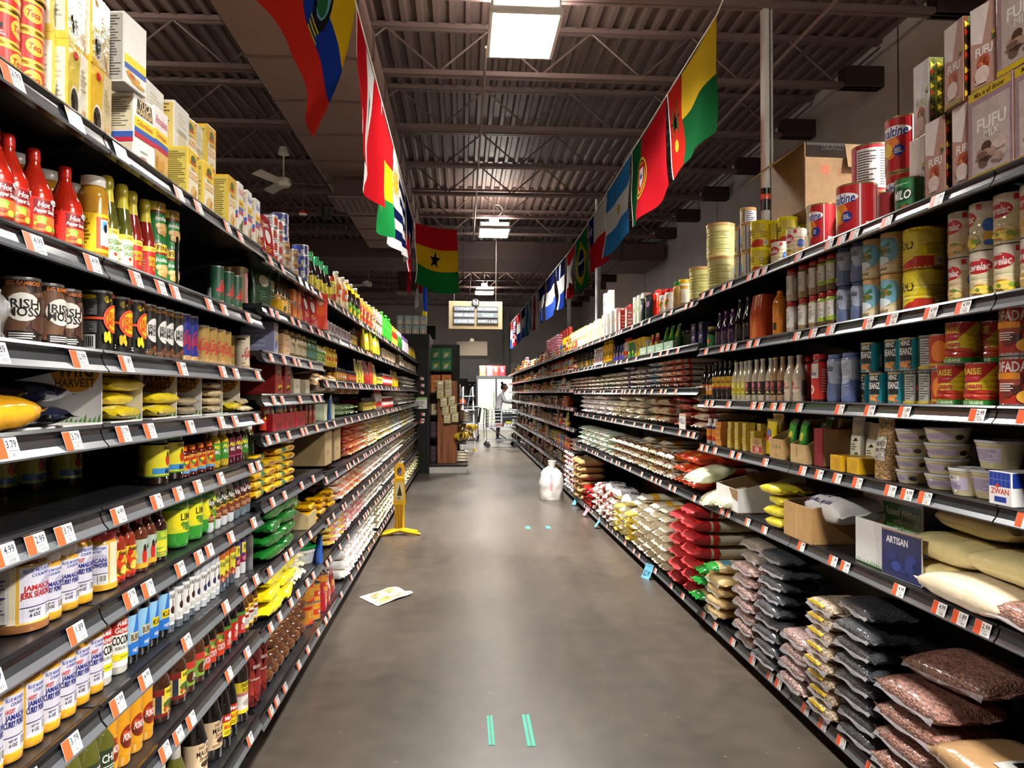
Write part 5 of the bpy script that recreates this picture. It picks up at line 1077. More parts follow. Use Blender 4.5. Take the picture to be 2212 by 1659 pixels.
run(-1, AB, 'golden_tin', 652, 694, 'large golden fruit tin', n=3, stack=2, inset=.02); run(-1, AB, 'golden_tin_small', 672, 702, 'small golden fruit tin', n=2, stack=2, inset=.0); run(-1, AB, 'p_red', 694, 712, 'red standing pouch', n=2, inset=.0); run(-1, AB, 'p_multi', 706, 722, 'purple pouch', n=2, inset=.02, color='d8b0f0')

# farther left bays
B1, B2, B3, B4, B5, B6, B7, BB = LF
WHT = ['f0ece4', 'e8e0cc', 'f4f0ea', 'e4dcc0']; WRM = ['e8b090', 'e89a6a', 'f0d8c0', 'e87a4a', 'd8c8b8']; YLW = ['f0dc60', 'f0ead0', 'e8d0a0', 'f4f0e0']
def cols_run(z, kinds, a, b, desc, **k): run(-1, z, kinds, a, b, desc, **k)
run(-1, B2, 'jar_white', 697, 752, 'white-capped grey jar', n=8, stack=2, back=0); run(-1, B2, 'jar_dark', 752, 766, 'dark jar', n=3, stack=2); run(-1, B2, 'box_maroon', 766, 772, 'blue box', n=1, stack=1, color='a0b0ff')
run(-1, B2, 'p_multi', 768, 822, 'bright seasoning packet', n=14, inset=.0, jr=.5, color=['ffffff', 'f0f0f0', 'ffe0a0', 'ffd0d0'], jx=.05); run(-1, B2, 'p_yellow', 780, 818, 'yellow seasoning packet', n=7, inset=-.03, jr=.6) 
run(-1, B2, 'jar_pale', 822, 850, 'small pale jar', n=9, back=1); run(-1, B2, 'box_cream', 850, 862, 'cream box', n=2, stack=3); run(-1, B2, 'jar_pale', 862, 896, 'pale carton jar', n=10, stack=2)
run(-1, B3, 'small_brown', 723, 743, 'small brown condiment jar', n=5, back=1); run(-1, B3, 'small_navy', 742, 766, 'small navy-capped jar', n=8, back=1)
run(-1, B3, 'p_yellow', 766, 783, 'yellow cornmeal pouch', n=3); run(-1, B3, 'p_red', 782, 796, 'red cornmeal pouch', n=3, color='ffc0b0'); run(-1, B3, 'p_orange', 794, 803, 'orange cornmeal pouch', n=2, color='ffe0a0'); run(-1, B3, 'p_yellow', 801, 811, 'yellow cornmeal pouch near the jars', n=3); run(-1, B3, 'jar_dark', 811, 821, 'dark sauce jar', n=4, stack=2); run(-1, B3, 'jar_red', 820, 845, 'red sauce jar', n=8, stack=2); run(-1, B3, 'p_yellow', 844, 858, 'gold packet', n=5, stack=1, color='f0d0a0'); run(-1, B3, 'ricebag', 856, 898, 'white flour bag', n=13, stack=4, color=WHT)
run(-1, B4, 'redbag', 764, 786, 'red glossy bag', n=2, stack=2); run(-1, B4, 'jar_dark', 778, 806, 'dark jar', n=8, stack=2); run(-1, B4, 'squeeze', 805, 820, 'white and red squeeze bottle', n=4); run(-1, B4, 'jar_red', 818, 845, 'red sauce jar', n=9, stack=2); run(-1, B4, 'flourbag', 843, 864, 'white flour bag', n=7, stack=3, color=WHT); run(-1, B4, 'ricebag', 864, 898, 'white rice bag', n=11, stack=4, color=WHT)
run(-1, B5, 'beanbag', 722, 750, 'orange bean bag', n=4, stack=5, color='f0a070'); run(-1, B5, 'beanbag', 750, 790, 'red and white bean bag', n=8, stack=5, color=['f0b8a0', 'e8d8c8', 'f08a60']); run(-1, B5, 'cookie', 770, 792, 'green and white packet', n=5, stack=6, color=['d0f0b0', 'f0f0e0']); run(-1, B5, 'ricebag', 790, 822, 'yellow pasta bag', n=9, stack=[4, 5], color=YLW); run(-1, B5, 'ricebag', 822, 852, 'pale rice bag', n=9, stack=[4, 5], color=['d0dcd4', 'e8f0e8', 'c8d4d8']); run(-1, B5, 'ricebag', 852, 898, 'white rice bag', n=14, stack=[4, 3, 4], color=YLW+WHT)
run(-1, B6, 'beanbag', 700, 728, 'white and orange bean bag', n=4, stack=4, color=['f0d8c8', 'f0b090'], inset=.0); run(-1, B6, 'beanbag', 728, 760, 'orange bean bag', n=6, stack=[4, 5], color=WRM, inset=.0); run(-1, B6, 'beanbag', 760, 800, 'pale bean bag', n=10, stack=[5, 4], color=['f0e4d8', 'e8c8b8', 'f4f0ea'], inset=.0); run(-1, B6, 'ricebag', 800, 850, 'white bean bag', n=14, stack=[4, 3], color=WHT, inset=.0); run(-1, B6, 'ricebag', 850, 898, 'yellowish rice bag', n=14, stack=[4, 3, 4], color=YLW)
run(-1, B7, 'cookie', 690, 722, 'red and yellow packet', n=6, stack=5, inset=.0, color=['f0d060', 'e8a0a0', 'f0f0e8']); run(-1, B7, 'beanbag', 716, 760, 'pink bean bag', n=8, stack=[4, 5], inset=.0, color=['e8b0a8', 'f0d8d0', 'e8989a']); run(-1, B7, 'beanbag', 760, 800, 'speckled bean bag', n=10, stack=[4, 5], inset=.0, color=['dcd4c8', 'c8c0b8', 'f0ece4']); run(-1, B7, 'ricebag', 800, 852, 'white bean bag', n=14, stack=[3, 4], inset=.0, color=WHT); run(-1, B7, 'ricebag', 852, 898, 'yellow-white bag', n=12, stack=[3, 4], color=YLW)
run(-1, BB, 'flourbag', 716, 750, 'white and red flour bag', n=6, stack=[5, 4, 5], inset=-.02, color=['f0ece8', 'f0f0f0', 'e8d8d0'], jr=.3); run(-1, BB, 'redbag', 708, 724, 'red bag', n=2, stack=3, inset=.0); run(-1, BB, 'flourbag', 750, 782, 'white flour bag', n=8, stack=[4, 5], inset=-.02, color=WHT, jr=.3); run(-1, BB, 'redbag', 780, 790, 'red flour bag', n=2, stack=4, inset=-.01); run(-1, BB, 'ricebag', 788, 822, 'pale green bag', n=9, stack=[4, 5], inset=-.02, color=['d8d4b0', 'e0d8b8', 'c8c8a0']); run(-1, BB, 'ricebag', 822, 860, 'white rice bag', n=11, stack=[4, 3], inset=-.02, color=WHT); run(-1, BB, 'ricebag', 860, 898, 'yellow maize bag', n=10, stack=[4, 5, 3], inset=-.02, color=['f0e4a0', 'f0ead0', 'e8d890'])
# ------------------------------------------------------------------ goods: the near right bays
T1, T2, T3, T4, T5, TB = RN
def Rr(z, kind, a, b, desc, **k): run(1, z, kind, a, b, desc, **k)
def Rp(z, kind, a, desc, **k):
    q = KIND[kind]; put(1, z, kind, y_at(a, RX+k.get('inset', .02)+q.d/2), desc, **k)
OV = lambda: [W(.03, .97, 'b8181e'), ('e', -12, .46, 40, .22, 'e8842c'), ('e', -20, .42, 26, .14, 'f0c83a'), ('e', -34, .2, 28, .14, '8a4a30'), ('e', -34, .24, 22, .08, 'c98a6a'), ('e', 0, .73, 58, .105, 'f4f0ea'), ('t', 'Ovaltine', 0, .73, .17, '1c2a86', 100, .12), ('s', 24, .38, .12, 12, '1c2a86', .72), ('n', 12, .33, 36, .43, 'e8e4e0', 3), ('n', -90, .06, -20, .1, 'e8e4e0', 1),
    ('r', 60, .03, 64, .97, 'e9e7e2'), ('r', 78, .12, 116, .26, 'e9e7e2'), ('b', 80, .13, 114, .25), ('r', 124, .1, 190, .9, 'e2dcd8'), ('r', -170, .1, -110, .9, 'e2dcd8'), ('n', -166, .14, -114, .86, '4a4244', 14), ('n', 128, .14, 186, .86, '4a4244', 14)]
can('ovaltine', 'malt_drink_tin', 'tin', .074, .205, OV(), rim='c8a878', ribs=0); can('ovaltine_s', 'malt_drink_tin', 'tin', .052, .19, OV(), rim='c8a878')
NIDO = lambda: [W(.02, .98, 'e4cc1a'), ('p', [(-70, .02), (80, .02), (80, .28), (30, .3), (-10, .16)], 'c42a1c'), ('p', [(-86, .3), (-34, .52), (-40, .06), (-86, .06)], 'e0dcd8'), ('e', -6, .58, 46, .3, 'e8d84a'), ('e', -14, .6, 44, .28, 'e4cc1a'), ('t', 'NIDO', -18, .6, .24, '1c1c14', 84), ('e', 60, .72, 26, .2, 'cdb84a'), ('n', 60, .34, 120, .62, '8a7a1c', 8), ('b', 84, .08, 112, .26), ('r', 130, .06, 178, .9, 'c8b41c'), ('n', 134, .1, 174, .86, '7a6c14', 12)]
can('nido', 'milk_powder_tin', 'tin', .062, .136, NIDO(), rim='d8b83a', ribs=5); can('nido_tall', 'milk_powder_tin', 'tin', .046, .13, NIDO(), rim='d8c83a', lid='ece01c', ribs=5)
def cerelac(c): return [W(.02, .98, c), ('r', -180, .72, 180, .98, 'dcd4c4'), ('e', -10, .68, 48, .16, 'c4242c'), ('t', 'cerelac', -10, .68, .16, 'white', 80, .15), ('t', 'Nestle', -16, .82, .05, 'white', 40), ('e', 0, .22, 50, .16, 'c89a5a'), ('e', 0, .25, 44, .12, 'e8d4a8'), ('f', -46, .06, 50, .34, ['d8a03c', 'e8c87a', '7a9a3a', 'e0b060'], 9), ('e', 80, .5, 22, .14, '3a6ac0'), ('e', 78, .26, 18, .12, 'e0b04a'), ('e', 78, .14, 16, .06, '3a6ac0'), ('n', 108, .1, 160, .8, '8a7a60', 12), ('r', 40, .84, 56, .95, 'c4242c')]
can('cerelac', 'cereal_tin', 'tin', .043, .137, cerelac('d2bc98'), rim='d8d0c0', ribs=4); can('cerelac_g', 'cereal_tin', 'tin', .046, .137, cerelac('d8d0a8')+[('f', -40, .04, 60, .3, ['e8c83a', '8aa83a', 'e8d060', '6a8a2a'], 9)], rim='d8d0c0', ribs=4)
can('formula', 'infant_formula_tin', 'tin', .082, .2, [W(.04, .96, 'e2dc98'), ('e', -44, .5, 34, .4, 'e8c04a'), ('e', -50, .54, 26, .3, '7ab8e0'), ('e', 30, .4, 60, .3, 'd8d48a'), ('n', 40, .14, 110, .8, 'b0a85a', 10), ('t', 'Rak', -44, .74, .16, '2a6ab8', 40, .3)], rim='c8a86a', lid='d8ae72', ribs=6)
can('formula_b', 'infant_formula_tin', 'tin', .044, .14, [W(.02, .98, 'dcdce4'), ('r', -70, .05, 30, .95, 'e8dcb0'), ('e', -30, .4, 36, .3, '3aa0d8'), ('s', -10, .62, .13, 8, 'e8c83a', .4), ('e', -26, .2, 40, .12, '8a6a3a'), ('t', 'Rak', -30, .84, .16, '2a6ab8', 50, .3), ('r', 40, .05, 46, .95, '3a2a6a'), ('n', 60, .1, 120, .9, '6a6a8a', 10)], rim='c8a86a', lid='d0a46a')
can('striped', 'milk_powder_tin', 'tin', .052, .13, [W(.04, .96, 'd4d4bc'), ('r', 20, .04, 50, .96, '3a3a5a'), ('r', 26, .1, 44, .9, 'e0dcd4'), ('r', 54, .6, 90, .9, 'c8341c'), ('r', -60, .04, -20, .96, 'b8c890')], rim='d0ccc4', ribs=6)
can('milo', 'malt_drink_tin', 'tin', .045, .12, [W(.02, .98, '1a6a30'), ('e', 0, .52, 50, .2, '0f3a1c'), ('t', 'MILO', 0, .52, .24, 'e9e7e2', 80, .2), ('n', -40, .78, 40, .84, 'c8d8c8', 2), ('f', -40, .04, 40, .3, ['8a4a24', 'e8e4da', '5a2a14'], 6), ('n', 90, .1, 150, .9, 'c8d0c4', 9)], rim='8a7a4a')
can('fufu_small', 'malt_drink_tin', 'tin', .037, .1, [W(.02, .98, '8a1c20'), ('r', -60, .1, 50, .9, 'b0a49c'), ('n', -56, .14, 46, .86, '4a4444', 10)], rim='9a8a7a')
def fufu(k, w, d, h, c, c2, cols, side, txt='FUFU', tc='ece6e2'):
    carton(k, 'fufu_flour_pack', w, d, h, c, [('r', -.97, .01, .97, .99, c), ('p', [(-.97, .99), (.5, .99), (-.1, .55), (-.97, .6)], c2), ('t', txt, .05, .47, .1, tc, 1.3), ('e', .0, .33, .5, .1, 'a8543a'), ('f', -.4, .25, .4, .4, cols, 7), ('e', -.08, .2, .56, .1, 'd2bcb4'), ('r', -.97, .01, .97, .07, '8a7a2a'), ('n', -.6, .1, .6, .14, 'e8e0d8', 2), ('r', .72, .6, .97, .64, 'b8a02c'), ('r', .72, .55, .97, .59, '4a5a34')],
       [('r', -1, 0, 1, 1, side), ('r', -.5, 0, -.2, 1, '3a4a1a')]+[('p', [(-.9, .05+.09*i), (-.3, .09+.09*i), (-.9, .13+.09*i)], ['d8b82c', '2a2a18', 'b8341c'][i % 3]) for i in range(10)]+[('p', [(.1, .05+.09*i), (.8, .09+.09*i), (.1, .13+.09*i)], ['2a2a18', 'd8b82c'][i % 2]) for i in range(10)], m='film', flap=c2)
fufu('fufu', .088, .055, .25, 'b08a7c', 'd8ccc8', ['c0704a', '8a3a20', 'd89a6a'], '5a2a14'); fufu('fufu_w', .085, .05, .26, 'd4d2d0', 'e2e0de', ['6a8a3a', '3a5a1a', 'a8c07a'], '5a5a1a', 'FUFU', '8aa86a')
carton('fufu_big', 'fufu_flour_pack', .17, .06, .26, '9a7a84', [('r', -.96, .02, .96, .98, '9c8088'), ('r', -.96, .9, .96, .99, 'c8ac1c'), ('t', 'Mix it all Boost', 0, .945, .05, '3a3410', 1.7, .2), ('r', -.8, .08, .9, .84, 'b8a8a4'), ('t', 'FUFU', .1, .6, .13, 'e8e4e0', 1.4), ('t', 'MIX', .1, .48, .09, 'd8d0cc', 1.), ('f', -.7, .12, .8, .42, ['6a5048', '4a342c', 'a88a7c', 'c8b4a8'], 16), ('r', -.96, .01, .96, .07, 'c8ac1c')], [('r', -1, 0, 1, 1, '7a6a1c'), ('r', -.4, 0, .1, 1, '8a1c1c')], m='film')
carton('fufu_back', 'fufu_flour_pack', .1, .06, .25, '34381c', [('r', -.96, .02, .96, .98, '2c3018'), ('n', -.8, .5, .8, .9, '8a8c70', 12), ('n', -.8, .1, .8, .45, '6a6c54', 9), ('r', .84, .02, .96, .98, 'b8821c')], [('r', -1, 0, 1, 1, 'a8741c')], m='film')
# top shelf
Rr(T1, 'fufu_big', 2150, 2290, 'wide mauve fufu pack', n=2, jr=.03, turn=.0); Rr(T1, 'fufu', 2070, 2130, 'fufu flour pack in the lower row', n=1, jr=.03, turn=.05); Rr(T1, 'fufu', 2014, 2064, 'fufu flour pack in the lower row', n=1, jr=.03, turn=.05)
Rp(T1, 'fufu', 2085, 'fufu flour pack in the upper row', dz=.252, turn=.05); Rp(T1, 'fufu', 2148, 'fufu flour pack in the upper row', dz=.252, turn=.05, inset=.03); Rp(T1, 'fufu_big', 2235, 'wide mauve fufu pack in the upper row', dz=.262, inset=.03, jr=.02)
Rp(T1, 'fufu_w', 2000, 'white fufu pack at the row end', inset=.09, jr=.02); Rp(T1, 'fufu_w', 2010, 'white fufu pack at the row end, stacked', inset=.1, dz=.252, jr=.02); Rp(T1, 'fufu_w', 2030, 'white fufu pack behind the pink packs', inset=.14, dz=0, jr=.02)
for i, a in enumerate((2085, 2150, 2215)): Rp(T1, 'fufu_back', a, 'dark fufu pack showing its back', inset=.14, dz=0, jr=.03); Rp(T1, 'fufu_back', a, 'dark fufu pack showing its back', inset=.14, dz=.252, tier=1, jr=.1)
Rp(T1, 'milo', 1968, 'green malt drink tin', turn=.35); Rp(T1, 'fufu_small', 1924, 'small brown tin with nutrition panel', turn=-1.2)
Rp(T1, 'ovaltine', 1853, 'large red malt drink tin', turn=.15, jr=.02); Rp(T1, 'ovaltine_s', 1779, 'smaller red malt drink tin', turn=.1, jr=.02)
Rp(T1, 'ovaltine', 1895, 'large red malt drink tin in the rear', inset=.17, dz=0, back=False); Rp(T1, 'ovaltine', 1965, 'large red malt drink tin in the rear', inset=.13, dz=0)
Rp(T1, 'ovaltine', 1885, 'raised red malt drink tin showing its nutrition panel', inset=.17, dz=.208, turn=-1.9, jr=0); Rp(T1, 'ovaltine', 1963, 'raised red malt drink tin', inset=.13, dz=.208, turn=.2, jr=0)
Rp(T1, 'cerelac', 1722, 'cream cereal tin with red roundel', turn=.2); Rp(T1, 'cerelac_g', 1688, 'tall cereal tin with red roundel', inset=.07, turn=.3); Rp(T1, 'striped', 1770, 'striped milk tin stacked high', inset=.14, dz=.13, jr=.05); Rp(T1, 'striped', 1768, 'striped milk tin below another', inset=.14, jr=.05)
Rr(T1, 'nido_tall', 1626, 1658, 'yellow milk powder tin', n=1, stack=2, turn=.1); Rr(T1, 'nido_tall', 1660, 1690, 'yellow milk powder tin in the rear', n=1, stack=2, inset=.1, turn=.1); Rp(T1, 'nido_tall', 1703, 'lidded yellow milk powder tin', inset=.13, dz=.137); Rp(T1, 'nido_tall', 1703, 'lidded yellow milk powder tin beneath', inset=.13)
Rr(T1, 'formula_b', 1598, 1628, 'white formula tin with a sun', n=2, stack=[2, 2], turn=.1); Rp(T1, 'formula_b', 1618, 'white formula tin standing highest', inset=.12, dz=.292); Rr(T1, 'formula_b', 1605, 1630, 'white formula tin in the rear', n=1, stack=2, inset=.12)
Rp(T1, 'formula', 1560, 'large cream formula tin', turn=.2); Rp(T1, 'formula', 1558, 'large cream formula tin stacked', dz=.208, inset=.03, turn=.2); Rr(T1, 'formula', 1505, 1530, 'large cream formula tin farther along', n=1, turn=.2)
for a, yy in ((.14, 3.64), (.3, 3.42), (.3, 3.62), (.42, 3.52)): run(1, T1, 'nido_tall', yy-.04, yy+.04, 'yellow milk tin under the cardboard box', n=1, stack=2, inset=a, px=False)
bottle('pnut', 'snack_jar', 'jar', 'jar', .045, .2, 'c9984a', 'e8b81c', [W(.2, .66, 'e4e0d8'), ('r', -40, .26, 40, .6, 'd87a2c')], capname='lid', fill=(.72, 'ecebe6')); bottle('pnut2', 'snack_jar', 'jar', 'wide', .042, .185, 'c8a060', '2c9a3a', [('r', -50, .3, 10, .6, 'e4e2dc'), ('b', -46, .32, 6, .58)], capname='lid'); bottle('candyjar', 'snack_jar', 'jar', 'jar', .045, .18, 'e8e0d8', 'd8281c', [W(.2, .66, 'f0ece4'), blob(.24, .6, ['e8722c', '5aa03a', 'f0c83a'], 7)], capname='lid')
Rp(T1, 'pnut', 1590, 'white jar with yellow lid in the rear', inset=.2, dz=.14); 
q = MB(); c = '8a6a46'  # walls darker than the flap, shade painted into the card colour
q.box(-.2, -.17, 0, .2, .17, .004, c, 'card')
for s in (-1, 1): q.box(-.2, s*.17-.002, 0, .2, s*.17+.002, .25, '8a6640' if s < 0 else c, 'card'); q.box(s*.2-.002, -.17, 0, s*.2+.002, .17, .32, c, 'card')
wrap(q, [('r', -.96, .96, .96, 1, '2a2420'), ('t', 'DRAGON FRUIT', 0, .93, .07, '1c1814', 1.7), ('s', -.5, .6, .12, 7, 'a85a3a', .4), ('n', -.2, .5, .2, .64, '8a5a3a', 3), ('n', .3, .5, .8, .64, '8a5a3a', 3)], lambda u, v, o: (-u, .172+o, v), .2, .32, m='card')
o = tag(link('cardboard_box', q.mesh('cardboard_box'), None, (RX+.38, 3.5, T1+.277), PI+.04), 'open brown cardboard box on top behind the yellow tins', 'box')
q = MB(); q.face([(.2, .17, .32), (.2, -.17, .32), (.36, -.2, .2), (.37, .15, .21)], 'b08a5a', 'card'); q.face([(.2, .17, .317), (.37, .15, .207), (.36, -.2, .197), (.2, -.17, .317)], 'c09a68', 'card')
q.face([(-.2, .172, .32), (.0, .172, .32), (.0, .2, .2), (-.2, .2, .2)], '8a6a44', 'card'); link('flap', q.mesh('flap'), o, rz=0)
# second shelf
def spice(k, c, lc, strip): bottle(k, 'dried_goods_jar', 'jar', 'jar', .028, .144, c, 'b81c24', [('r', -110, .2, 70, .78, 'dedad2'), ('t', 'GROUND', -20, .66, .07, 'b8342c', 70), ('n', -60, .3, 40, .58, '7a7a6a', 7), ('r', 80, .3, 110, .7, 'e4e0d8')]+([W(.18, .3, strip), W(.74, .84, strip)] if strip else []), m='gloss', capname='lid')
spice('sp_a', 'c8b8a4', 0, None); spice('sp_b', 'a08458', 0, None); spice('sp_c', '6a4a2c', 0, '9ab83a')
for t in range(2):
    for kk, a, ds in (('sp_a', 1714, 'red-capped pale spice jar'), ('sp_b', 1740, 'red-capped brown spice jar'), ('sp_b', 1763, 'red-capped brown spice jar'), ('sp_c', 1783, 'red-capped green-banded spice jar'), ('sp_c', 1802, 'red-capped green-banded spice jar')): Rp(T2, kk, a, ds, dz=t*.147, tier=t, turn=R.uniform(-.3, .3))
def hor(): return [W(.01, .99, '5a6a94'), W(.46, .9, 'a8b4c8'), ('e', -60, .5, 60, .1, '5a6a94'), ('e', 60, .46, 60, .08, 'a8b4c8'), ('t', 'Horlicks', -14, .72, .13, '1c2440', 100, .1), ('e', -40, .18, 24, .1, 'd8c8a8'), ('n', 40, .1, 120, .4, '8a96b4', 8), ('r', 60, .5, 130, .84, 'c8ccd4'), ('n', 64, .54, 126, .8, '7a86a0', 7)]
bottle('horlicks', 'malt_powder_jar', 'jar', 'waist', .036, .148, '5a6a94', '4a5a84', hor(), m='gloss', labm='print', capname='lid'); bottle('horlicks_tall', 'malt_powder_jar', 'jar', 'waist', .036, .192, '5a6a94', '6a7aa4', hor(), m='gloss', capname='lid')
for t in range(2):
    for a in (1830, 1862): Rp(T2, 'horlicks', a, 'blue-grey malt powder jar', dz=t*.15, tier=t, turn=.1)
can('cocomilk', 'coconut_powder_tin', 'tin', .04, .138, [W(.02, .98, 'dcc490'), ('r', -80, .3, 60, .92, '7ab4cc'), ('e', 40, .6, 50, .34, 'dcc490'), ('e', 30, .6, 44, .3, '7ab4cc'), ('f', -40, .4, 40, .7, ['b86a2c', '4a7a34', 'c8843a', '3a6a2a'], 10), ('p', [(-10, .66), (30, .8), (36, .7)], '3a7a3a'), ('p', [(0, .66), (-30, .78), (-34, .7)], '3a7a3a'), ('e', -30, .34, 60, .12, 'dceaf0'), ('r', -90, .04, 60, .24, 'e8d8b0'), ('t', 'Coconut', -20, .14, .1, '3a2a1a', 80, .2), ('n', 70, .1, 130, .9, 'b89a64', 10)], rim='d8b87a', lid='d8b074')
for t in range(2):
    for a in (1892, 1932): Rp(T2, 'cocomilk', a, 'coconut powder tin with beach picture', dz=t*.146, tier=t, turn=.15)
for t in range(2):
    Rp(T2, 'nido', 1998, 'large yellow milk powder tin', dz=t*.138, tier=t, jr=.02, turn=.05); Rp(T2, 'nido', 2062, 'large yellow milk powder tin set back', dz=t*.138, tier=t, inset=.13)
    Rp(T2, 'cerelac', 2086, 'slim cereal tin with red roundel', dz=t*.139, tier=t, turn=.1, inset=.03); Rp(T2, 'cerelac_g', 2137, 'wide cereal tin with corn picture', dz=t*.139, tier=t, turn=.6 if t == 0 else -.5); Rp(T2, 'cerelac_g', 2192, 'wide cereal tin with corn picture', dz=t*.139, tier=t, turn=.2); Rp(T2, 'cerelac', 2250, 'slim cereal tin at picture edge', dz=t*.139, tier=t, turn=.2)
bottle('purple', 'grape_drink_bottle', 'bottle', 'wine', .033, .2, '2c1038', '4a1c5a', [W(.1, .36, '3a1648'), ('e', -30, .26, 26, .1, 'd8b83a')]); bottle('blackwine', 'sparkling_drink_bottle', 'bottle', 'wine', .036, .25, '0f0c0e', '1c1418', [W(.12, .34, '1c1a1c'), ('r', -30, .5, 20, .62, '8a8a8c')]); bottle('orangedrink', 'orange_drink_bottle', 'bottle', 'jug', .036, .215, 'd8841c', 'e8781c', [('r', -20, .14, 20, .3, '2a2014'), W(.34, .4, 'd8741c')]); bottle('greenjar', 'condiment_jar', 'jar', 'jar', .034, .13, '181410', 'c8b864', [W(.1, .6, '2a8a4a'), ('e', 0, .34, 30, .12, 'e8722c')], capname='lid')
mb = MB()
mb.grid(lambda i, j: (lambda a, v: ((.062*(1-.35*max(0, v-.55)**1.2*2))*math.copysign(abs(math.cos(a))**.7, math.cos(a)), (.075*(1-.3*max(0, v-.55)))*math.copysign(abs(math.sin(a))**.6, math.sin(a)), v*.23))(2*PI*i/28, j/10), 28, 10, 'd8521c', 'film', wrapu=True)
mb.grid(lambda i, j: (.062*.55*(1-j)*math.cos(2*PI*i/28), .065*(1-j)*math.sin(2*PI*i/28), .23), 28, 1, 'c8481c', 'film', wrapu=True)
Kind('orangepack', 'shrink_wrapped_bottles', 'drinks pack', .15, .125, .23, [('shrink_wrapped_bottles', mb.mesh('shrink_wrapped_bottles'))])
Rp(T2, 'orangepack', 1652, 'orange shrink-wrapped drink pack', jr=.05, inset=.03); Rp(T2, 'orangedrink', 1687, 'orange drink bottle', turn=.3); Rr(T2, 'purple', 1550, 1592, 'purple grape drink bottle', n=3); Rr(T2, 'blackwine', 1594, 1626, 'black sparkling drink bottle', n=2, inset=.04); Rr(T2, 'purple', 1575, 1605, 'grape drink bottle', n=3, inset=.1); Rp(T2, 'greenjar', 1541, 'dark jar with green label')
pbox('box_navy', 'chocolate_box', .075, .06, .058, '2c2c5a', '3a3a70', ['e0dcd8', 'c8843a']); Rr(T2, 'box_navy', 1500, 1530, 'navy chocolate box', n=2, stack=3, jr=.04); carton('darkcase', 'display_case', .11, .08, .2, '1a1414', [('n', -.6, .7, .6, .8, 'd8d0c8', 2)], cat='display box'); Rp(T2, 'darkcase', 1535, 'black display box behind the navy boxes', inset=.14)
# third shelf
def mlt(lc, tc, t): return [W(.14, .42, lc), ('r', -180, .42, 180, .45, 'b8281c'), ('t', t, -4, .3, .07, tc, 84), ('e', 0, .38, 20, .03, 'e8e4da')]
bottle('malt_w', 'malt_drink_bottle', 'bottle', 'beer', .026, .205, '150e0c', '1c1410', mlt('d8902c', 'e9e7e2', 'UMA')); bottle('malt_y', 'malt_drink_bottle', 'bottle', 'beer', .028, .22, '120c0b', '2a1c10', [W(.34, .6, 'd8b02c'), ('r', -180, .3, 180, .34, 'b8281c'), ('t', 'malta', -4, .47, .07, '2a1a10', 76, .2)])
def milk(lc, tc): return [('r', -70, .14, 70, .46, lc), ('e', 0, .38, 26, .07, 'd87a8a' if lc != 'd8cc2c' else 'e8e4a0'), ('t', 'MILK', 0, .28, .06, tc, 60), ('f', -40, .14, 40, .24, ['c8b04a', '8a9a4a', 'e0d0a0'], 5)]
bottle('milk_y', 'milk_drink_bottle', 'bottle', 'beer', .027, .205, 'd8d0a8', 'c8c0a0', milk('d8cc2c', 'b8841c'), neck=(.78, 'c0c4c0')); bottle('milk_b', 'milk_drink_bottle', 'bottle', 'beer', .027, .208, 'cfc4ac', 'c8c0a8', milk('2a1c1a', 'd87a8a'), neck=(.78, 'b8b8b0')); bottle('milk_c', 'milk_drink_bottle', 'bottle', 'beer', .031, .207, 'd2c2a8', 'b8a88c', [('r', -70, .2, 70, .46, 'd8c8b0'), ('e', -20, .38, 16, .05, 'c83a3a'), ('t', 'SOURSOP', -4, .3, .05, 'b83a3a', 84), ('r', 60, .14, 110, .46, '6a5a6a')], neck=(.8, 'a8a498'))
Rr(T3, 'malt_w', 1520, 1546, 'dark malt bottle with white lettering', n=3, jr=.1, turn=.2); Rr(T3, 'malt_y', 1542, 1596, 'dark malt bottle with yellow label', n=5, back=1, turn=.2); Rr(T3, 'milk_y', 1586, 1618, 'cream milk drink bottle with yellow label', n=3, turn=.2); Rr(T3, 'milk_b', 1614, 1672, 'cream milk drink bottle with black label', n=4, turn=.2); Rr(T3, 'milk_b', 1670, 1698, 'brown milk drink bottle', n=2, color='d8b8a0', turn=.2); Rr(T3, 'milk_c', 1698, 1736, 'cream soursop drink bottle', n=2, turn=.2)
bottle('ovaljar', 'malt_powder_jar', 'jar', 'wide', .038, .2, '4a1c14', 'b8201c', [W(.06, .84, 'c02a22'), ('r', -70, .5, 40, .8, 'd8d0c8'), ('t', 'Ovaltine', -16, .6, .09, '1c2a86', 84, .1), ('e', -30, .68, 30, .08, 'd89a5a'), ('e', -20, .26, 34, .1, 'e0d8d0'), ('e', -20, .26, 24, .06, 'c86a3a'), ('n', 60, .2, 120, .7, 'd8a8a0', 9)], m='gloss', capname='lid')
Rp(T3, 'ovaljar', 1745, 'red-capped malt powder jar', inset=.06, turn=.2); Rp(T3, 'ovaljar', 1774, 'red-capped malt powder jar', turn=.2); Rp(T3, 'horlicks_tall', 1808, 'tall blue-grey malt jar', turn=.1, inset=.03); Rp(T3, 'horlicks_tall', 1840, 'tall blue-grey malt jar', turn=-1.1)
HZ = [W(.03, .97, '1c8c9a'), ('p', [(-62, .94), (6, .94), (0, .6), (6, .3), (-62, .3)], '1a1a18'), ('r', -64, .93, 8, .96, 'c8a83a'), ('t', 'HEINZ', -26, .83, .14, 'white', 50), ('t', 'BEANZ', -26, .58, .2, 'white', 66), ('f', -62, .04, 8, .3, ['d8843a', 'c8682c', 'e8a05a'], 12), ('r', 46, .2, 62, .6, 'c8dce0'), ('n', 70, .3, 110, .5, 'b8d8dc', 3), ('e', 60, .74, 12, .06, '4aa8b0')]
can('beanz', 'baked_bean_tin', 'tin', .0385, .11, HZ)
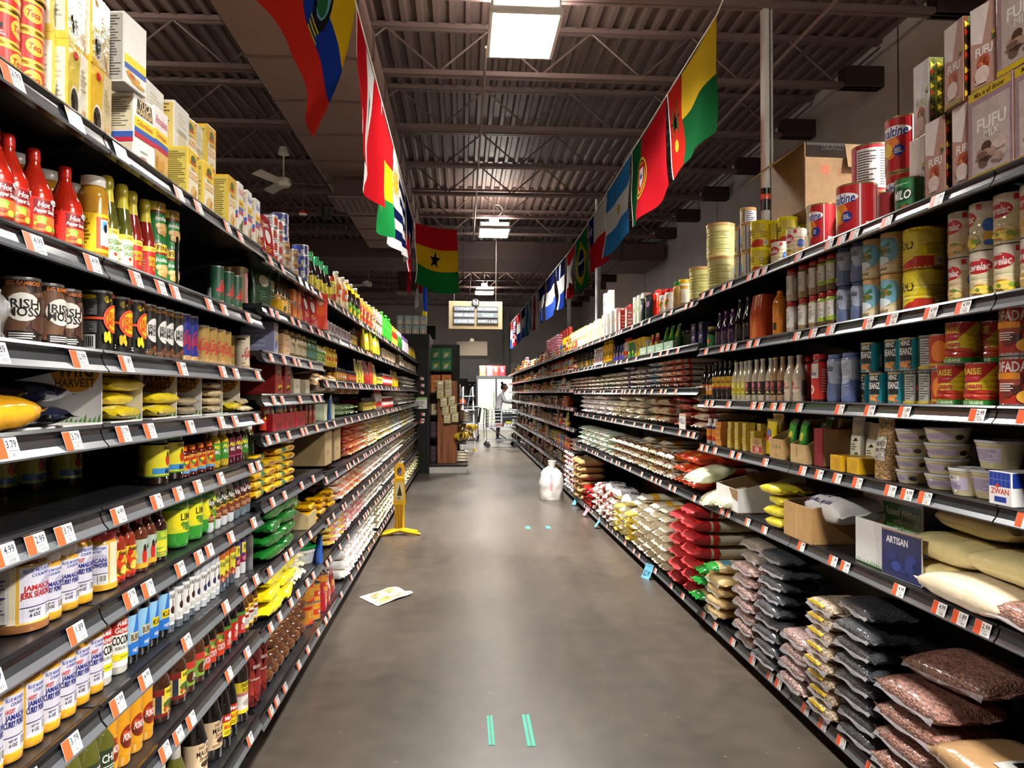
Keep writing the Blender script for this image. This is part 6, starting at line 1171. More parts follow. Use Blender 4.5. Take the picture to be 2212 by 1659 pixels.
for a, t in ((1872, 0), (1903, 0), (1945, 0), (1885, 1), (1938, 1), (1970, 1)): Rp(T3, 'beanz', a, 'teal baked bean tin', dz=t*.112, tier=t, turn=.85, inset=.02+.05*(a in (1872,)))
can('greentin', 'vegetable_tin', 'tin', .036, .11, [W(.03, .97, '1c3018'), ('r', -40, .1, 20, .9, 'b0b0a8'), ('n', -36, .14, 16, .86, '4a4a44', 10), ('e', 60, .5, 40, .2, 'c8341c'), ('t', 'G', 60, .8, .2, 'white', 30), ('e', 70, .4, 26, .12, '4a8a34'), W(.03, .1, 'c8b02c')]); can('redtin', 'vegetable_tin', 'tin', .036, .11, [W(.03, .97, 'b8381c'), ('e', 0, .5, 40, .3, 'e8842c'), ('n', 40, .1, 100, .9, 'e8d0a0', 8), W(.1, .16, 'c8b02c')])
for a, kk, t in ((1977, 'greentin', 0), (2010, 'greentin', 0), (2040, 'redtin', 0), (2012, 'greentin', 1), (2036, 'redtin', 1)): Rp(T3, kk, a, ('dark green' if kk[0] == 'g' else 'red')+' vegetable tin', dz=t*.112, tier=t, turn=.6, inset=.03)
PR = [W(.02, .98, 'd8c01c'), ('p', [(-110, .98), (60, .98), (0, .56), (-110, .5)], 'b8241c'), ('t', 'PRAISE', -34, .8, .14, 'e8d84a', 84), ('t', 'Palm', -30, .62, .14, 'c82a4a', 60), ('t', 'Cream', -26, .47, .14, 'c82a4a', 70), ('f', -90, .14, 80, .4, ['b82a1c', 'd8441c', '9a1c14', 'c83a20'], 22), W(.02, .13, '2c8a34'), ('t', 'SAUCE GRAINE', -30, .075, .07, 'e8e4d0', 84), ('n', 70, .2, 130, .9, '7a6a14', 12)]
can('praise', 'palm_cream_tin', 'tin', .05, .125, PR, ribs=4); can('praise_b', 'palm_cream_tin', 'tin', .05, .125, PR, ribs=4)
for a, t, i in ((2066, 0, .03), (2128, 0, .02), (2084, 1, .03), (2148, 1, .1)): Rp(T3, 'praise', a, 'red and yellow palm cream tin', dz=t*.126, tier=t, turn=.55, inset=i)
FA = [W(.02, .98, 'a82418'), ('t', 'OFADA', -20, .8, .2, 'white', 100), ('f', -60, .1, 20, .66, ['4a1814', '6a241c', '3a120e', '8a3a24'], 20), ('r', -60, .55, 10, .68, 'd8841c'), ('n', -50, .3, 0, .48, 'e8d8d0', 4), ('e', 30, .2, 30, .14, 'e8a83a'), ('r', 60, .02, 130, .98, 'd8a04a')]
can('ofada', 'stew_base_tin', 'tin', .052, .135, FA)
for t in range(2): Rp(T3, 'ofada', 2208, 'red stew tin with white lettering', dz=t*.137, tier=t, turn=.55, inset=.02)
# fourth shelf
bottle('redblue', 'sauce_bottle', 'bottle', 'slim', .024, .15, 'd8d4cc', 'e0dcd8', [W(.14, .3, 'c8341c'), W(.3, .6, 'e8902c'), W(.6, .7, '2a2a6a')], m='gloss'); Rr(T4, 'redblue', 1528, 1553, 'red and orange sauce bottle', n=2)
pbox('matchbox', 'seasoning_box', .085, .1, .034, 'd8883a', 'e09a44', ['c8541c', 'f0c87a', 'a8421c']); Rr(T4, 'matchbox', 1552, 1584, 'orange seasoning box', n=1, stack=4, jr=.03)
pbox('maggibox', 'stock_cube_box', .045, .05, .036, 'd8b83a', 'dcc468', ['8a9ab8', 'c8a83a', 'e8dcb0']); Rr(T4, 'maggibox', 1576, 1660, 'yellow stock cube box', n=5, stack=[2, 3, 4, 4, 4], jr=.05); Rr(T4, 'maggibox', 1600, 1655, 'yellow stock cube box at the back', n=4, stack=4, inset=.08, jr=.05)
tray('tray_100', 'cardboard_tray', .115, .2, .15, 'b8945c', .52, [('r', -.96, .08, .96, .46, 'b02a34'), ('t', '100', 0, .27, .3, 'd8c8c0', 1.3), ('n', -.5, .55, .5, .95, '6a5030', 4)]); tray('tray_plain', 'cardboard_tray', .14, .2, .18, 'b08c58', .5, [('e', -.5, .6, .13, .09, '6a7a4a'), ('e', 0, .6, .13, .09, '6a7a4a'), ('e', .5, .6, .13, .09, '6a7a4a'), ('n', -.2, .14, .2, .3, '6a7a4a', 3)]); tray('tray_torn', 'cardboard_tray', .135, .22, .19, 'b89868', .42, [('n', -.3, .3, -.1, .9, '7a5e34', 6)])
pouch('p_bouillon', 'bouillon_pouch', 'pouch', .1, .17, .05, 'e0c41c', [('e', -.2, .55, .5, .17, 'c8301c'), ('e', -.1, .6, .34, .1, '3a7ac0'), ('e', .3, .4, .3, .1, 'e8e0d0')], seed=9); pouch('p_greenveg', 'noodle_pouch', 'pouch', .07, .17, .04, '2c7a34', [('p', [(-.9, .3), (.9, .5), (.9, .9), (-.9, .9)], '4a9a3a'), ('e', 0, .62, .5, .12, 'e0d84a'), ('f', -.8, .1, .8, .4, ['8a4a30', 'c8a878', '6a3020'], 8)], seed=10)
Rp(T4, 'tray_100', 1677, 'small cardboard tray printed 100', jr=0); Rp(T4, 'p_bouillon', 1670, 'yellow bouillon pouch in the tray', inset=.04, dz=.006); Rp(T4, 'p_bouillon', 1684, 'yellow bouillon pouch in the tray', inset=.1, dz=.03)
Rp(T4, 'tray_plain', 1722, 'cardboard tray with green marks', jr=0, inset=.0)
for a, i in ((1712, .03), (1736, .03)): Rp(T4, 'p_greenveg', a, 'green pouch in a cardboard tray', inset=i, dz=.006); Rp(T4, 'p_greenveg', a+4, 'green pouch in a cardboard tray', inset=i+.06, dz=.01)
Rp(T4, 'tray_torn', 1776, 'torn cardboard tray', jr=.05, inset=.0); Rp(T4, 'p_greenveg', 1776, 'green-white pouch leaning in the torn tray', inset=.06, dz=.006, color='e0f0d0', jr=.4); Rp(T4, 'p_greenveg', 1790, 'green-white pouch leaning in the torn tray', inset=.1, dz=.03, color='e0f0d0', jr=.4)
carton('tray_redbrown', 'cardboard_tray', .07, .18, .155, '8a2428', [('r', -.96, .02, .96, .98, '8a2428'), ('n', -.6, .4, .6, .5, 'a84a48', 2)], [('r', -.98, .02, .98, .98, 'a88458')], cat='carton', m='card'); Rp(T4, 'tray_redbrown', 1812, 'dark red cardboard carton seen end-on', jr=.02)
carton('yellowtray', 'yellow_tray', .085, .14, .06, 'd8aa1c', [('e', .2, .5, .5, .34, 'c89a14')], cat='tray'); pouch('p_herb', 'herb_pouch', 'pouch', .075, .185, .03, 'b8b8b4', [('r', -.9, .06, .9, .6, 'dcdac4'), ('n', -.6, .3, .5, .46, '5a6a4a', 3), ('r', .1, .2, .6, .26, '2a6a3a'), ('p', [(-.4, .5), (.5, .5), (.1, .58)], '1a1a1a'), ('b', -.3, .08, .3, .16)], seed=12)
Rp(T4, 'yellowtray', 1880, 'bright yellow tray', inset=.01, jr=.05); Rp(T4, 'yellowtray', 1842, 'clear-fronted yellow tray', inset=.0, jr=.05, color='f0e8c0'); Rp(T4, 'p_herb', 1852, 'clear herb pouch with cream label', inset=.1, dz=.02); Rp(T4, 'p_herb', 1885, 'clear herb pouch with cream label', inset=.12, dz=.0); Rp(T4, 'p_herb', 1868, 'clear herb pouch with cream label', inset=.16, dz=.0)
pouch('seamoss', 'sea_moss_pouch', 'pouch', .1, .215, .07, 'a8804e', [('r', -.75, .3, .65, .68, 'dcd4c8'), ('t', 'SEA MOSS', -.05, .57, .07, '5a5450', 1.2), ('t', 'WILD CRAFTED', -.05, .47, .055, '5a5450', 1.25), ('n', -.5, .34, .4, .4, '8a847c', 2)], seed=13, m='bean_fill'); Rp(T4, 'seamoss', 1918, 'tan sea moss pouch with white label', jr=.05)
LB = lambda: [('r', -50, .2, 60, .66, 'c4b8cc'), ('n', -30, .26, 56, .6, '7a6a8a', 7), ('e', -44, .46, 12, .14, '8a3a24'), ('e', 76, .4, 14, .18, '3a3a3a')]
tub('tub_s', 'shea_butter_tub', .052, .043, 'd8cc98', 'b8b8bc', LB()); tub('tub_m', 'shea_butter_tub', .064, .046, 'd8cc98', 'b8b8bc', LB()); tub('tub_l', 'shea_butter_tub', .062, .08, 'd4c89c', 'c0c0c2', [('r', -60, .25, 60, .75, 'c8bcd0'), ('n', -30, .3, 56, .7, '7a6a8a', 9), ('e', -46, .56, 14, .12, '2a2a2a')], taper=.8); tub('tub_c', 'shea_butter_tub', .052, .078, 'd4c89c', 'c0c0c2', [('r', -50, .2, 50, .7, 'c0b4cc'), ('b', -24, .56, 24, .74), ('n', -40, .25, 46, .5, '7a6a8a', 5)], taper=.8)
for t in range(4): Rp(T4, 'tub_s', 1972, 'small round tub of yellow shea butter', dz=t*.0455, tier=t, jr=.4); Rp(T4, 'tub_m', 2047, 'wide round tub of yellow shea butter', dz=t*.0485, tier=t, jr=.4, turn=R.choice((0, .4)), inset=.02)
Rp(T4, 'tub_c', 2092, 'deep tub of shea butter with barcode', inset=.0, turn=-.1); Rp(T4, 'tub_l', 2150, 'large deep tub of shea butter', inset=.02); Rp(T4, 'tub_l', 2160, 'large deep tub of shea butter stacked', inset=.05, dz=.083); Rp(T4, 'tub_m', 2105, 'wide shea tub at the back', inset=.17); Rp(T4, 'tub_m', 2105, 'wide shea tub at the back', inset=.17, dz=.0485, tier=1); Rp(T4, 'tub_m', 2105, 'wide shea tub at the back', inset=.17, dz=.097, tier=2)
carton('zwan', 'luncheon_meat_box', .08, .1, .09, 'e0dedc', [('r', -.98, .55, .98, .98, '1c3a9a'), ('r', -.98, .02, .98, .55, 'e2e0de'), ('t', 'ZWAN', 0, .42, .16, 'c8341c', 1.7), ('r', -.5, .1, .6, .26, '1c3a9a'), ('e', -.2, .58, .2, .06, 'c8341c')]+[('r', -.98+.39*i, .55, -.96+.39*i, .98, '8aa0d8') for i in range(6)]+[('r', -.98, .76, .98, .77, '8aa0d8')], [('r', -.96, .55, .96, .98, '1c3a9a')]); Rp(T4, 'zwan', 2196, 'blue and white meat box', inset=-.005, jr=.02)
# ------------------------------------------------------------------ fifth shelf and floor shelf, near right: sacks
bag('cornmeal', 'cornmeal_bag', 'bag', .36, .24, .085, 'd8c890', m='film', seed=31, n=3, p=3, lab=[('r', .2, 60, .5, 90, '5a7a3a')], axis='y')
bag('cornmeal_b', 'flour_bag', 'bag', .38, .25, .09, 'dcccb0', m='film', seed=32, n=2, p=3, axis='y')
bag('greenyellow', 'plantain_flour_bag', 'bag', .17, .13, .05, 'd8c83a', m='film', seed=33, n=3, axis='y', lab=[('r', -.8, -30, .3, 40, '9ab83a'), ('e', -.2, 0, .5, 20, 'e8e4d0'), ('r', .5, -60, .9, 60, 'd8581c'), ('r', -.98, -60, -.8, 60, 'd8581c')])
def beanpack(k, nm, c, sticker=None, T=.062, L=.25, W_=.2, seed=41, mt='bean_fill'): bag(k, nm, 'bag', L, W_, T, c, m=mt, seed=seed, n=3, p=3.4, axis='y', sticker=sticker, fin=(.017, 'd0ccd0'), wr=.8)
beanpack('b_pink', 'pink_bean_bag', 'ab8a82', seed=41); beanpack('b_black', 'black_bean_bag', '34363c', seed=42, mt='lentil_fill'); beanpack('b_grey', 'lentil_bag', '8a7c70', seed=43, mt='lentil_fill'); beanpack('b_kidney', 'kidney_bean_bag', '966a5c', seed=44, T=.085, L=.32, W_=.26); beanpack('b_pinto', 'pinto_bean_bag', 'b8a288', sticker=(-.75, .45, 152, 172, 'e0b81a'), seed=45, T=.06, L=.2)
bag('b_seed', 'grain_bag', 'bag', .36, .28, .11, 'a8855e', m='film', seed=46, n=2, axis='y', sticker=(.1, .7, 60, 110, 'b8b8b4'), wr=1.6)
for kk, (a0, a1, t0, t1, c2) in (('b_kidney', (-.3, .5, 75, 105, 'c8ccc8')), ('b_black', (.0, .6, 70, 110, 'b8c4c0'))):
    pass
def fly(z, kind, y, desc, n, inset=0., dyy=0., dd=0., T=None, jr=.05, z0=0., color=None):
    """a neat stack of sacks; inset and drift tell how it leans"""
    k = KIND[kind]; T = T or k.h*.96
    for t in range(n):
        put(1, z, kind, y+R.uniform(-.012, .012)+dyy*t, desc, inset=inset+dd*t+R.uniform(-.008, .008), dz=z0+T*t, tier=t, jr=jr, color=color)
fly(TB, 'b_pink', 3.60, 'pink-grey bean bag', 7, inset=-.02); fly(TB, 'b_grey', 3.58, 'grey-brown lentil bag', 2, inset=.0, z0=.42, dd=.02, jr=.2)
fly(TB, 'b_black', 3.33, 'shiny black bean bag', 9, inset=-.03, dd=.004)
fly(TB, 'b_pink', 3.04, 'pinkish bean bag with clear seam', 4, inset=-.03, T=.064); 
fly(TB, 'b_pinto', 2.80, 'pinto bean bag with yellow sticker', 8, inset=-.03)
fly(TB, 'b_black', 2.56, 'black bean bag beside the yellow stickers', 7, inset=-.02, T=.064); put(1, TB, 'b_black', 2.58, 'top black bean bag with paper label', inset=.0, dz=.455, jr=.15)
q = MB(); q.grid(lambda i, j: (.05-.03*j, -.08+.16*i/4, .0), 4, 2, 'aab8b4', 'print')
fly(TB, 'b_kidney', 2.26, 'large kidney bean bag', 4, inset=-.03, T=.084); put(1, TB, 'b_kidney', 2.22, 'uppermost kidney bean bag, tilted', inset=.06, dz=.345, jr=.2, turn=.2)
fly(TB, 'b_kidney', 1.93, 'kidney bean bag at the picture edge', 2, inset=-.03, T=.084); put(1, TB, 'b_seed', 1.9, 'tan grain bag in wrinkled film', inset=-.06, dz=.17, turn=.1)
bag('greensugar', 'corn_flour_bag', 'bag', .3, .17, .06, 'd8bc84', m='film', seed=51, n=2, ends=(.62, '1c8a34'), axis='x', lab=[('r', .2, 50, .55, 130, '6ab0d0'), ('r', .0, 60, .2, 120, 'e8dcb8')]); bag('plainsugar', 'sugar_bag', 'bag', .24, .2, .062, 'd2b47e', m='film', seed=52, n=2, fin=(.02, 'e0d8c8'), axis='y')
fly(TB, 'plainsugar', 4.08, 'plain tan sugar bag', 4, inset=-.01, T=.06); put(1, TB, 'greensugar', 4.1, 'green-ended corn flour bag lying on top', inset=-.03, dz=.25, jr=.1, turn=-.2); put(1, TB, 'greensugar', 4.28, 'green-ended corn flour bag at the front', inset=-.05, dz=.13, jr=.1); put(1, TB, 'greensugar', 4.28, 'green-ended corn flour bag hanging low', inset=-.06, dz=.04, jr=.1); put(1, TB, 'greensugar', 4.28, 'green-ended corn flour bag higher up', inset=-.03, dz=.19, jr=.1)
# fifth shelf
tray('whitecarton', 'open_white_carton', .34, .36, .2, 'd8d6d2', .6, [('p', [(.2, 1.), (.98, 1.), (.98, .5), (.5, .6)], '8a6a44')], '7a5a38', m='matte'); tray('browncarton', 'cardboard_box', .25, .36, .19, 'b08a56', .78, [('r', -.04, .02, .04, .98, 'c09c68')], '8a6a40', side=[('r', -.96, .04, .96, .74, 'a8804e')])
bag('paleflour', 'pale_flour_bag', 'bag', .26, .2, .075, 'd4d4b0', m='film', seed=53, n=2, wr=1.6, p=2.4); bag('premium', 'rice_bag', 'bag', .3, .22, .11, 'd8d6d4', m='sack', seed=54, n=1, axis='y', lab=[('t', 'Premium', -.1, 140, 26, '3a3a6a', 1.2), ('e', -.75, 140, .1, 12, 'c8341c'), ('t', 'Rice', .0, 92, 34, '1c2040', 1.)], wr=1.5)
Rp(T5, 'whitecarton', 1640, 'open white carton with torn front', inset=-.02, jr=.03); Rp(T5, 'browncarton', 1808, 'brown cardboard box with a rice bag inside', inset=-.02, jr=.02); put(1, T5, 'premium', y_at(1830, RX+.15), 'white rice bag sitting in the cardboard box', inset=.03, dz=.09, jr=.02, tilt=(.0, .12))
for t, (dx, z_) in enumerate(((0, 0), (.0, .05), (.02, .1), (-.01, .15))): put(1, T5, 'greenyellow', y_at(1712, RX+.08)+.01*t, 'green and yellow plantain flour bag', inset=-.02+dx, dz=z_, tier=t, jr=.15)
put(1, T5, 'greenyellow', y_at(1730, RX+.25), 'yellow bag behind the box', inset=.18, dz=.12, jr=.3, color='fff080'); put(1, T5, 'greenyellow', y_at(1745, RX+.25), 'yellow bag behind the box', inset=.18, dz=.06, jr=.3, color='fff080'); put(1, T5, 'greenyellow', y_at(1745, RX+.25), 'yellow bag behind the box', inset=.18, dz=.0, jr=.3, color='fff080')
put(1, T5, 'paleflour', y_at(1520, RX), 'pale yellow flour bag slumping off the shelf', inset=-.1, dz=.1, jr=.3, tilt=(0, .25)); put(1, T5, 'paleflour', y_at(1545, RX), 'pale yellow flour bag under the slumped one', inset=-.08, dz=.0, jr=.3, tilt=(0, .3)); put(1, T5, 'paleflour', y_at(1575, RX), 'pale yellow flour bag near the white carton', inset=-.07, dz=.01, jr=.3, tilt=(0, .2))
# display cards
def card(name, w, h, pr, loc, rz, lab, lean=0., sd=()):
    q = MB(); q.box(-.002, -w/2, 0, .002, w/2, h, 'd8d6d4', 'matte'); wrap(q, pr, lambda u, v, o: (.002+o, u, v), w/2, h)
    if sd: wrap(q, sd, lambda u, v, o: (-.002-o, -u, v), w/2, h)
    o = link(name, q.mesh(name), None, loc, rot=(0, lean, rz)); return tag(o, lab, 'display card')
GR = [('p', [(-.95+.09*i, 0), (-.9+.09*i, 0), (-.92+.09*i, .06+.08*R.random())], '5aa03a') for i in range(21)]
card('display_card', .26, .16, [('r', -.99, .01, .99, .99, 'd0cece'), ('p', [(-.99, .99), (-.1, .99), (.2, .01), (-.99, .01)], 'dcdad9')]+GR, (RX+.03, y_at(1890, RX+.03), T5+.002), PI+.0, 'blank white display card with printed grass')
card('display_card', .36, .2, [('r', -.99, .01, .99, .99, 'd6d4d3'), ('p', [(-.3, .9), (.95, .9), (.95, .3), (-.3, .3), (-.2, .6)], '2f6a28'), ('t', 'Raised Without', .38, .74, .14, 'e4e4dc', 1.1), ('t', 'antibiotics or', .45, .56, .1, 'c8d4c0', .8), ('t', 'added hormones', .45, .42, .1, 'c8d4c0', .8)], (RX+.22, y_at(1925, RX+.22), T5+.02), PI+.05, 'white card with a green lettered panel, behind')
card('display_card', .2, .16, [('r', -.99, .01, .99, .99, '1c2656'), ('t', 'ARTISAN', -.2, .78, .14, 'e8e6e2', 1.1), ('f', -.8, .1, .8, .6, ['2a3a78', '243066', '32448a'], 7), ('r', -.99, .96, .99, .99, 'a8825a')], (RX+.015, y_at(1948, RX+.02), T5+.002), PI+.06, 'navy display card with white lettering')
fly(T5, 'cornmeal_b', 1.98, 'large cream flour bag', 1, inset=-.04); put(1, T5, 'cornmeal', 2.22, 'large yellow cornmeal bag', inset=.03, dz=.0, jr=.1); put(1, T5, 'cornmeal', 2.18, 'large yellow cornmeal bag higher', inset=.04, dz=.082, jr=.1); put(1, T5, 'cornmeal', 1.88, 'large yellow cornmeal bag higher', inset=.04, dz=.09, jr=.1); put(1, T5, 'cornmeal', 2.14, 'topmost large cornmeal bag', inset=.12, dz=.17, jr=.1); put(1, T5, 'cornmeal_b', 1.8, 'cream bag at the picture edge', inset=.16, dz=.17)
put(1, T5, 'b_kidney', 1.70, 'pink bean bag at the shelf front corner', inset=-.04, jr=.1)
# rice zone --------------------------------------------------------- fourth right bay onward
bag('rsack', 'rice_sack', 'sack', .46, .29, .085, 'c2b8a0', m='sack', seed=61, n=3, p=5, ends=(.45, 'a81c20'), lab=[('f', .5, 20, .95, 160, ['c8281e', 'b01a1e', '8a1218'], 7), ('r', .3, -40, .46, 220, 'b8241c')], wr=.9)
bag('canilla', 'long_grain_rice_bag', 'bag', .4, .2, .07, 'd8ceb4', m='film', seed=62, n=2, p=3, lab=[('r', .35, -30, .6, 210, 'e0a82c'), ('e', .48, 180, .1, 26, 'c86a1c'), ('t', 'Canilla', -.1, 180, 40, '1a1610', .75), ('t', 'Canilla', -.1, 0, -40, '1a1610', .75)], wr=.8)
bag('longrice', 'parboiled_rice_bag', 'bag', .4, .2, .075, 'd8d0bc', m='film', seed=63, n=3, p=3, lab=[('r', .66, -40, .9, 220, '6e4838'), ('r', .2, 20, .5, 160, 'dcd4cc'), ('e', .74, 0, .12, 30, 'd8882c'), ('n', .25, 40, .45, 140, '8a4a3a', 3)])
bag('orangerice', 'orange_rice_bag', 'bag', .42, .22, .085, 'c4401c', m='film', seed=64, n=2, p=3, lab=[('r', -.4, 30, .2, 150, 'c85a2c'), ('t', 'Zafarani', .62, 0, 26, '8a2a14', .5), ('e', .8, 90, .1, 30, 'e08a3a'), ('r', -.95, -50, -.5, 230, 'c8b8a0')], wr=1.2)
bag('smallrice', 'small_rice_bag', 'bag', .3, .17, .042, 'e4dcd0', m='film', seed=65, n=3, p=3.4, lab=[('r', .45, -70, .9, 250, 'ffffff')], wr=.8)
KB = {}
def tinted(key, base, c):
    """the same bag with its printed end band in another colour"""
    bag(key, 'small_rice_bag', 'bag', .3, .17, .042, 'e4dcd0', m='film', seed=66+len(KB), n=2, p=3.4, lab=[('r', .5, -70, .97, 250, c), ('e', .75, 0, .1, 40, 'e8e4e0'), ('n', -.2, 60, .3, 120, c, 2)], wr=.8); KB[key] = 1
for kk, c in (('sr_o', 'd8582c'), ('sr_p', 'd89a7a'), ('sr_b', '7ab4d8'), ('sr_v', '6a5a94'), ('sr_w', 'd8c8b8'), ('sr_g', '9ab08a'), ('sr_k', 'd8a09a')): tinted(kk, 'smallrice', c)
U1, U2, U3, U4, U5, UB = RR
for kk, a, b, n, st, ds in (('sr_o', 1478, 1520, 2, 5, 'orange-ended small rice bag'), ('sr_p', 1456, 1478, 1, 5, 'peach-ended small rice bag'), ('sr_b', 1434, 1457, 1, 5, 'sky-blue-ended small rice bag'), ('sr_v', 1418, 1434, 1, 4, 'violet-ended small rice bag'), ('sr_w', 1398, 1418, 1, 4, 'white small rice bag'), ('sr_v', 1378, 1398, 1, 5, 'violet-ended small rice bag'), ('sr_w', 1350, 1378, 2, 4, 'cream small rice bag'), ('sr_g', 1328, 1350, 2, 4, 'green-ended small rice bag'), ('sr_w', 1300, 1328, 3, 3, 'pale small rice bag'), ('sr_k', 1254, 1300, 5, 4, 'pink-ended small rice bag'), ('sr_g', 1212, 1254, 7, 3, 'white and green small rice bag')):
    Rr(U3, kk, a, b, ds, n=n, stack=st, inset=.0, jr=.06)
bag('creamred', 'rice_bag', 'bag', .36, .2, .06, 'ddd0b8', m='film', seed=81, n=3, lab=[('r', .5, -60, .75, 240, 'c04a44'), ('e', .2, 40, .2, 30, 'd8a04a')])
bag('brownrice', 'brown_label_rice_bag', 'bag', .38, .26, .07, 'd4c4a4', m='film', seed=82, n=3, lab=[('r', .1, -40, .4, 220, '7a5238'), ('e', .7, 20, .16, 40, 'c86a5a'), ('r', .45, -60, .52, 240, 'e8e0d8')], p=3.2)
fly(U4, 'creamred', 4.42, 'cream and red rice bag', 5, T=.058); fly(U4, 'creamred', 4.75, 'reddish rice bag', 3, T=.058, color='f0a090'); put(1, U4, 'redbag', 4.72, 'glossy red rice bag lying askew', inset=-.02, dz=.17, jr=.4, color='ff8070')
card('handwritten_card', .13, .1, [('r', -.99, .01, .99, .99, 'e4e2dc'), ('t', 'PAELLA', 0, .55, .34, '2a3050', 1.7), ('r', -.99, .84, .99, .99, 'c8a098')], (RX-.01, 4.62, U4+.002), PI, 'white card handwritten for paella rice')
for c in range(2): fly(U4, 'brownrice', 5.25+.3*c, 'brown-labelled rice bag', 4, T=.068)
for c in range(4): fly(U4, 'ricebag', 5.95+.3*c, 'cream rice bag', (4, 3, 4, 3)[c], jr=.3, color='f0e8d0', T=.055)
for c in range(7): fly(U4, 'ricebag', 7.15+.26*c, 'white rice bag', (3, 4, 4, 4, 3, 4, 4)[c], jr=.35, color=['f4f0f0', 'f0e8e4'][c % 2], T=.055)
for c in range(2): fly(U5, 'orangerice', 4.46+.25*c, 'long orange rice bag', 3, T=.08, inset=-.02)
LRC = ['ffffff', 'ffffff', 'fff0d8', 'f4fff0', 'fff8e8', 'ffffff']
for c in range(9): fly(U5, 'longrice', 4.98+.235*c, 'parboiled rice bag with brown end' if c < 5 else 'pale parboiled rice bag', 3 if c else 3, T=.068, inset=-.02, color=LRC[c % 6])
for c in range(2): put(1, U5, 'canilla', 5.35+.5*c, 'cream rice bag lying on the row', inset=.04, dz=.205, jr=.3)
for c in range(7): fly(U5, 'ricebag', 7.2+.28*c, 'pale green rice bag', 4, jr=.25, color=['d8e8d8', 'e8f0e0', 'f0ece0'][c % 3], T=.055)
for c in range(2): fly(UB, 'rsack', 4.5+.3*c, 'red-ended rice sack', 7 if c == 0 else 6, T=.083, inset=-.03, jr=.04)
for c in range(5): fly(UB, 'canilla', 5.12+.21*c, 'cream rice bag with yellow band', (7, 7, 6, 7, 6)[c], T=.067, inset=-.02)
for c in range(4): fly(UB, 'ricebag', 6.2+.22*c, 'yellow-ended rice bag', 5, jr=.2, color=['f0d84a', 'f0e8d0'][c % 2], T=.052, inset=-.03)
for c in range(5): fly(UB, 'flourbag', 7.05+.2*c, 'cloudy white rice bag', (5, 4, 5, 5, 4)[c], jr=.3, color=['f0e8d8', 'e8e4dc'][c % 2], T=.068, inset=-.02)
for c in range(3): put(1, UB, 'premium', 6.4+.4*c, 'white rice bag thrown over the stack', inset=.0, dz=.28, jr=.6)
for c in range(3): fly(UB, 'redbag', 8.05+.18*c, 'red rice bag', 4, inset=-.02, color='f0a0a0')
bag('kraft', 'kraft_paper_bag', 'bag', .3, .2, .085, 'a07c4e', m='card', seed=91, n=2, p=4, crimp=.01)
for c in range(3): fly(UB, 'kraft', 8.6+.22*c, 'brown paper flour bag', 6, inset=-.06, T=.082)
for c in range(5): fly(UB, 'flourbag', 9.24+.17*c, 'white flour bag', 8, inset=-.04, color='f4f2f0', T=.064, jr=.4)
# upper shelves of the rice zone
Rp(U1, 'pnut', 1480, 'big nut jar with yellow lid', inset=.03); Rp(U1, 'pnut2', 1468, 'nut bottle with green lid', inset=.0); Rr(U1, 'candyjar', 1432, 1456, 'red-lidded snack jar', n=2, stack=1); Rr(U1, 'pnut', 1440, 1462, 'orange-lidded snack jar', n=1, color='ffd0a0', inset=.12, dz=0)
Rr(U1, 'p_orange', 1405, 1436, 'orange snack pouch', n=2, color='ffa860'); pbox('cookiebox', 'cookie_box', .13, .07, .26, 'b8242c', 'd8cfc4', ['d0a878', 'e8d8c0']); Rr(U1, 'cookiebox', 1358, 1440, 'tall red cookie box', n=4, inset=.12, jr=.03)
pbox('greenbox', 'tea_box', .06, .07, .25, 'd0d0c4', 'b8c8a8', ['2a7a34', 'e0e0d8']); Rr(U1, 'greenbox', 1374, 1400, 'slim green and white box', n=3, inset=.03, jr=.05); Rr(U1, 'p_green', 1384, 1412, 'dark pouch in a green tray', n=2, color='b090d0', inset=.0)
pbox('redwhite', 'noodle_box', .11, .06, .2, 'c42a2a', 'd8c8b8', ['8a4a24', 'e8e0d0', 'c84a3a']); Rr(U1, 'redwhite', 1338, 1366, 'red noodle box', n=2); pbox('slimwhitebox', 'pasta_box', .09, .06, .24, 'd0ccc4', 'c8c0b4', ['8a4a34', 'e0dcd4']); Rr(U1, 'slimwhitebox', 1304, 1340, 'slim white pasta box', n=4, stack=1, back=1); Rr(U1, 'slimwhitebox', 1306, 1325, 'slim white pasta box raised', n=2, inset=.05, dz=.241)
pbox('pastabox', 'pasta_box', .1, .06, .23, 'c8bc9c', 'dcd4bc', ['d8b83a', 'e8d060', '3a3a5a']); Rr(U1, 'pastabox', 1268, 1302, 'yellow and cream pasta box', n=4, back=1); Rr(U1, 'jar_pale', 1232, 1268, 'pale glass jar', n=8, stack=2); Rr(U1, 'tin_white', 1210, 1236, 'red tin piled on pink bags', n=4, inset=.12, stack=3, dz=.25, color='ff6050'); Rr(U1, 'jar_yellow', 1216, 1232, 'yellow jar', n=4, stack=2); Rr(U1, 'cookie', 1190, 1216, 'pink wafer pack', n=6, stack=9, color='f0a0b4', jr=.3)
tray('mint_tray', 'display_tray', .22, .16, .12, '8aa48a', .5, [('n', -.5, .3, .5, .5, 'e0e8dc', 1)], 'd0d4cc', m='matte'); Rr(U2, 'mint_tray', 1402, 1478, 'pale green cardboard display tray', n=4, jr=.02, inset=.0)
for i, a in enumerate((1440, 1452, 1466, 1420, 1409)): Rp(U2, 'p_greenveg' if i < 3 else 'p_multi', a, 'green snack pouch in the pale tray' if i < 3 else 'white snack pouch in the pale tray', inset=.03, dz=.006, color='a0ffb0' if i < 2 else None)
Rr(U2, 'tray_card_low', 1478, 1500, 'torn brown carton', n=1, inset=.05, jr=.05)
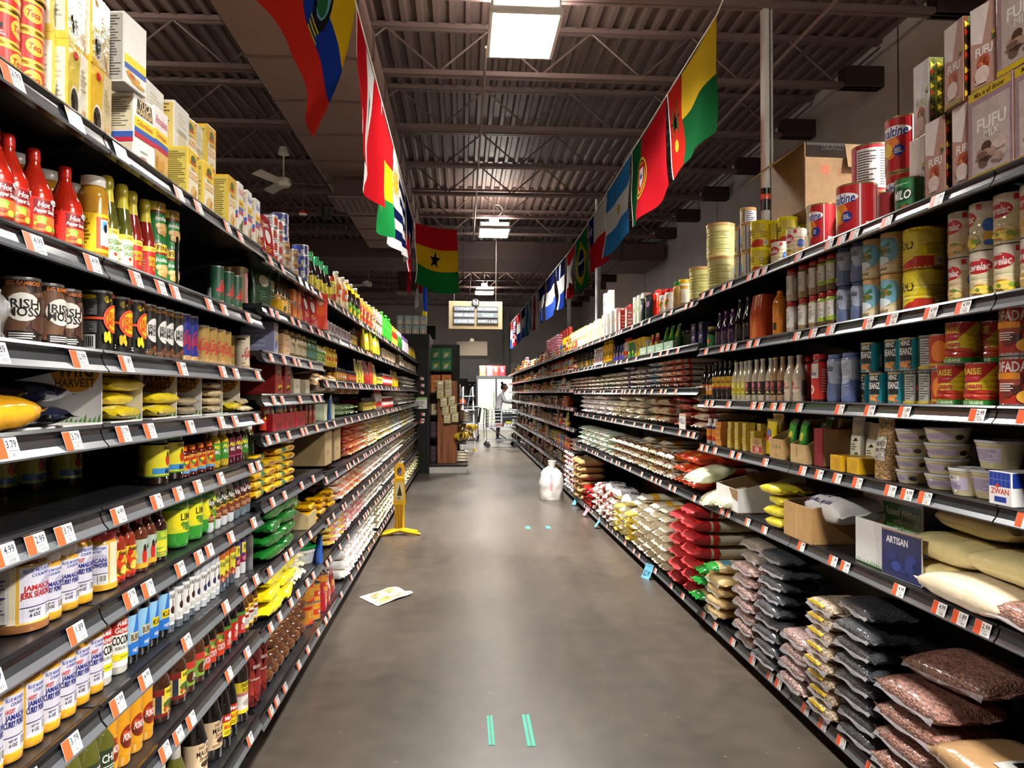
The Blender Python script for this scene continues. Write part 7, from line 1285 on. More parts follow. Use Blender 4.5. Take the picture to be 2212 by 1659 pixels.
can('canist_g', 'drink_powder_canister', 'canister', .045, .15, [W(.02, .98, '2c9a4a'), blob(.2, .8, ['e8d83a', '2a6ab8'], 5)], lid='e8c81c'); can('canist_y', 'drink_powder_canister', 'canister', .045, .15, [W(.02, .98, 'e0c41c'), ('e', -10, .5, 30, .3, '2a3a7a'), ('r', 60, .1, 150, .9, 'e4e0d8')], lid='e8c81c')
Rr(U2, 'canist_g', 1364, 1380, 'green drink canister', n=2); Rr(U2, 'canist_y', 1378, 1402, 'yellow drink canister', n=3); Rr(U2, 'p_blue', 1326, 1352, 'purple and blue snack pouch', n=4, stack=1, color='a080ff'); Rr(U2, 'squeeze', 1352, 1366, 'white and red squeeze bottle', n=3); Rr(U2, 'jar_white', 1286, 1306, 'white-capped jar', n=4, stack=2); Rr(U2, 'jar_yellow', 1306, 1326, 'yellow jar', n=4, stack=2); Rr(U2, 'thinbrown', 1240, 1286, 'dark bottle', n=12, color=['ffffff', '90c0a0', 'a0a0a0']); Rr(U2, 'squeeze', 1192, 1240, 'white and yellow squeeze bottle', n=14, color=['f0f0a0', 'ffffff', 'a0b0f0'])
# farther right bays
F1, F2, F3, F4, F5, F6, F7, FB = RF
K1 = ['jar_pale', 'squeeze', 'box_orange', 'p_multi', 'jar_yellow', 'p_yellow', 'slimwhite', 'jar_red', 'box_maroon', 'jar_white', 'p_blue', 'small_brown', 'cookie', 'beanbag', 'thinbrown', 'jar_dark']
NMS = {'jar_pale': 'pale jar', 'squeeze': 'squeeze bottle', 'box_orange': 'orange box', 'p_multi': 'bright pouch', 'jar_yellow': 'yellow jar', 'p_yellow': 'yellow pouch', 'slimwhite': 'slim white bottle', 'jar_red': 'red jar', 'box_maroon': 'maroon box', 'jar_white': 'white-capped jar', 'p_blue': 'blue pouch', 'small_brown': 'small brown jar', 'cookie': 'biscuit pack', 'beanbag': 'small bean bag', 'thinbrown': 'thin dark bottle', 'jar_dark': 'dark jar'}
for zi, z in enumerate(RF):
    y = 9.95 if zi in (2, 3, 4, 7) else 9.3
    y = 10.1 if zi == 7 else y
    while y < 21.5:
        kk = R.choice(K1 if zi < 6 else K1[-5:]+['p_red', 'box_red', 'jar_white']); kd = KIND[kk]; n = R.choice((2, 2, 3, 4))
        w = kd.w+.012
        ds = NMS.get(kk) or {'p_red': 'red pouch', 'box_red': 'dark red box'}[kk]
        gap = (RF[zi-1]-z-.06) if zi else .3
        st = 2 if kd.h*2 < gap and R.random() < .5 else 1
        if kk in ('cookie', 'beanbag'): st = 3; ds = R.choice(('white ', 'yellow ', 'pale ', 'white '))+ds
        if kd.h*1.0 > gap: y += .02; continue
        if y < 16.5 or zi < 4 or R.random() < .8:
            run(1, z, kk, y, y+n*w, ds, n=n, stack=st, px=False, color=R.choice((None, None, 'ffe8c0', 'f0f0ff', 'ffd8d0')) if kk not in ('cookie', 'beanbag') else {'w': 'f0ece6', 'y': 'f0dc70', 'p': 'f0dccc'}[ds[0]])
        y += n*w+R.uniform(.0, .04)
# ------------------------------------------------------------------ flags on two lines over the shelves
def flag(X0, Ya, Yb, za, zb, design, lab, drop=.92, sway=.0, blow=0., seed=0, gath=0., xs=None):
    """flag hung by its long edge from the line, (0,0) upper near corner when seen from the aisle; u along the line, v down"""
    L = abs(Yb-Ya); X1 = X0 if xs is None else xs
    def S(u, v, o=0.):
        w = .05*math.sin(u*5+seed)*v+.03*noise.noise((u*3, v*2, seed))*v*2+.02*math.sin(u*11+seed*2)*v
        y = Ya+(Yb-Ya)*(u+gath*v*(.5-u))
        return (X0+(X1-X0)*u+w+sway*v*v+o, y+blow*v*(1 if Yb > Ya else 1)*.4, za+(zb-za)*u-drop*v*(1-.04*math.sin(u*3+seed))+.02*math.sin(u*4+seed)*v-(.03*math.sin(u*PI)))
    q = MB()
    base = [p for p in design if p[-1] != 'top']; 
    for poly, col, lay in prims(design, 1, 1):
        for s in ((1, -1) if lay >= FB0 else (0,)):
            for a in slices(poly, 0, .06):
                for b in slices(a, 1, .06):
                    q.face([S(u, 1-v, s*.0012*(1+.4*(lay-FB0))) for u, v in b], col, 'flagcloth', False)
    q.grid(lambda i, j: S(-.012+.012*j*1., i/10), 10, 1, 'e8e6e0', 'cloth')
    me = q.mesh('flag')
    bm = bmesh.new(); bm.from_mesh(me); bmesh.ops.remove_doubles(bm, verts=bm.verts[:], dist=.0004); bm.to_mesh(me); bm.free()
    me.polygons.foreach_set('use_smooth', [True]*len(me.polygons))
    return tag(link('flag', me), lab, 'flag', 'flags hung over the aisle')
def hs(*cs): 
    n = len(cs); return [('r', 0, 1-(i+1)/n, 1, 1-i/n, c) for i, c in enumerate(cs)]
def vs_(*cs):
    n = len(cs); return [('r', i/n, 0, (i+1)/n, 1, c) for i, c in enumerate(cs)]
FB0 = 3
fr, fb, fy, fg, fw_, fn_ = 'c81c24', '1f3c9a', 'e0b41c', '1c7a3a', 'e6e4e0', '141c48'
LX_ = -.73; RX_ = 2.08
def pad(d):
    """at least three base bands before any emblem"""
    return d
LF_ = [
 (3.2, 4.93, hs(fy, fy, fb, 'e8382c')+[('e', .5, .56, .11, .26, '2a2a30'), ('e', .5, .58, .085, .2, '7ab4c8'), ('e', .5, .5, .06, .1, '3a7a4a'), ('p', [(.3, .8), (.5, .9), (.7, .8), (.5, .84)], '2a2420'), ('n', .42, .24, .58, .34, 'e0c81c', 3)], 'large yellow, blue and red flag with a crest, the foremost on the sauces side', dict(gath=.05, sway=-.2)),
 (4.98, 6.46, vs_(fr, fw_, fr)+[('e', .5, .5, .09, .2, '3a5a34'), ('e', .5, .5, .055, .13, 'd8c8a0'), ('n', .42, .62, .58, .72, '2a2420', 3)], 'red-white-red flag with a crest in vertical bands', {}),
 (6.52, 7.6, hs('a81c20', fy, fg), 'red, yellow and green banded flag hanging narrow', dict(drop=1.0, blow=-.2)),
 (7.66, 9.1, [('r', 0, 1-(i+1)/9, 1, 1-i/9, [fw_, fn_][i % 2]) for i in range(9)]+[('r', 0, .45, .36, 1, fw_), ('s', .18, .72, .2, 12, 'c8a02c', .5), ('e', .18, .72, .07, .12, 'd8b03c')], 'white and navy striped flag with a golden sun', dict(drop=.95)),
 (9.15, 10.6, hs(fn_, fn_, 'd8242c', 'd8242c')+[('r', .36, .34, .64, .66, fw_), ('e', .5, .5, .09, .1, '4a7a3a'), ('p', [(.42, .5), (.5, .64), (.58, .5)], '2a5a2a')], 'navy over red flag with a white square emblem', dict(drop=1.05)),
]
for i, (a, b, d, lab, k) in enumerate(LF_):
    flag(LX_, a, b, 4.06-.03*i, 4.03-.03*i, d, lab, seed=i*1.7, **k)
# the far end of that line
flag(-.72, 10.9, 11.3, 3.95, 3.95, hs(fr, fy, fg)+[('s', .5, .5, .14, 5, '141414', .4)], 'red, yellow and green flag with a black star, blown toward the aisle', drop=.95, xs=-.1, seed=2.2)
flag(-.74, 11.7, 13.0, 3.8, 3.75, hs('b82028', 'b82028', fw_), 'dark red and white flag folded narrow', drop=.9, gath=.5, seed=3.1)
flag(-.72, 13.2, 14.3, 3.75, 3.7, hs(fb, fb, 'e0c01c', 'e8402c'), 'blue, yellow and red flag at the far end of the line', drop=1.5, gath=.3, seed=4.4)
RF_ = [
 (5.78, 7.2, vs_('b82820', '1c5a34', '1c5a34')[:1]+[('r', .33, .5, 1, 1, 'd8b02c'), ('r', .33, 0, 1, .5, '1c5a30'), ('s', .16, .56, .14, 5, '141414', .4), ('e', .1, .6, .02, .2, '4a5a2a'), ('e', .23, .6, .02, .2, '4a5a2a'), ('e', .16, .3, .045, .07, 'd8b83c')], 'yellow over green flag with red band and black star'),
 (7.26, 8.75, vs_('1f5a30', 'b81c26', 'b81c26')+[('e', .36, .5, .14, .25, 'd8b83c'), ('e', .36, .5, .12, .22, '8a2a24'), ('e', .36, .5, .1, .19, 'd8b83c'), ('p', [(.28, .66), (.44, .66), (.44, .44), (.36, .32), (.28, .44)], 'c81c24'), ('p', [(.31, .62), (.41, .62), (.41, .46), (.36, .38), (.31, .46)], fw_), ('s', .36, .52, .05, 5, fb)], 'green and red flag with a round crest'),
 (8.85, 10.3, hs('3a8ad0', fw_, '3a8ad0')+[('s', .5, .5, .1, 14, 'd8b03c', .5), ('e', .5, .5, .035, .06, 'e0c04c')], 'sky blue and white flag with a small sun'),
 (10.4, 11.85, [('r', 0, 0, 1, .5, 'd8282c'), ('r', .33, .5, 1, 1, fw_), ('r', 0, .5, .33, 1, '1c2c6a'), ('s', .165, .75, .13, 5, fw_, .4)], 'red, white and blue flag with one white star'),
 (12.1, 13.2, [('r', 0, 0, 1, .5, '1c7a3a'), ('r', 0, .5, 1, 1, '1c7a3a'), ('r', 0, 0, .01, 1, '1c7a3a'), ('p', [(.05, .5), (.5, .92), (.95, .5), (.5, .08)], 'e0c41c'), ('e', .5, .5, .19, .26, '1c2c6a'), ('r', .33, .5, .67, .55, fw_)], 'green flag with yellow diamond and blue disc'),
 (13.3, 14.4, hs('c02a30', fw_, fw_, 'c02a30'), 'red and white flag folded on the line'),
 (14.6, 15.9, hs(fn_, fw_, fb)+[('r', .4, .0, .6, 1, fw_)], 'navy and white flag beyond the folded red one'),
 (16.0, 17.4, hs(fn_, fw_, '3a5ac0')+[('e', .5, .5, .06, .1, fw_)], 'navy, white and blue banded flag'),
 (17.5, 18.9, hs(fn_, fw_, '3a5ac0'), 'navy, white and blue banded flag farther on'),
 (19.0, 20.3, vs_(fw_, 'c8282c', fw_)+[('e', .5, .5, .06, .14, 'd8a0a0')], 'white flag with a red centre band'),
 (20.4, 21.8, vs_('3a9ac0', fw_, '3a9ac0'), 'sky blue and white flag in vertical bands'),
 (21.9, 23.3, hs(fn_, fw_, '3a5ad0')+[('r', .45, .3, .55, .7, 'c8282c')], 'navy over white over blue flag near the aisle sign'),
 (23.4, 24.6, hs('c8282c', fw_, fn_), 'red, white and navy flag near the end of the line'),
 (24.7, 26.0, [('r', 0, 1-(i+1)/7, 1, 1-i/7, [fr, fw_][i % 2]) for i in range(7)]+[('r', 0, .45, .45, 1, '1c2c6a'), ('n', .06, .5, .4, .95, fw_, 5)], 'red and white striped flag with a blue corner'),
 (26.1, 27.2, hs('d8403c', fw_, '3a5ad0'), 'last small red and white flag on the line'),
]
for i, (a, b, d, lab) in enumerate(RF_):
    z = 4.5-.045*(a-5.78) if a < 13 else 4.18-.012*(a-13)
    z1 = 4.5-.045*(b-5.78) if a < 13 else 4.18-.012*(b-13)
    z, z1 = (max(z, 4.06) if a < 13 else z), (max(z1, 4.06) if a < 13 else z1)
    flag(RX_-.0025*max(0, a-14)*10, b, a, z1, z, d, lab, seed=i*2.3+1, drop=.92, gath=.45 if 'folded' in lab else 0., blow=-.15 if i == 4 else 0)
def line(pts, lab):
    q = MB(); q.tube(pts, .006, 'd8d4cc', 'matte', 5); tag(link('flag_line', q.mesh('flag_line')), lab, 'rope')
line([(-.74, 2.9, 4.3)]+[(LX_, 3.4+.6*i, 4.07-.0125*i-.0) for i in range(13)]+[(-.72, 13.2, 3.76), (-.7, 16., 3.9)], 'cord carrying the flags over the sauces side')
line([(2.2, 4.6, 5.2), (RX_, 5.76, 4.5), (RX_, 7.2, 4.44), (RX_, 9.0, 4.36), (RX_, 11.8, 4.23), (RX_, 14.2, 4.17), (1.95, 20, 4.1), (1.76, 27.3, 4.0)], 'cord carrying the flags over the rice side')

# ------------------------------------------------------------------ aisle signs
q = MB(); w, h = 1.2, .62
q.box(-w/2, -.03, 0, w/2, .03, h, '94805e', 'matte', bev=.006)
wrap(q, [('r', -.86, .09, .86, .83, '8a7452')], lambda u, v, o: (u, -.03-o, v), w/2, h)
o = tag(link('aisle_sign', q.mesh('aisle_sign'), None, (.28, 16.15, 2.82), .05), 'wooden aisle sign with six dark slats hanging over the aisle', 'sign')
rows = [(('CONDIMENTS', '3c4650', 'b8c4cc'), ('DRINKS & CARIBBEAN FOODS', '3c4650', 'b8c4cc')), (('DRIED BEANS', '5a646c', 'c8d0d4'), ('TACOS', '565f66', 'c8d0d4')), (('CANNED VEG', '6a7278', 'c8d0d4'), ('SOFRITO & CHILI', '2c3034', 'dce0e2'))]
for r, row in enumerate(rows):
    for c, (t, bc, tc) in enumerate(row):
        q = MB(); x0 = -.49+c*.52; z0 = .4-r*.14
        q.box(x0, -.042, z0, x0+.47, -.032, z0+.11, bc, 'matte'); wrap(q, [('t', t, 0, .5, .5, tc, 1.8)], lambda u, v, o, x0=x0, z0=z0: (x0+.235+u, -.042-o, z0+v), .235, .11)
        s_ = link('slat', q.mesh('slat'), o); s_['label'] = 'dark slat reading '+t.lower()
q = MB(); q.tube([(0, -.045, h-.02), (0, -.03, h-.02)], .085, '141414', 'matte', 20); wrap(q, [('t', 'N', 0, 0, .1, 'e8e6e0'), ('n', -.03, -.05, .03, -.03, 'e8e6e0', 1)], lambda u, v, o: (u, -.046-o, h-.02+v), 1, 1); link('round_badge', q.mesh('round_badge'), o)
q = MB(); q.box(-.6, -.03, 0, .6, .03, .56, '6f6252', 'matte', bev=.006); q.tube([(0, -.02, .6), (0, .02, .6)], .085, 'd8d0c0', 'matte', 18)
tag(link('aisle_sign', q.mesh('aisle_sign'), None, (.35, 28.2, 2.86)), 'plain brown back of a farther aisle sign', 'sign')

# ------------------------------------------------------------------ things on the floor
q = MB(); c = 'e8b414'
for s in (-1, 1): q.tube([(s*.028, 0, .035), (s*.028, 0, .42), (s*.03, 0, .55)], .02, c, 'gloss', 8)
q.box(-.012, -.02, .03, .012, .02, .4, 'd8a410', 'gloss', bev=.004)
q.grid(lambda i, j: (lambda a: ((.052+.012*math.sin(a*1))*math.cos(a)*(.55 if j else 1), 0.03*(1 if i % 2 else 1)*(j*2-1)*.4, .6+.11*math.sin(a)*(.6 if j else 1)))(2*PI*i/24), 24, 1, c, 'gloss', wrapu=True)
P1 = [(-.075, .24), (.075, .24), (.06, .6), (.03, .68), (-.03, .68), (-.06, .6)]
def ext(poly, y0, y1, col, m='gloss'):
    q.face([(x, y0, z) for x, z in poly], col, m); q.face([(x, y1, z) for x, z in poly[::-1]], col, m)
    for a, b in zip(poly, poly[1:]+poly[:1]): q.face([(b[0], y0, b[1]), (a[0], y0, a[1]), (a[0], y1, a[1]), (b[0], y1, b[1])], col, m)
R0 = [(.05*math.cos(a*PI/8), .62+.085*math.sin(a*PI/8)) for a in range(16)]
for i in range(16):
    a, b = R0[i], R0[(i+1) % 16]
    def inn(p): return (p[0]*.5, .62+(p[1]-.62)*.55)
    ext([a, b, inn(b), inn(a)], -.018, .018, c)
ext([(-.062, .3), (.062, .3), (.05, .56), (-.05, .56)], -.03, -.018, c); 
o = tag(link('wet_floor_sign', q.mesh('wet_floor_sign'), None, (-.62, 7.15, 0), .12), 'folded yellow caution floor sign standing by the flour bags', 'sign')
for k, (dx, dy) in enumerate(((-.2, -.05), (-.17, .1), (.2, -.06), (.18, .09))):
    q = MB(); q.tube([(0, 0, .05), (dx*.5, dy*.6, .03), (dx, dy, .012)], [.026, .02, .012], c, 'gloss', 8); link('foot', q.mesh('foot'), o)
q = MB(); wrap(q, [('r', -.8, .1, .8, .9, 'd8c890'), ('p', [(-.5, .3), (.5, .3), (0, .8)], '2a2414'), ('n', -.5, .14, .5, .26, '2a2414', 2)], lambda u, v, o: (u, -.0305-o, .32+v), .05, .22); s_ = link('warning_panel', q.mesh('warning_panel'), o); s_['label'] = 'pale warning panel with a black triangle'

q = MB()
FL = [('r', 0, 0, 1, 1, 'e2e0dc'), ('r', .1, .14, .5, .48, 'c8b890'), ('f', .12, .16, .48, .46, ['b8863a', 'd8b870', '8a6a3a'], 7), ('r', .55, .14, .92, .5, 'c0a878'), ('f', .56, .16, .9, .48, ['d88a3a', 'b8702c', 'e0c080'], 7), ('r', .1, .55, .48, .9, 'b8b48c'), ('f', .12, .57, .46, .88, ['a8a03a', 'c8b060', '7a7a3a'], 7), ('r', .54, .56, .92, .9, 'c8c0a0'), ('f', .56, .58, .9, .88, ['a8803a', 'd8c890', '8a8a5a'], 7)]
pA, pB, pC, pD = [Vector(p) for p in ((-.70, 4.98, .004), (-.55, 4.76, .004), (-.34, 5.03, .004), (-.50, 5.22, .004))]
def flf(u, v, o):
    p = pA*(1-u)*(1-v)+pB*u*(1-v)+pC*u*v+pD*(1-u)*v; z = .004+.012*abs(math.sin(u*5))*v+.01*noise.noise((u*3, v*3, 1)); return (p.x, p.y, max(.003, z)+o*.5)
wrap(q, FL, flf, 1, 1, stepu=.1, stepv=.1)
tag(link('paper_flyer', q.mesh('paper_flyer')), 'white paper flyer with food pictures lying on the floor', 'flyer')
for i, (x, y, w, l, n) in enumerate(((.115, 2.99, .012, .26, 0), (.27, 2.98, .016, .28, 0), (.67, 7.44, .022, .14, 0), (.88, 7.44, .022, .14, 0))):
    q = MB(); q.box(-w, -l/2, 0, w, l/2, .0015, '3aa890', 'matte')
    if i < 2: q.box(-w*.2, -l/2, .0015, w*.2, l/2, .0017, '5a6a60', 'matte')
    tag(link('floor_tape', q.mesh('floor_tape'), None, (x, y, .0005)), ['worn teal floor tape strip, first of the near two', 'worn teal floor tape strip, second of the near two', 'short teal floor tape piece, first of the far two', 'short teal floor tape piece, second of the far two'][i], 'tape')
# price cards hanging from the rice shelf
for i, (px, py, cl, lab, t) in enumerate(((1403, 1228, '6ab8dc', 'large blue price card curling off the floor shelf', '$22.99'), (1296, 1123, '6aa8cc', 'small blue price card near the paella end', ''), (1270, 1102, 'e88a9a', 'pink price card hanging from the floor shelf', ''), (1256, 1085, '8ac0dc', 'pale blue price card low on the shelf edge', ''), (1246, 1074, '6ab8dc', 'blue price card nearest the white sack', ''))):
    y = y_at(px, RX-.03); q = MB(); w, h = (.1, .11) if i == 0 else (.075, .08)
    wrap(q, [('r', -1, 0, 1, 1, cl), ('n', -.6, .7, .6, .9, '5a7a8a', 2)]+([('t', t, -.1, .4, .32, '1c2c3c', 1.5)] if t else []), lambda u, v, o: (.03+.05*(1-v/h)**1.3*1+o, u, v-h*.85), w/2, h, stepv=h/6)
    wrap(q, [('r', -1, 0, 1, 1, 'd0dce0')], lambda u, v, o: (.029+.05*(1-v/h)**1.3*1-o, -u, v-h*.85), w/2, h, stepv=h/6)
    tag(link('price_card', q.mesh('price_card'), None, (RX-.005, y, .085), PI+(.35 if i == 0 else R.uniform(-.5, .5))), lab, 'price card')
q = MB()
def sk(i, j):
    a = 2*PI*i/28; v = j/14; r = (.16*(1-.15*(v-.35)**2*4) if v < .82 else .16*(1-(v-.82)*4.3)*.85)
    n_ = 1+.1*noise.noise((math.cos(a)*2, math.sin(a)*2, v*5)); return (r*math.cos(a)*n_, r*math.sin(a)*n_, v*.42+(.02*math.sin(3*a) if v > .85 else 0))
q.grid(sk, 28, 14, lambda i, j: 'c8989c' if (i == 20 and 3 < j < 11) else 'd8d4d0', 'sack', wrapu=True); q.face([sk(i, 0) for i in range(28)][::-1], 'd8d4d0', 'sack'); q.tube([(0, 0, .38), (.01, 0, .5)], [.03, .06], 'd8d4d0', 'sack', 10)
tag(link('woven_sack', q.mesh('woven_sack'), None, (1.16, 9.45, 0.002)), 'white woven sack tied at the neck standing on the floor', 'sack')

# ------------------------------------------------------------------ far end: end panel, display stand, people, trolley
EY = 12.62
q = MB(); q.box(-1.25, EY, 0, -.62, EY+.06, 2.42, '121214', 'blackmetal', bev=.008); q.box(-.64, EY-.02, 0, -.58, EY+1.4, 2.42, '161618', 'blackmetal', bev=.01)
o = tag(link('shelving_end', q.mesh('shelving_end')), 'tall black end frame closing the sauces shelving', 'shelving')
for i, (x, z, rz_) in enumerate(((-.72, 1.62, .3), (-.7, 1.5, 0), (-.72, 1.38, .5), (-.69, 1.0, .1), (-.7, .9, .05), (-.71, .87, .0))):
    q = MB(); q.box(-.035, -.003, 0, .035, 0, .05, 'e2dfda', 'matte'); q.box(-.035, -.0035, .002, -.01, -.003, .048, 'd8502c', 'matte'); s_ = link('price_tag', q.mesh('price_tag'), o, (x, EY-.022, z), rot=(0, rz_, 0))
q = MB(); q.box(-.11, -.004, 0, .11, 0, .2, 'dcdcd4', 'matte'); q.box(-.11, -.005, .16, .11, -.004, .2, '8ab86a', 'matte'); wrap(q, [('n', -.8, .1, .8, .7, '6a6a6a', 4)], lambda u, v, o: (u, -.004-o, v), .11, .2); link('notice', q.mesh('notice'), o, (-.73, EY-.024, 1.12))
can('papercan', 'baby_milk_tin', 'tin', .06, .16, [W(.02, .98, 'd8d4c8'), W(.5, .96, 'b8d0d0'), ('e', 0, .3, 40, .2, 'e8dcc8')])
for i in range(4):
    for t in range(2): place('papercan', (-1.1+.135*i, EY+.1, 2.42+.165*t), -PI/2, TIER[t]+' '+ordw(i)+' pale teal tin on top of the black end frame', 'teal tins on the end frame')
# end-cap shelf beside the frame
def shelf_stand():
    q = MB(); q.box(-.58, EY+.95, .1, -.06, EY+1.0, 2.3, '151517', 'blackmetal')
    for z in (.16, .6, 1.0, 1.4, 1.8): q.box(-.58, EY+.45, z-.02, -.2, EY+.95, z, '1a1a1c', 'blackmetal')
    return q
tag(link('end_shelf', shelf_stand().mesh('end_shelf')), 'black end shelf with green and orange packs beside the wooden panel', 'shelving')
pbox('wipes_g', 'green_carton', .18, .12, .2, '2c8a54', '4aa878', ['e8e84a', 'e8f0e8', '1c6a3a']); pbox('wipes_o', 'orange_carton', .17, .12, .16, 'e8823c', 'f0a05c', ['e8502c', 'f8d8a0']); pbox('snack_c', 'cream_carton', .16, .12, .2, 'c8ae84', 'd8c8a8', ['a8703a', 'e8dcc0', '6a4a2a']); pbox('dark_pack', 'dark_pack', .17, .12, .09, '3a2a30', '4a3a40', ['6a3a44', '2a2028'])
def grid_on(kind, z, n, t, lab, x0=-.49, y=EY+.55):
    for i in range(n):
        for k_ in range(t): place(kind, (x0+.19*i, y, z+.001+k_*(KIND[kind].h+.002)), -PI/2, TIER[k_]+' '+ordw(i)+' '+lab, lab+'s')
grid_on('wipes_g', 1.8, 2, 2, 'green carton on the black end shelf'); grid_on('wipes_o', 1.4, 2, 2, 'orange carton on the black end shelf'); grid_on('snack_c', 1.0, 2, 1, 'cream snack carton on the black end shelf'); grid_on('dark_pack', .6, 2, 3, 'dark pack on the black end shelf'); grid_on('dark_pack', .16, 2, 3, 'dark pack low on the end shelf')
q = MB(); q.box(-.6, EY+.02, 0, .07, EY+1.36, .12, 'b8b4ac', 'paint'); q.box(-.62, EY, .12, .09, EY+1.38, .145, '141414', 'blackmetal', bev=.005)
q.box(-.44, EY+.25, .145, -.1, EY+.29, 1.6, '8a5432', 'woodpanel', bev=.004) if False else None
o = tag(link('display_stand', q.mesh('display_stand')), 'low white display plinth with a black rim at the aisle end', 'stand')
m, nt, b = nodes_of('wood_laminate'); tc = nt.nodes.new('ShaderNodeTexCoord'); mp = nt.nodes.new('ShaderNodeMapping'); mp.inputs['Scale'].default_value = (14, 14, .7); wv = nt.nodes.new('ShaderNodeTexNoise'); wv.inputs['Scale'].default_value = 2.2; wv.inputs['Detail'].default_value = 6
cr = nt.nodes.new('ShaderNodeValToRGB'); cr.color_ramp.elements[0].color = (*C('6a3c22'), 1); cr.color_ramp.elements[1].color = (*C('a8683e'), 1); cr.color_ramp.elements[0].position = .3; cr.color_ramp.elements[1].position = .7
for a_, b_ in ((tc.outputs['Object'], mp.inputs[0]), (mp.outputs[0], wv.inputs[0]), (wv.outputs[0], cr.inputs[0]), (cr.outputs[0], b.inputs['Base Color'])): nt.links.new(a_, b_)
b.inputs['Roughness'].default_value = .4; MATS['wood'] = m
q = MB(); q.box(-.45, EY+.28, .146, -.1, EY+.32, 1.6, 'white', 'wood', bev=.004); link('wooden_panel', q.mesh('wooden_panel'), o)
q = MB()
for z in (.5, .85, 1.2): q.box(-.1, EY+.3, z-.02, .06, EY+1.2, z, '2a2a2c', 'blackmetal')
link('side_shelf', q.mesh('side_shelf'), o)
pouch('clipbag', 'hanging_snack_bag', 'bag', .13, .17, .06, 'd8ca94', [('r', -.7, .3, .7, .8, 'e0d8b0'), ('n', -.5, .4, .5, .6, '8a7a3a', 3)], seed=20)
for r in range(5):
    for c in range(2): place('clipbag', (-.4+.14*c+.03*r*(r > 1), EY+.235, 1.44-.145*r+.02*c), -PI/2+R.uniform(-.2, .2), ordw(r)+' row, '+('first' if c == 0 else 'second')+' cream snack bag clipped before the wooden panel', 'cream bags clipped to the stand', tilt=None)
for i in range(3):
    for t in range(4): place('ricebag', (-.02+.0*t, EY+.55+.25*i, (.146, .5, .85)[i % 3]+.052*t+.001 if i else .146+.052*t), PI, ordw(t)+' pale packet up, '+('first', 'second', 'third')[i]+' pile beside the wooden panel', 'pale packets on the stand', color='e8dcc0')
# banana bunches
def banana(n=5):
    q = MB()
    for i in range(n):
        a = (i-n/2)*.22; pts = [(.02*i+.09*math.sin(t*2.2)*math.cos(a)*1.2, -.02+.1*t*math.sin(a)*2+.02*i, .12-.13*t+.03*math.sin(t*3)) for t in [k/6 for k in range(7)]]
        q.tube(pts, [.006, .014, .017, .018, .017, .013, .005], 'd8b42c', 'gloss', 7)
    return q.mesh('banana_bunch')
bme = banana()
for i in range(8): tag(link('banana_bunch', bme, None, (-.03+.09*(i % 2), EY+.32+.2*(i//2), .56+.14*(i % 2)), R.uniform(0, 6)), ordw(i)+' yellow banana bunch piled on the stand side', 'bananas', 'banana bunches')
# black centre rack behind the stand and notice board, fridge, step ladder
q = MB(); q.box(-.9, 30., .0, .2, 30.5, 2.0, '1a1a1c', 'blackmetal'); tag(link('black_rack', q.mesh('black_rack')), 'black shelf rack before the far white wall', 'shelving')
q = MB(); q.box(-.38, -.03, 0, .38, 0, .95, '16181a', 'matte'); wrap(q, [('r', -.9, .84, -.7, .9, 'white'), ('r', -.4, .84, -.2, .9, 'white'), ('r', .1, .84, .3, .9, 'white'), ('r', -.1, .5, .4, .78, '7ab0c8'), ('r', -.3, .2, .5, .44, '4a7ab0'), ('f', -.4, .1, .6, .8, ['7ab0c8', 'c8d8e0', '3a5a8a', 'c85a4a'], 12)], lambda u, v, o: (u, -.03-o, v), .38, .95); tag(link('notice_board', q.mesh('notice_board'), None, (.42, 31.75, .95)), 'black notice board with blue cards on the far wall', 'board')
q = MB(); q.box(-.75, 0, 0, .75, .7, .25, 'a8a8a8', 'paint'); q.box(-.75, .6, .25, .75, .7, 1.95, 'a8a068', 'paint'); q.box(-.75, 0, 1.95, .75, .7, 2.05, '3a3c3c', 'paint')
for x in (-.75, -.03, .69): q.box(x, 0, .25, x+.06, .05, 1.95, '6a6c6e', 'steel')
for x in (-.75, .71): q.box(x, .05, .25, x+.04, .6, 1.95, '8a8c8a', 'paint')
o = tag(link('glass_door_fridge', q.mesh('glass_door_fridge'), None, (1.25, 27.2, 0), 0), 'glass-door drinks fridge glowing at the far end', 'fridge')
emit('fridge_tube', 'f4e860', .8); q = MB(); q.box(-.66, .1, 1.86, -.06, .14, 1.9, 'white', 'fridge_tube'); q.box(.04, .1, 1.86, .66, .14, 1.9, 'white', 'fridge_tube'); link('light_strip', q.mesh('light_strip'), o)
for x in (-.69, .03):
    q = MB(); q.box(x, .01, .25, x+.66, .02, 1.95, 'd8e4e0', 'clear'); d_ = link('door', q.mesh('door'), o); q = MB(); q.tube([(x+.6, -.02, .9), (x+.6, -.02, 1.5)], .012, 'b8b8b8', 'steel', 6); link('handle', q.mesh('handle'), d_)
pbox('yellow_pack', 'yellow_drink_pack', .26, .2, .22, 'd8cc2c', 'e4dc5a', ['e8e8b0', 'b8b02c'])
for i in range(2):
    for t in range(6): place('yellow_pack', (.95+.36*i, 27.45, .26+.27*t), -PI/2, ordw(t)+' yellow drink pack up, '+('first', 'second')[i]+' fridge column', 'yellow packs in the fridge')
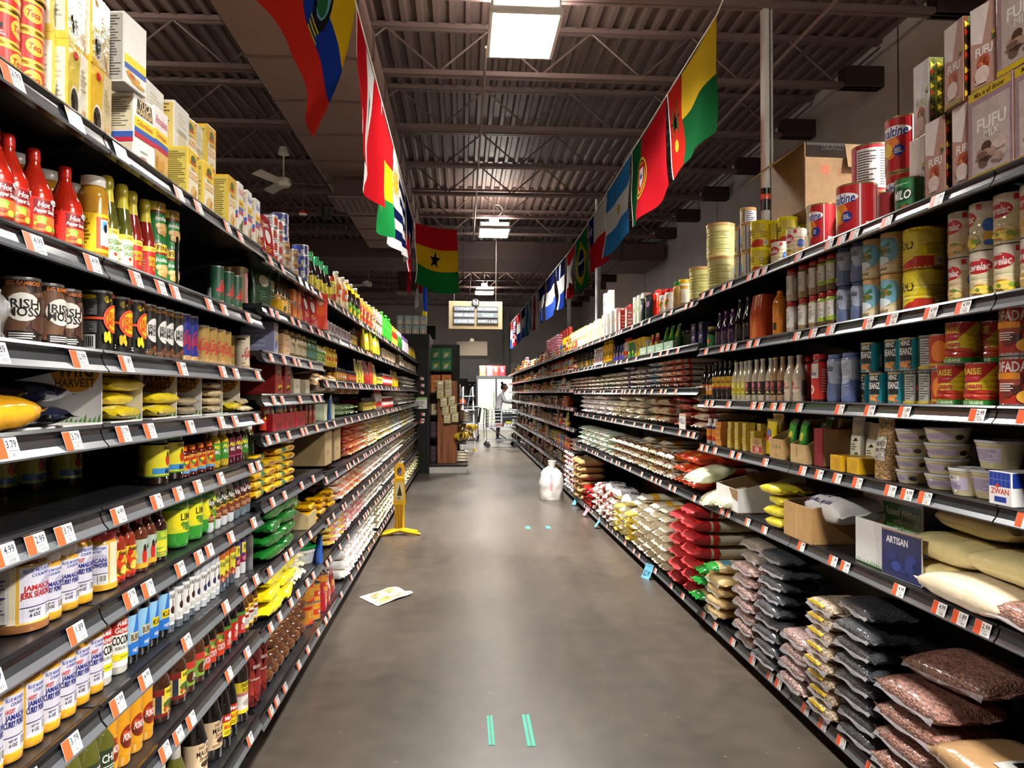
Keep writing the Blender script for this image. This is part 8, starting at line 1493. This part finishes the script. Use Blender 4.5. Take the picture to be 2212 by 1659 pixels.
for i, (x, c, nm, lab) in enumerate(((.75, 'b08a5a', 'paper_bag', 'brown paper bag with yellow piece on the fridge'), (1.02, 'd8708a', 'gift_bag', 'pink gift bag on the fridge'), (1.25, 'd0402c', 'gift_bag', 'red gift bag on the fridge'), (1.5, '8a2a3a', 'gift_bag', 'dark red gift bag on the fridge'))):
    pouch('topbag%d' % i, nm, 'bag', .26, .4, .16, c, [('e', 0, .5, .4, .12, 'e8d8a0')], seed=30+i, m='sack'); place('topbag%d' % i, (x, 27.5, 2.051), -PI/2, lab)
q = MB(); c = 'c4c6c8'
for x in (-.2, .2): q.tube([(x, -.02, 0), (x*.75, .0, 1.55)], .018, 'd4d4d0' if x < 0 else c, 'paint', 8)
o = tag(link('step_ladder', q.mesh('step_ladder'), None, (.12, 17.4, 0), .7), 'tall aluminium step ladder standing in the far aisle', 'ladder')
for x in (-.2, .2): q = MB(); q.tube([(x, .62, 0), (x*.75, .04, 1.52)], .014, '9a9c9e', 'paint', 6); link('rear_leg', q.mesh('rear_leg'), o)
for k in range(4): q = MB(); z = .32+.33*k; q.box(-.19+.01*k, -.06, z, .19-.01*k, .06, z+.02, 'b0b2b4', 'paint'); link('step', q.mesh('step'), o)
for x in (-.2, .2): q = MB(); q.box(x-.028, -.05, 0, x+.028, .02, .05, 'd8b82c', 'gloss'); link('foot', q.mesh('foot'), o)
# trolley
def trolley(loc, rz_, lab, c='7a7c80'):
    o = bpy.data.objects.new('shopping_trolley', None); COL.objects.link(o); o.location = loc; o.rotation_euler = (0, 0, rz_); tag(o, lab, 'trolley')
    q = MB()
    def P(u, v, side): pass
    z0, z1 = .52, .95
    def cor(s, t, h): 
        w = .21+.05*h+.02*t; L0, L1 = -.36-.0*h, .36+.1*h
        return (L0+(L1-L0)*t, s*w, z0+(z1-z0)*h)
    for h in (0, .2, .4, .6, .8, 1): q.tube([cor(-1, 0, h), cor(-1, 1, h), cor(1, 1, h), cor(1, 0, h), cor(-1, 0, h)], .006 if 0 < h < 1 else .009, c, 'steel', 5, caps=False)
    for s in (-1, 1):
        for t in [k/9 for k in range(10)]: q.tube([cor(s, t, 0), cor(s, t, 1)], .004, c, 'steel', 4)
    for t in (0, 1):
        for k in range(7):
            a, b2 = cor(-1, t, 0), cor(1, t, 0); a2, b3 = cor(-1, t, 1), cor(1, t, 1); f = k/6
            q.tube([tuple(a[i]+(b2[i]-a[i])*f for i in range(3)), tuple(a2[i]+(b3[i]-a2[i])*f for i in range(3))], .004, c, 'steel', 4)
    for k in range(9): f = k/8; a, b2 = cor(-1, f, 0), cor(1, f, 0); q.tube([a, b2], .004, c, 'steel', 4)
    link('basket', q.mesh('basket'), o)
    q = MB()
    for s in (-1, 1): q.tube([(-.4, s*.2, .98), (-.42, s*.22, .6), (-.4, s*.22, .17), (.4, s*.2, .16)], .012, c, 'steel', 6); q.tube([(.2, s*.2, .16), (-.3, s*.21, .52)], .01, c, 'steel', 6)
    q.tube([(.4, -.2, .16), (.4, .2, .16)], .012, c, 'steel', 6); q.grid(lambda i, j: (-.36+.76*i/6, -.19+.38*j/4, .19), 6, 4, '2a2c2e', 'blackmetal', skip=None)
    link('frame', q.mesh('frame'), o)
    q = MB(); q.tube([(-.42, -.25, .99), (-.42, .25, .99)], .016, '2c6a3a', 'gloss', 8); link('handle', q.mesh('handle'), o)
    for x in (-.36, .36):
        for s in (-1, 1): q = MB(); q.tube([(x, s*.2-.014, .062), (x, s*.2+.014, .062)], .06, '1c1c1e', 'matte', 14); w_ = link('wheel', q.mesh('wheel'), o); q = MB(); q.box(x-.02, s*.2-.022, .06, x+.02, s*.2+.022, .15, '8a8c90', 'steel'); link('caster_fork', q.mesh('caster_fork'), w_)
    q = MB(); q.box(.0, -.25, .62, .26, -.235, .9, '141416', 'matte'); q.box(.08, -.252, .63, .24, -.25, .66, 'd8c82c', 'matte'); link('advert_panel', q.mesh('advert_panel'), o)
    return o
trolley((.98, 18.75, 0), .12, 'steel shopping trolley with a black advert panel in the far aisle')
pbox('redgoods', 'meat_pack', .2, .14, .1, '8a4a44', 'b87a70', ['6a2a2a', 'd8c0b8']); place('redgoods', (.95, 18.7, .525), -PI/2, 'red grocery pack lying in the trolley')
trolley((.25, 21.6, 0), 1.5, 'half-hidden trolley beside the ladder', '5a5c5e')

# ------------------------------------------------------------------ people
def skin_body(name, chain, m, col, sub=2):
    """one continuous surface grown round a jointed line figure; chain: {joint: (point, radius, parent)}"""
    me = bpy.data.meshes.new(name); ks = list(chain); idx = {k: i for i, k in enumerate(ks)}
    me.from_pydata([chain[k][0] for k in ks], [(idx[k], idx[chain[k][2]]) for k in ks if chain[k][2]], [])
    o = bpy.data.objects.new(name, me); COL.objects.link(o)
    sk_ = o.modifiers.new('Skin', 'SKIN'); sk_.use_smooth_shade = True
    for k in ks:
        v = me.skin_vertices[0].data[idx[k]]; r = chain[k][1]; v.radius = r if isinstance(r, tuple) else (r, r); v.use_root = chain[k][2] is None
    ss = o.modifiers.new('Sub', 'SUBSURF'); ss.levels = ss.render_levels = sub
    dg = bpy.context.evaluated_depsgraph_get(); ev = o.evaluated_get(dg); m2 = bpy.data.meshes.new_from_object(ev)
    bpy.data.objects.remove(o)
    at = m2.color_attributes.new('tint', 'FLOAT_COLOR', 'CORNER'); cf = col if callable(col) else (lambda p, c=C(col): c)
    buf = []
    for p in m2.polygons:
        c = C(cf(p.center)); buf.extend((c[0], c[1], c[2], 1.)*p.loop_total); p.use_smooth = True
    at.data.foreach_set('color', buf); m2.materials.clear(); m2.materials.append(MATS[m]); return m2
def person(loc, rz_, lab, pose, top, legs, skinc, hairc, bun=True):
    H = {}
    def J(k, p, r, par): H[k] = (p, r, par)
    b = pose.get('bend', 0.)
    J('pelvis', (0, 0, .92), (.16, .12), None); J('waist', (.03*b, 0, 1.06), (.14, .105), 'pelvis'); J('chest', (.12*b, 0, 1.24), (.165, .12), 'waist'); J('shoulder', (.17*b, 0, 1.36), (.13, .1), 'chest'); J('neck', (.22*b, 0, 1.44), .055, 'shoulder')
    for s, n in ((-1, 'l'), (1, 'r')):
        J('hip'+n, (0, s*.09, .86), (.1, .1), 'pelvis'); J('knee'+n, (.02, s*.1, .48), .065, 'hip'+n); J('ankle'+n, (-.01, s*.1, .09), .045, 'knee'+n)
        J('sh'+n, (.16*b, s*.17, 1.35), .062, 'shoulder'); e, w = pose['arm'+n]; J('el'+n, e, .048, 'sh'+n); J('wr'+n, w, .034, 'el'+n)
    def colf(p): return legs if p.z < .93 else top
    o = link('person', skin_body('person', H, 'cloth', colf, 2), None, loc, rz_); tag(o, lab, 'person')
    hx = .24*b+.02; hz = 1.56; q = MB()
    def hd(i, j):
        a = 2*PI*i/20; t = PI*j/14; r = math.sin(t); x = .095*r*math.cos(a); y = .076*r*math.sin(a); z = -.115*math.cos(t)
        if x > 0:
            if z < -.03: x *= .92; y *= .82
            if abs(y) < .02 and -.03 < z < .015: x += .016          # nose
            if abs(abs(y)-.032) < .014 and .0 < z < .03: x -= .006   # eye sockets
        return (hx+x+.01, y, hz+z)
    q.grid(hd, 20, 14, skinc, 'skin', wrapu=True); q.tube([(hx-.01, 0, 1.42), (hx, 0, 1.5)], .05, skinc, 'skin', 10)
    for s in (-1, 1): q.tube([(hx, s*.074, hz-.02), (hx-.005, s*.084, hz+.005), (hx, s*.074, hz+.025)], .012, skinc, 'skin', 6)
    link('head', q.mesh('head'), o)
    q = MB()
    for s in (-1, 1): q.tube([(hx+.092, s*.034-.011, hz+.016), (hx+.094, s*.034+.011, hz+.016)], .006, '1c1410', 'gloss', 6); q.tube([(hx+.094, s*.034-.016, hz+.034), (hx+.092, s*.034+.016, hz+.034)], .004, hairc, 'hair', 5)
    q.tube([(hx+.09, -.02, hz-.055), (hx+.094, 0, hz-.056), (hx+.09, .02, hz-.055)], .005, 'a85a50', 'skin', 6); link('face_features', q.mesh('face_features'), o)
    q = MB()
    def hr(i, j):
        a = 2*PI*i/20; t = PI*(.0+.62*j/10); r = math.sin(t); x = .104*r*math.cos(a); z = .125*math.cos(t)
        if x > .03 and z < .075: x = .03+.0*z
        return (hx+x, .086*r*math.sin(a), hz+z)
    q.grid(hr, 20, 10, hairc, 'hair', wrapu=True)
    if bun: q.grid(lambda i, j: (hx-.06+.04*math.sin(PI*j/8)*math.cos(2*PI*i/12), .04*math.sin(PI*j/8)*math.sin(2*PI*i/12), hz+.13+.045*math.cos(PI*j/8)), 12, 8, hairc, 'hair', wrapu=True)
    else:
        for s in (-1, 1): q.tube([(hx+.0, s*.08, hz+.06), (hx+.02, s*.095, hz-.06), (hx+.03, s*.1, hz-.2)], [.03, .035, .02], hairc, 'hair', 8)
        q.tube([(hx-.07, 0, hz+.05), (hx-.09, 0, hz-.15), (hx-.07, 0, hz-.28)], [.06, .07, .03], hairc, 'hair', 8)
    link('hair', q.mesh('hair'), o)
    for s, n in ((-1, 'l'), (1, 'r')):
        e, w = Vector(H['el'+n][0]), Vector(H['wr'+n][0]); d = (w-e).normalized(); side = d.cross(Vector((0, 0, 1))).normalized() if abs(d.z) < .9 else Vector((0, 1, 0))
        q = MB(); q.tube([w-d*.02, w+d*.03, w+d*.085], [.024, .034, .03], skinc, 'skin', 8)
        for f in range(4):
            b0 = w+d*.08+side*(-.024+.016*f); ln = (.062, .075, .07, .055)[f]; cu_ = Vector((0, 0, -.022)); q.tube([b0, b0+d*ln*.5+cu_*.3, b0+d*ln*.85+cu_], [.009, .0085, .007], skinc, 'skin', 6)
        b0 = w+d*.03+side*.03*(1 if s < 0 else -1); q.tube([b0, b0+d*.03+side*.018*(1 if s < 0 else -1), b0+d*.058+side*.014*(1 if s < 0 else -1)], [.011, .01, .008], skinc, 'skin', 6)
        link('hand', q.mesh('hand'), o)
        q = MB(); q.tube([(-.06, s*.1, .045), (.02, s*.1, .05), (.1, s*.1, .035), (.16, s*.1, .03)], [.04, .048, .042, .025], '1c1a1c', 'matte', 10); link('shoe', q.mesh('shoe'), o)
    return o
person((1.02, 21.2, 0), .0, 'person in white hooded sweatshirt leaning to the shelf, hair in a bun', dict(bend=.7, arml=((.2, -.24, 1.16), (.4, -.1, 1.12)), armr=((.2, .24, 1.14), (.42, .12, 1.1))), 'dcdce2', '16181e', 'c89078', '2a1e1a')
q = MB(); q.tube([(.02, -.1, 1.4), (-.1, 0, 1.34), (.02, .1, 1.4)], [.03, .055, .03], 'd4d4dc', 'cloth', 8)
person((-.22, 20.3, 0), -PI/2+.3, 'person with long dark hair in dark clothes behind the wooden panel', dict(bend=.1, arml=((.05, -.26, 1.1), (.26, -.16, 1.0)), armr=((.05, .26, 1.1), (.26, .14, 1.0))), '3a3438', '20242c', 'd8a48c', '17110f', bun=False)
q = MB(); q.lathe([(0, -.12, 'e8562c'), (.09, -.06, 'e8562c'), (.11, .02, 'f06a3a'), (.06, .1, 'e8562c'), (0, .12, 'e8562c')], 'film', 14); tag(link('orange_bundle', q.mesh('orange_bundle'), None, (-.02, 20.2, 1.13)), 'orange bundle beside the dark-haired person', 'bag')
# upper window frame and yellow notice on the far wall
q = MB(); q.box(-.6, -.06, -.05, .6, 0, .0, 'c8c2b4', 'paint'); q.box(-.6, -.06, .62, .6, 0, .68, 'c8c2b4', 'paint')
for x in (-.6, -.03, .55): q.box(x, -.06, 0, x+.05, 0, .62, 'c8c2b4', 'paint')
q.box(-.55, -.02, 0, .55, -.01, .62, '2c3634', 'glassy')
o = link('window_1', q.mesh('window_1'), None, (-1.75, 31.98, 3.75)); o['kind'] = 'structure'; o['label'] = 'interior window with pale frame high on the far wall'; o['category'] = 'window'
q = MB(); q.box(-.25, -.01, 0, .25, 0, .3, 'd8b42c', 'matte'); wrap(q, [('r', -.8, .2, .8, .8, 'a8821c')], lambda u, v, o: (u, -.01-o, v), .25, .3); tag(link('yellow_notice', q.mesh('yellow_notice'), None, (-2.0, 31.95, 2.85)), 'yellow notice under the window on the far wall', 'notice')
# tall display goods far behind the stand
for i, (x, c, h) in enumerate(((-.75, '2a2a2e', 1.9), (-.3, 'b89a7a', 1.75))):
    q = MB(); q.box(-.2, -.2, 0, .2, .2, h, c, 'card', bev=.01)
    for z in (.5, .9, 1.3): q.box(-.205, -.21, z, .205, -.2, z+.02, '4a4a4a', 'blackmetal')
    wrap(q, [('f', -.9, .05, .9, .95, ['c8b89a', 'a8402c', 'd8c04a', '3a5a7a', 'e8e0d0'], 18)], lambda u, v, o: (u, -.2-o, v), .2, h); tag(link('display_tower', q.mesh('display_tower'), None, (x, 29+i*.4, 0)), ('dark' if i == 0 else 'tan')+' display tower of mixed goods by the far wall', 'display')
# ------------------------------------------------------------------ camera, light, view
cam = bpy.data.cameras.new('camera'); co = bpy.data.objects.new('camera', cam); COL.objects.link(co)
cam.sensor_fit = 'HORIZONTAL'; cam.sensor_width = 36; cam.lens = FPX/IW*36; cam.clip_start = .05; cam.clip_end = 200
fwd = Vector((math.sin(YAW)*math.cos(PITCH), math.cos(YAW)*math.cos(PITCH), math.sin(PITCH)))
co.location = (0, 0, CAMZ); co.rotation_euler = fwd.to_track_quat('-Z', 'Y').to_euler()
sc = bpy.context.scene; sc.camera = co
w = bpy.data.worlds.new('World'); sc.world = w; w.use_nodes = True
w.node_tree.nodes['Background'].inputs[0].default_value = (.9, .92, 1, 1); w.node_tree.nodes['Background'].inputs[1].default_value = .02
sc.view_settings.view_transform = 'Standard'; sc.view_settings.look = 'None'; sc.view_settings.gamma = 1; sc.view_settings.use_curve_mapping = False
sc.view_settings.exposure = EXPO
sc.cycles.use_denoising = True; sc.cycles.max_bounces = 6; sc.cycles.diffuse_bounces = 4; sc.cycles.glossy_bounces = 3; sc.cycles.transmission_bounces = 3; sc.cycles.transparent_max_bounces = 6
sc.cycles.caustics_reflective = False; sc.cycles.caustics_refractive = False; sc.cycles.sample_clamp_indirect = 6
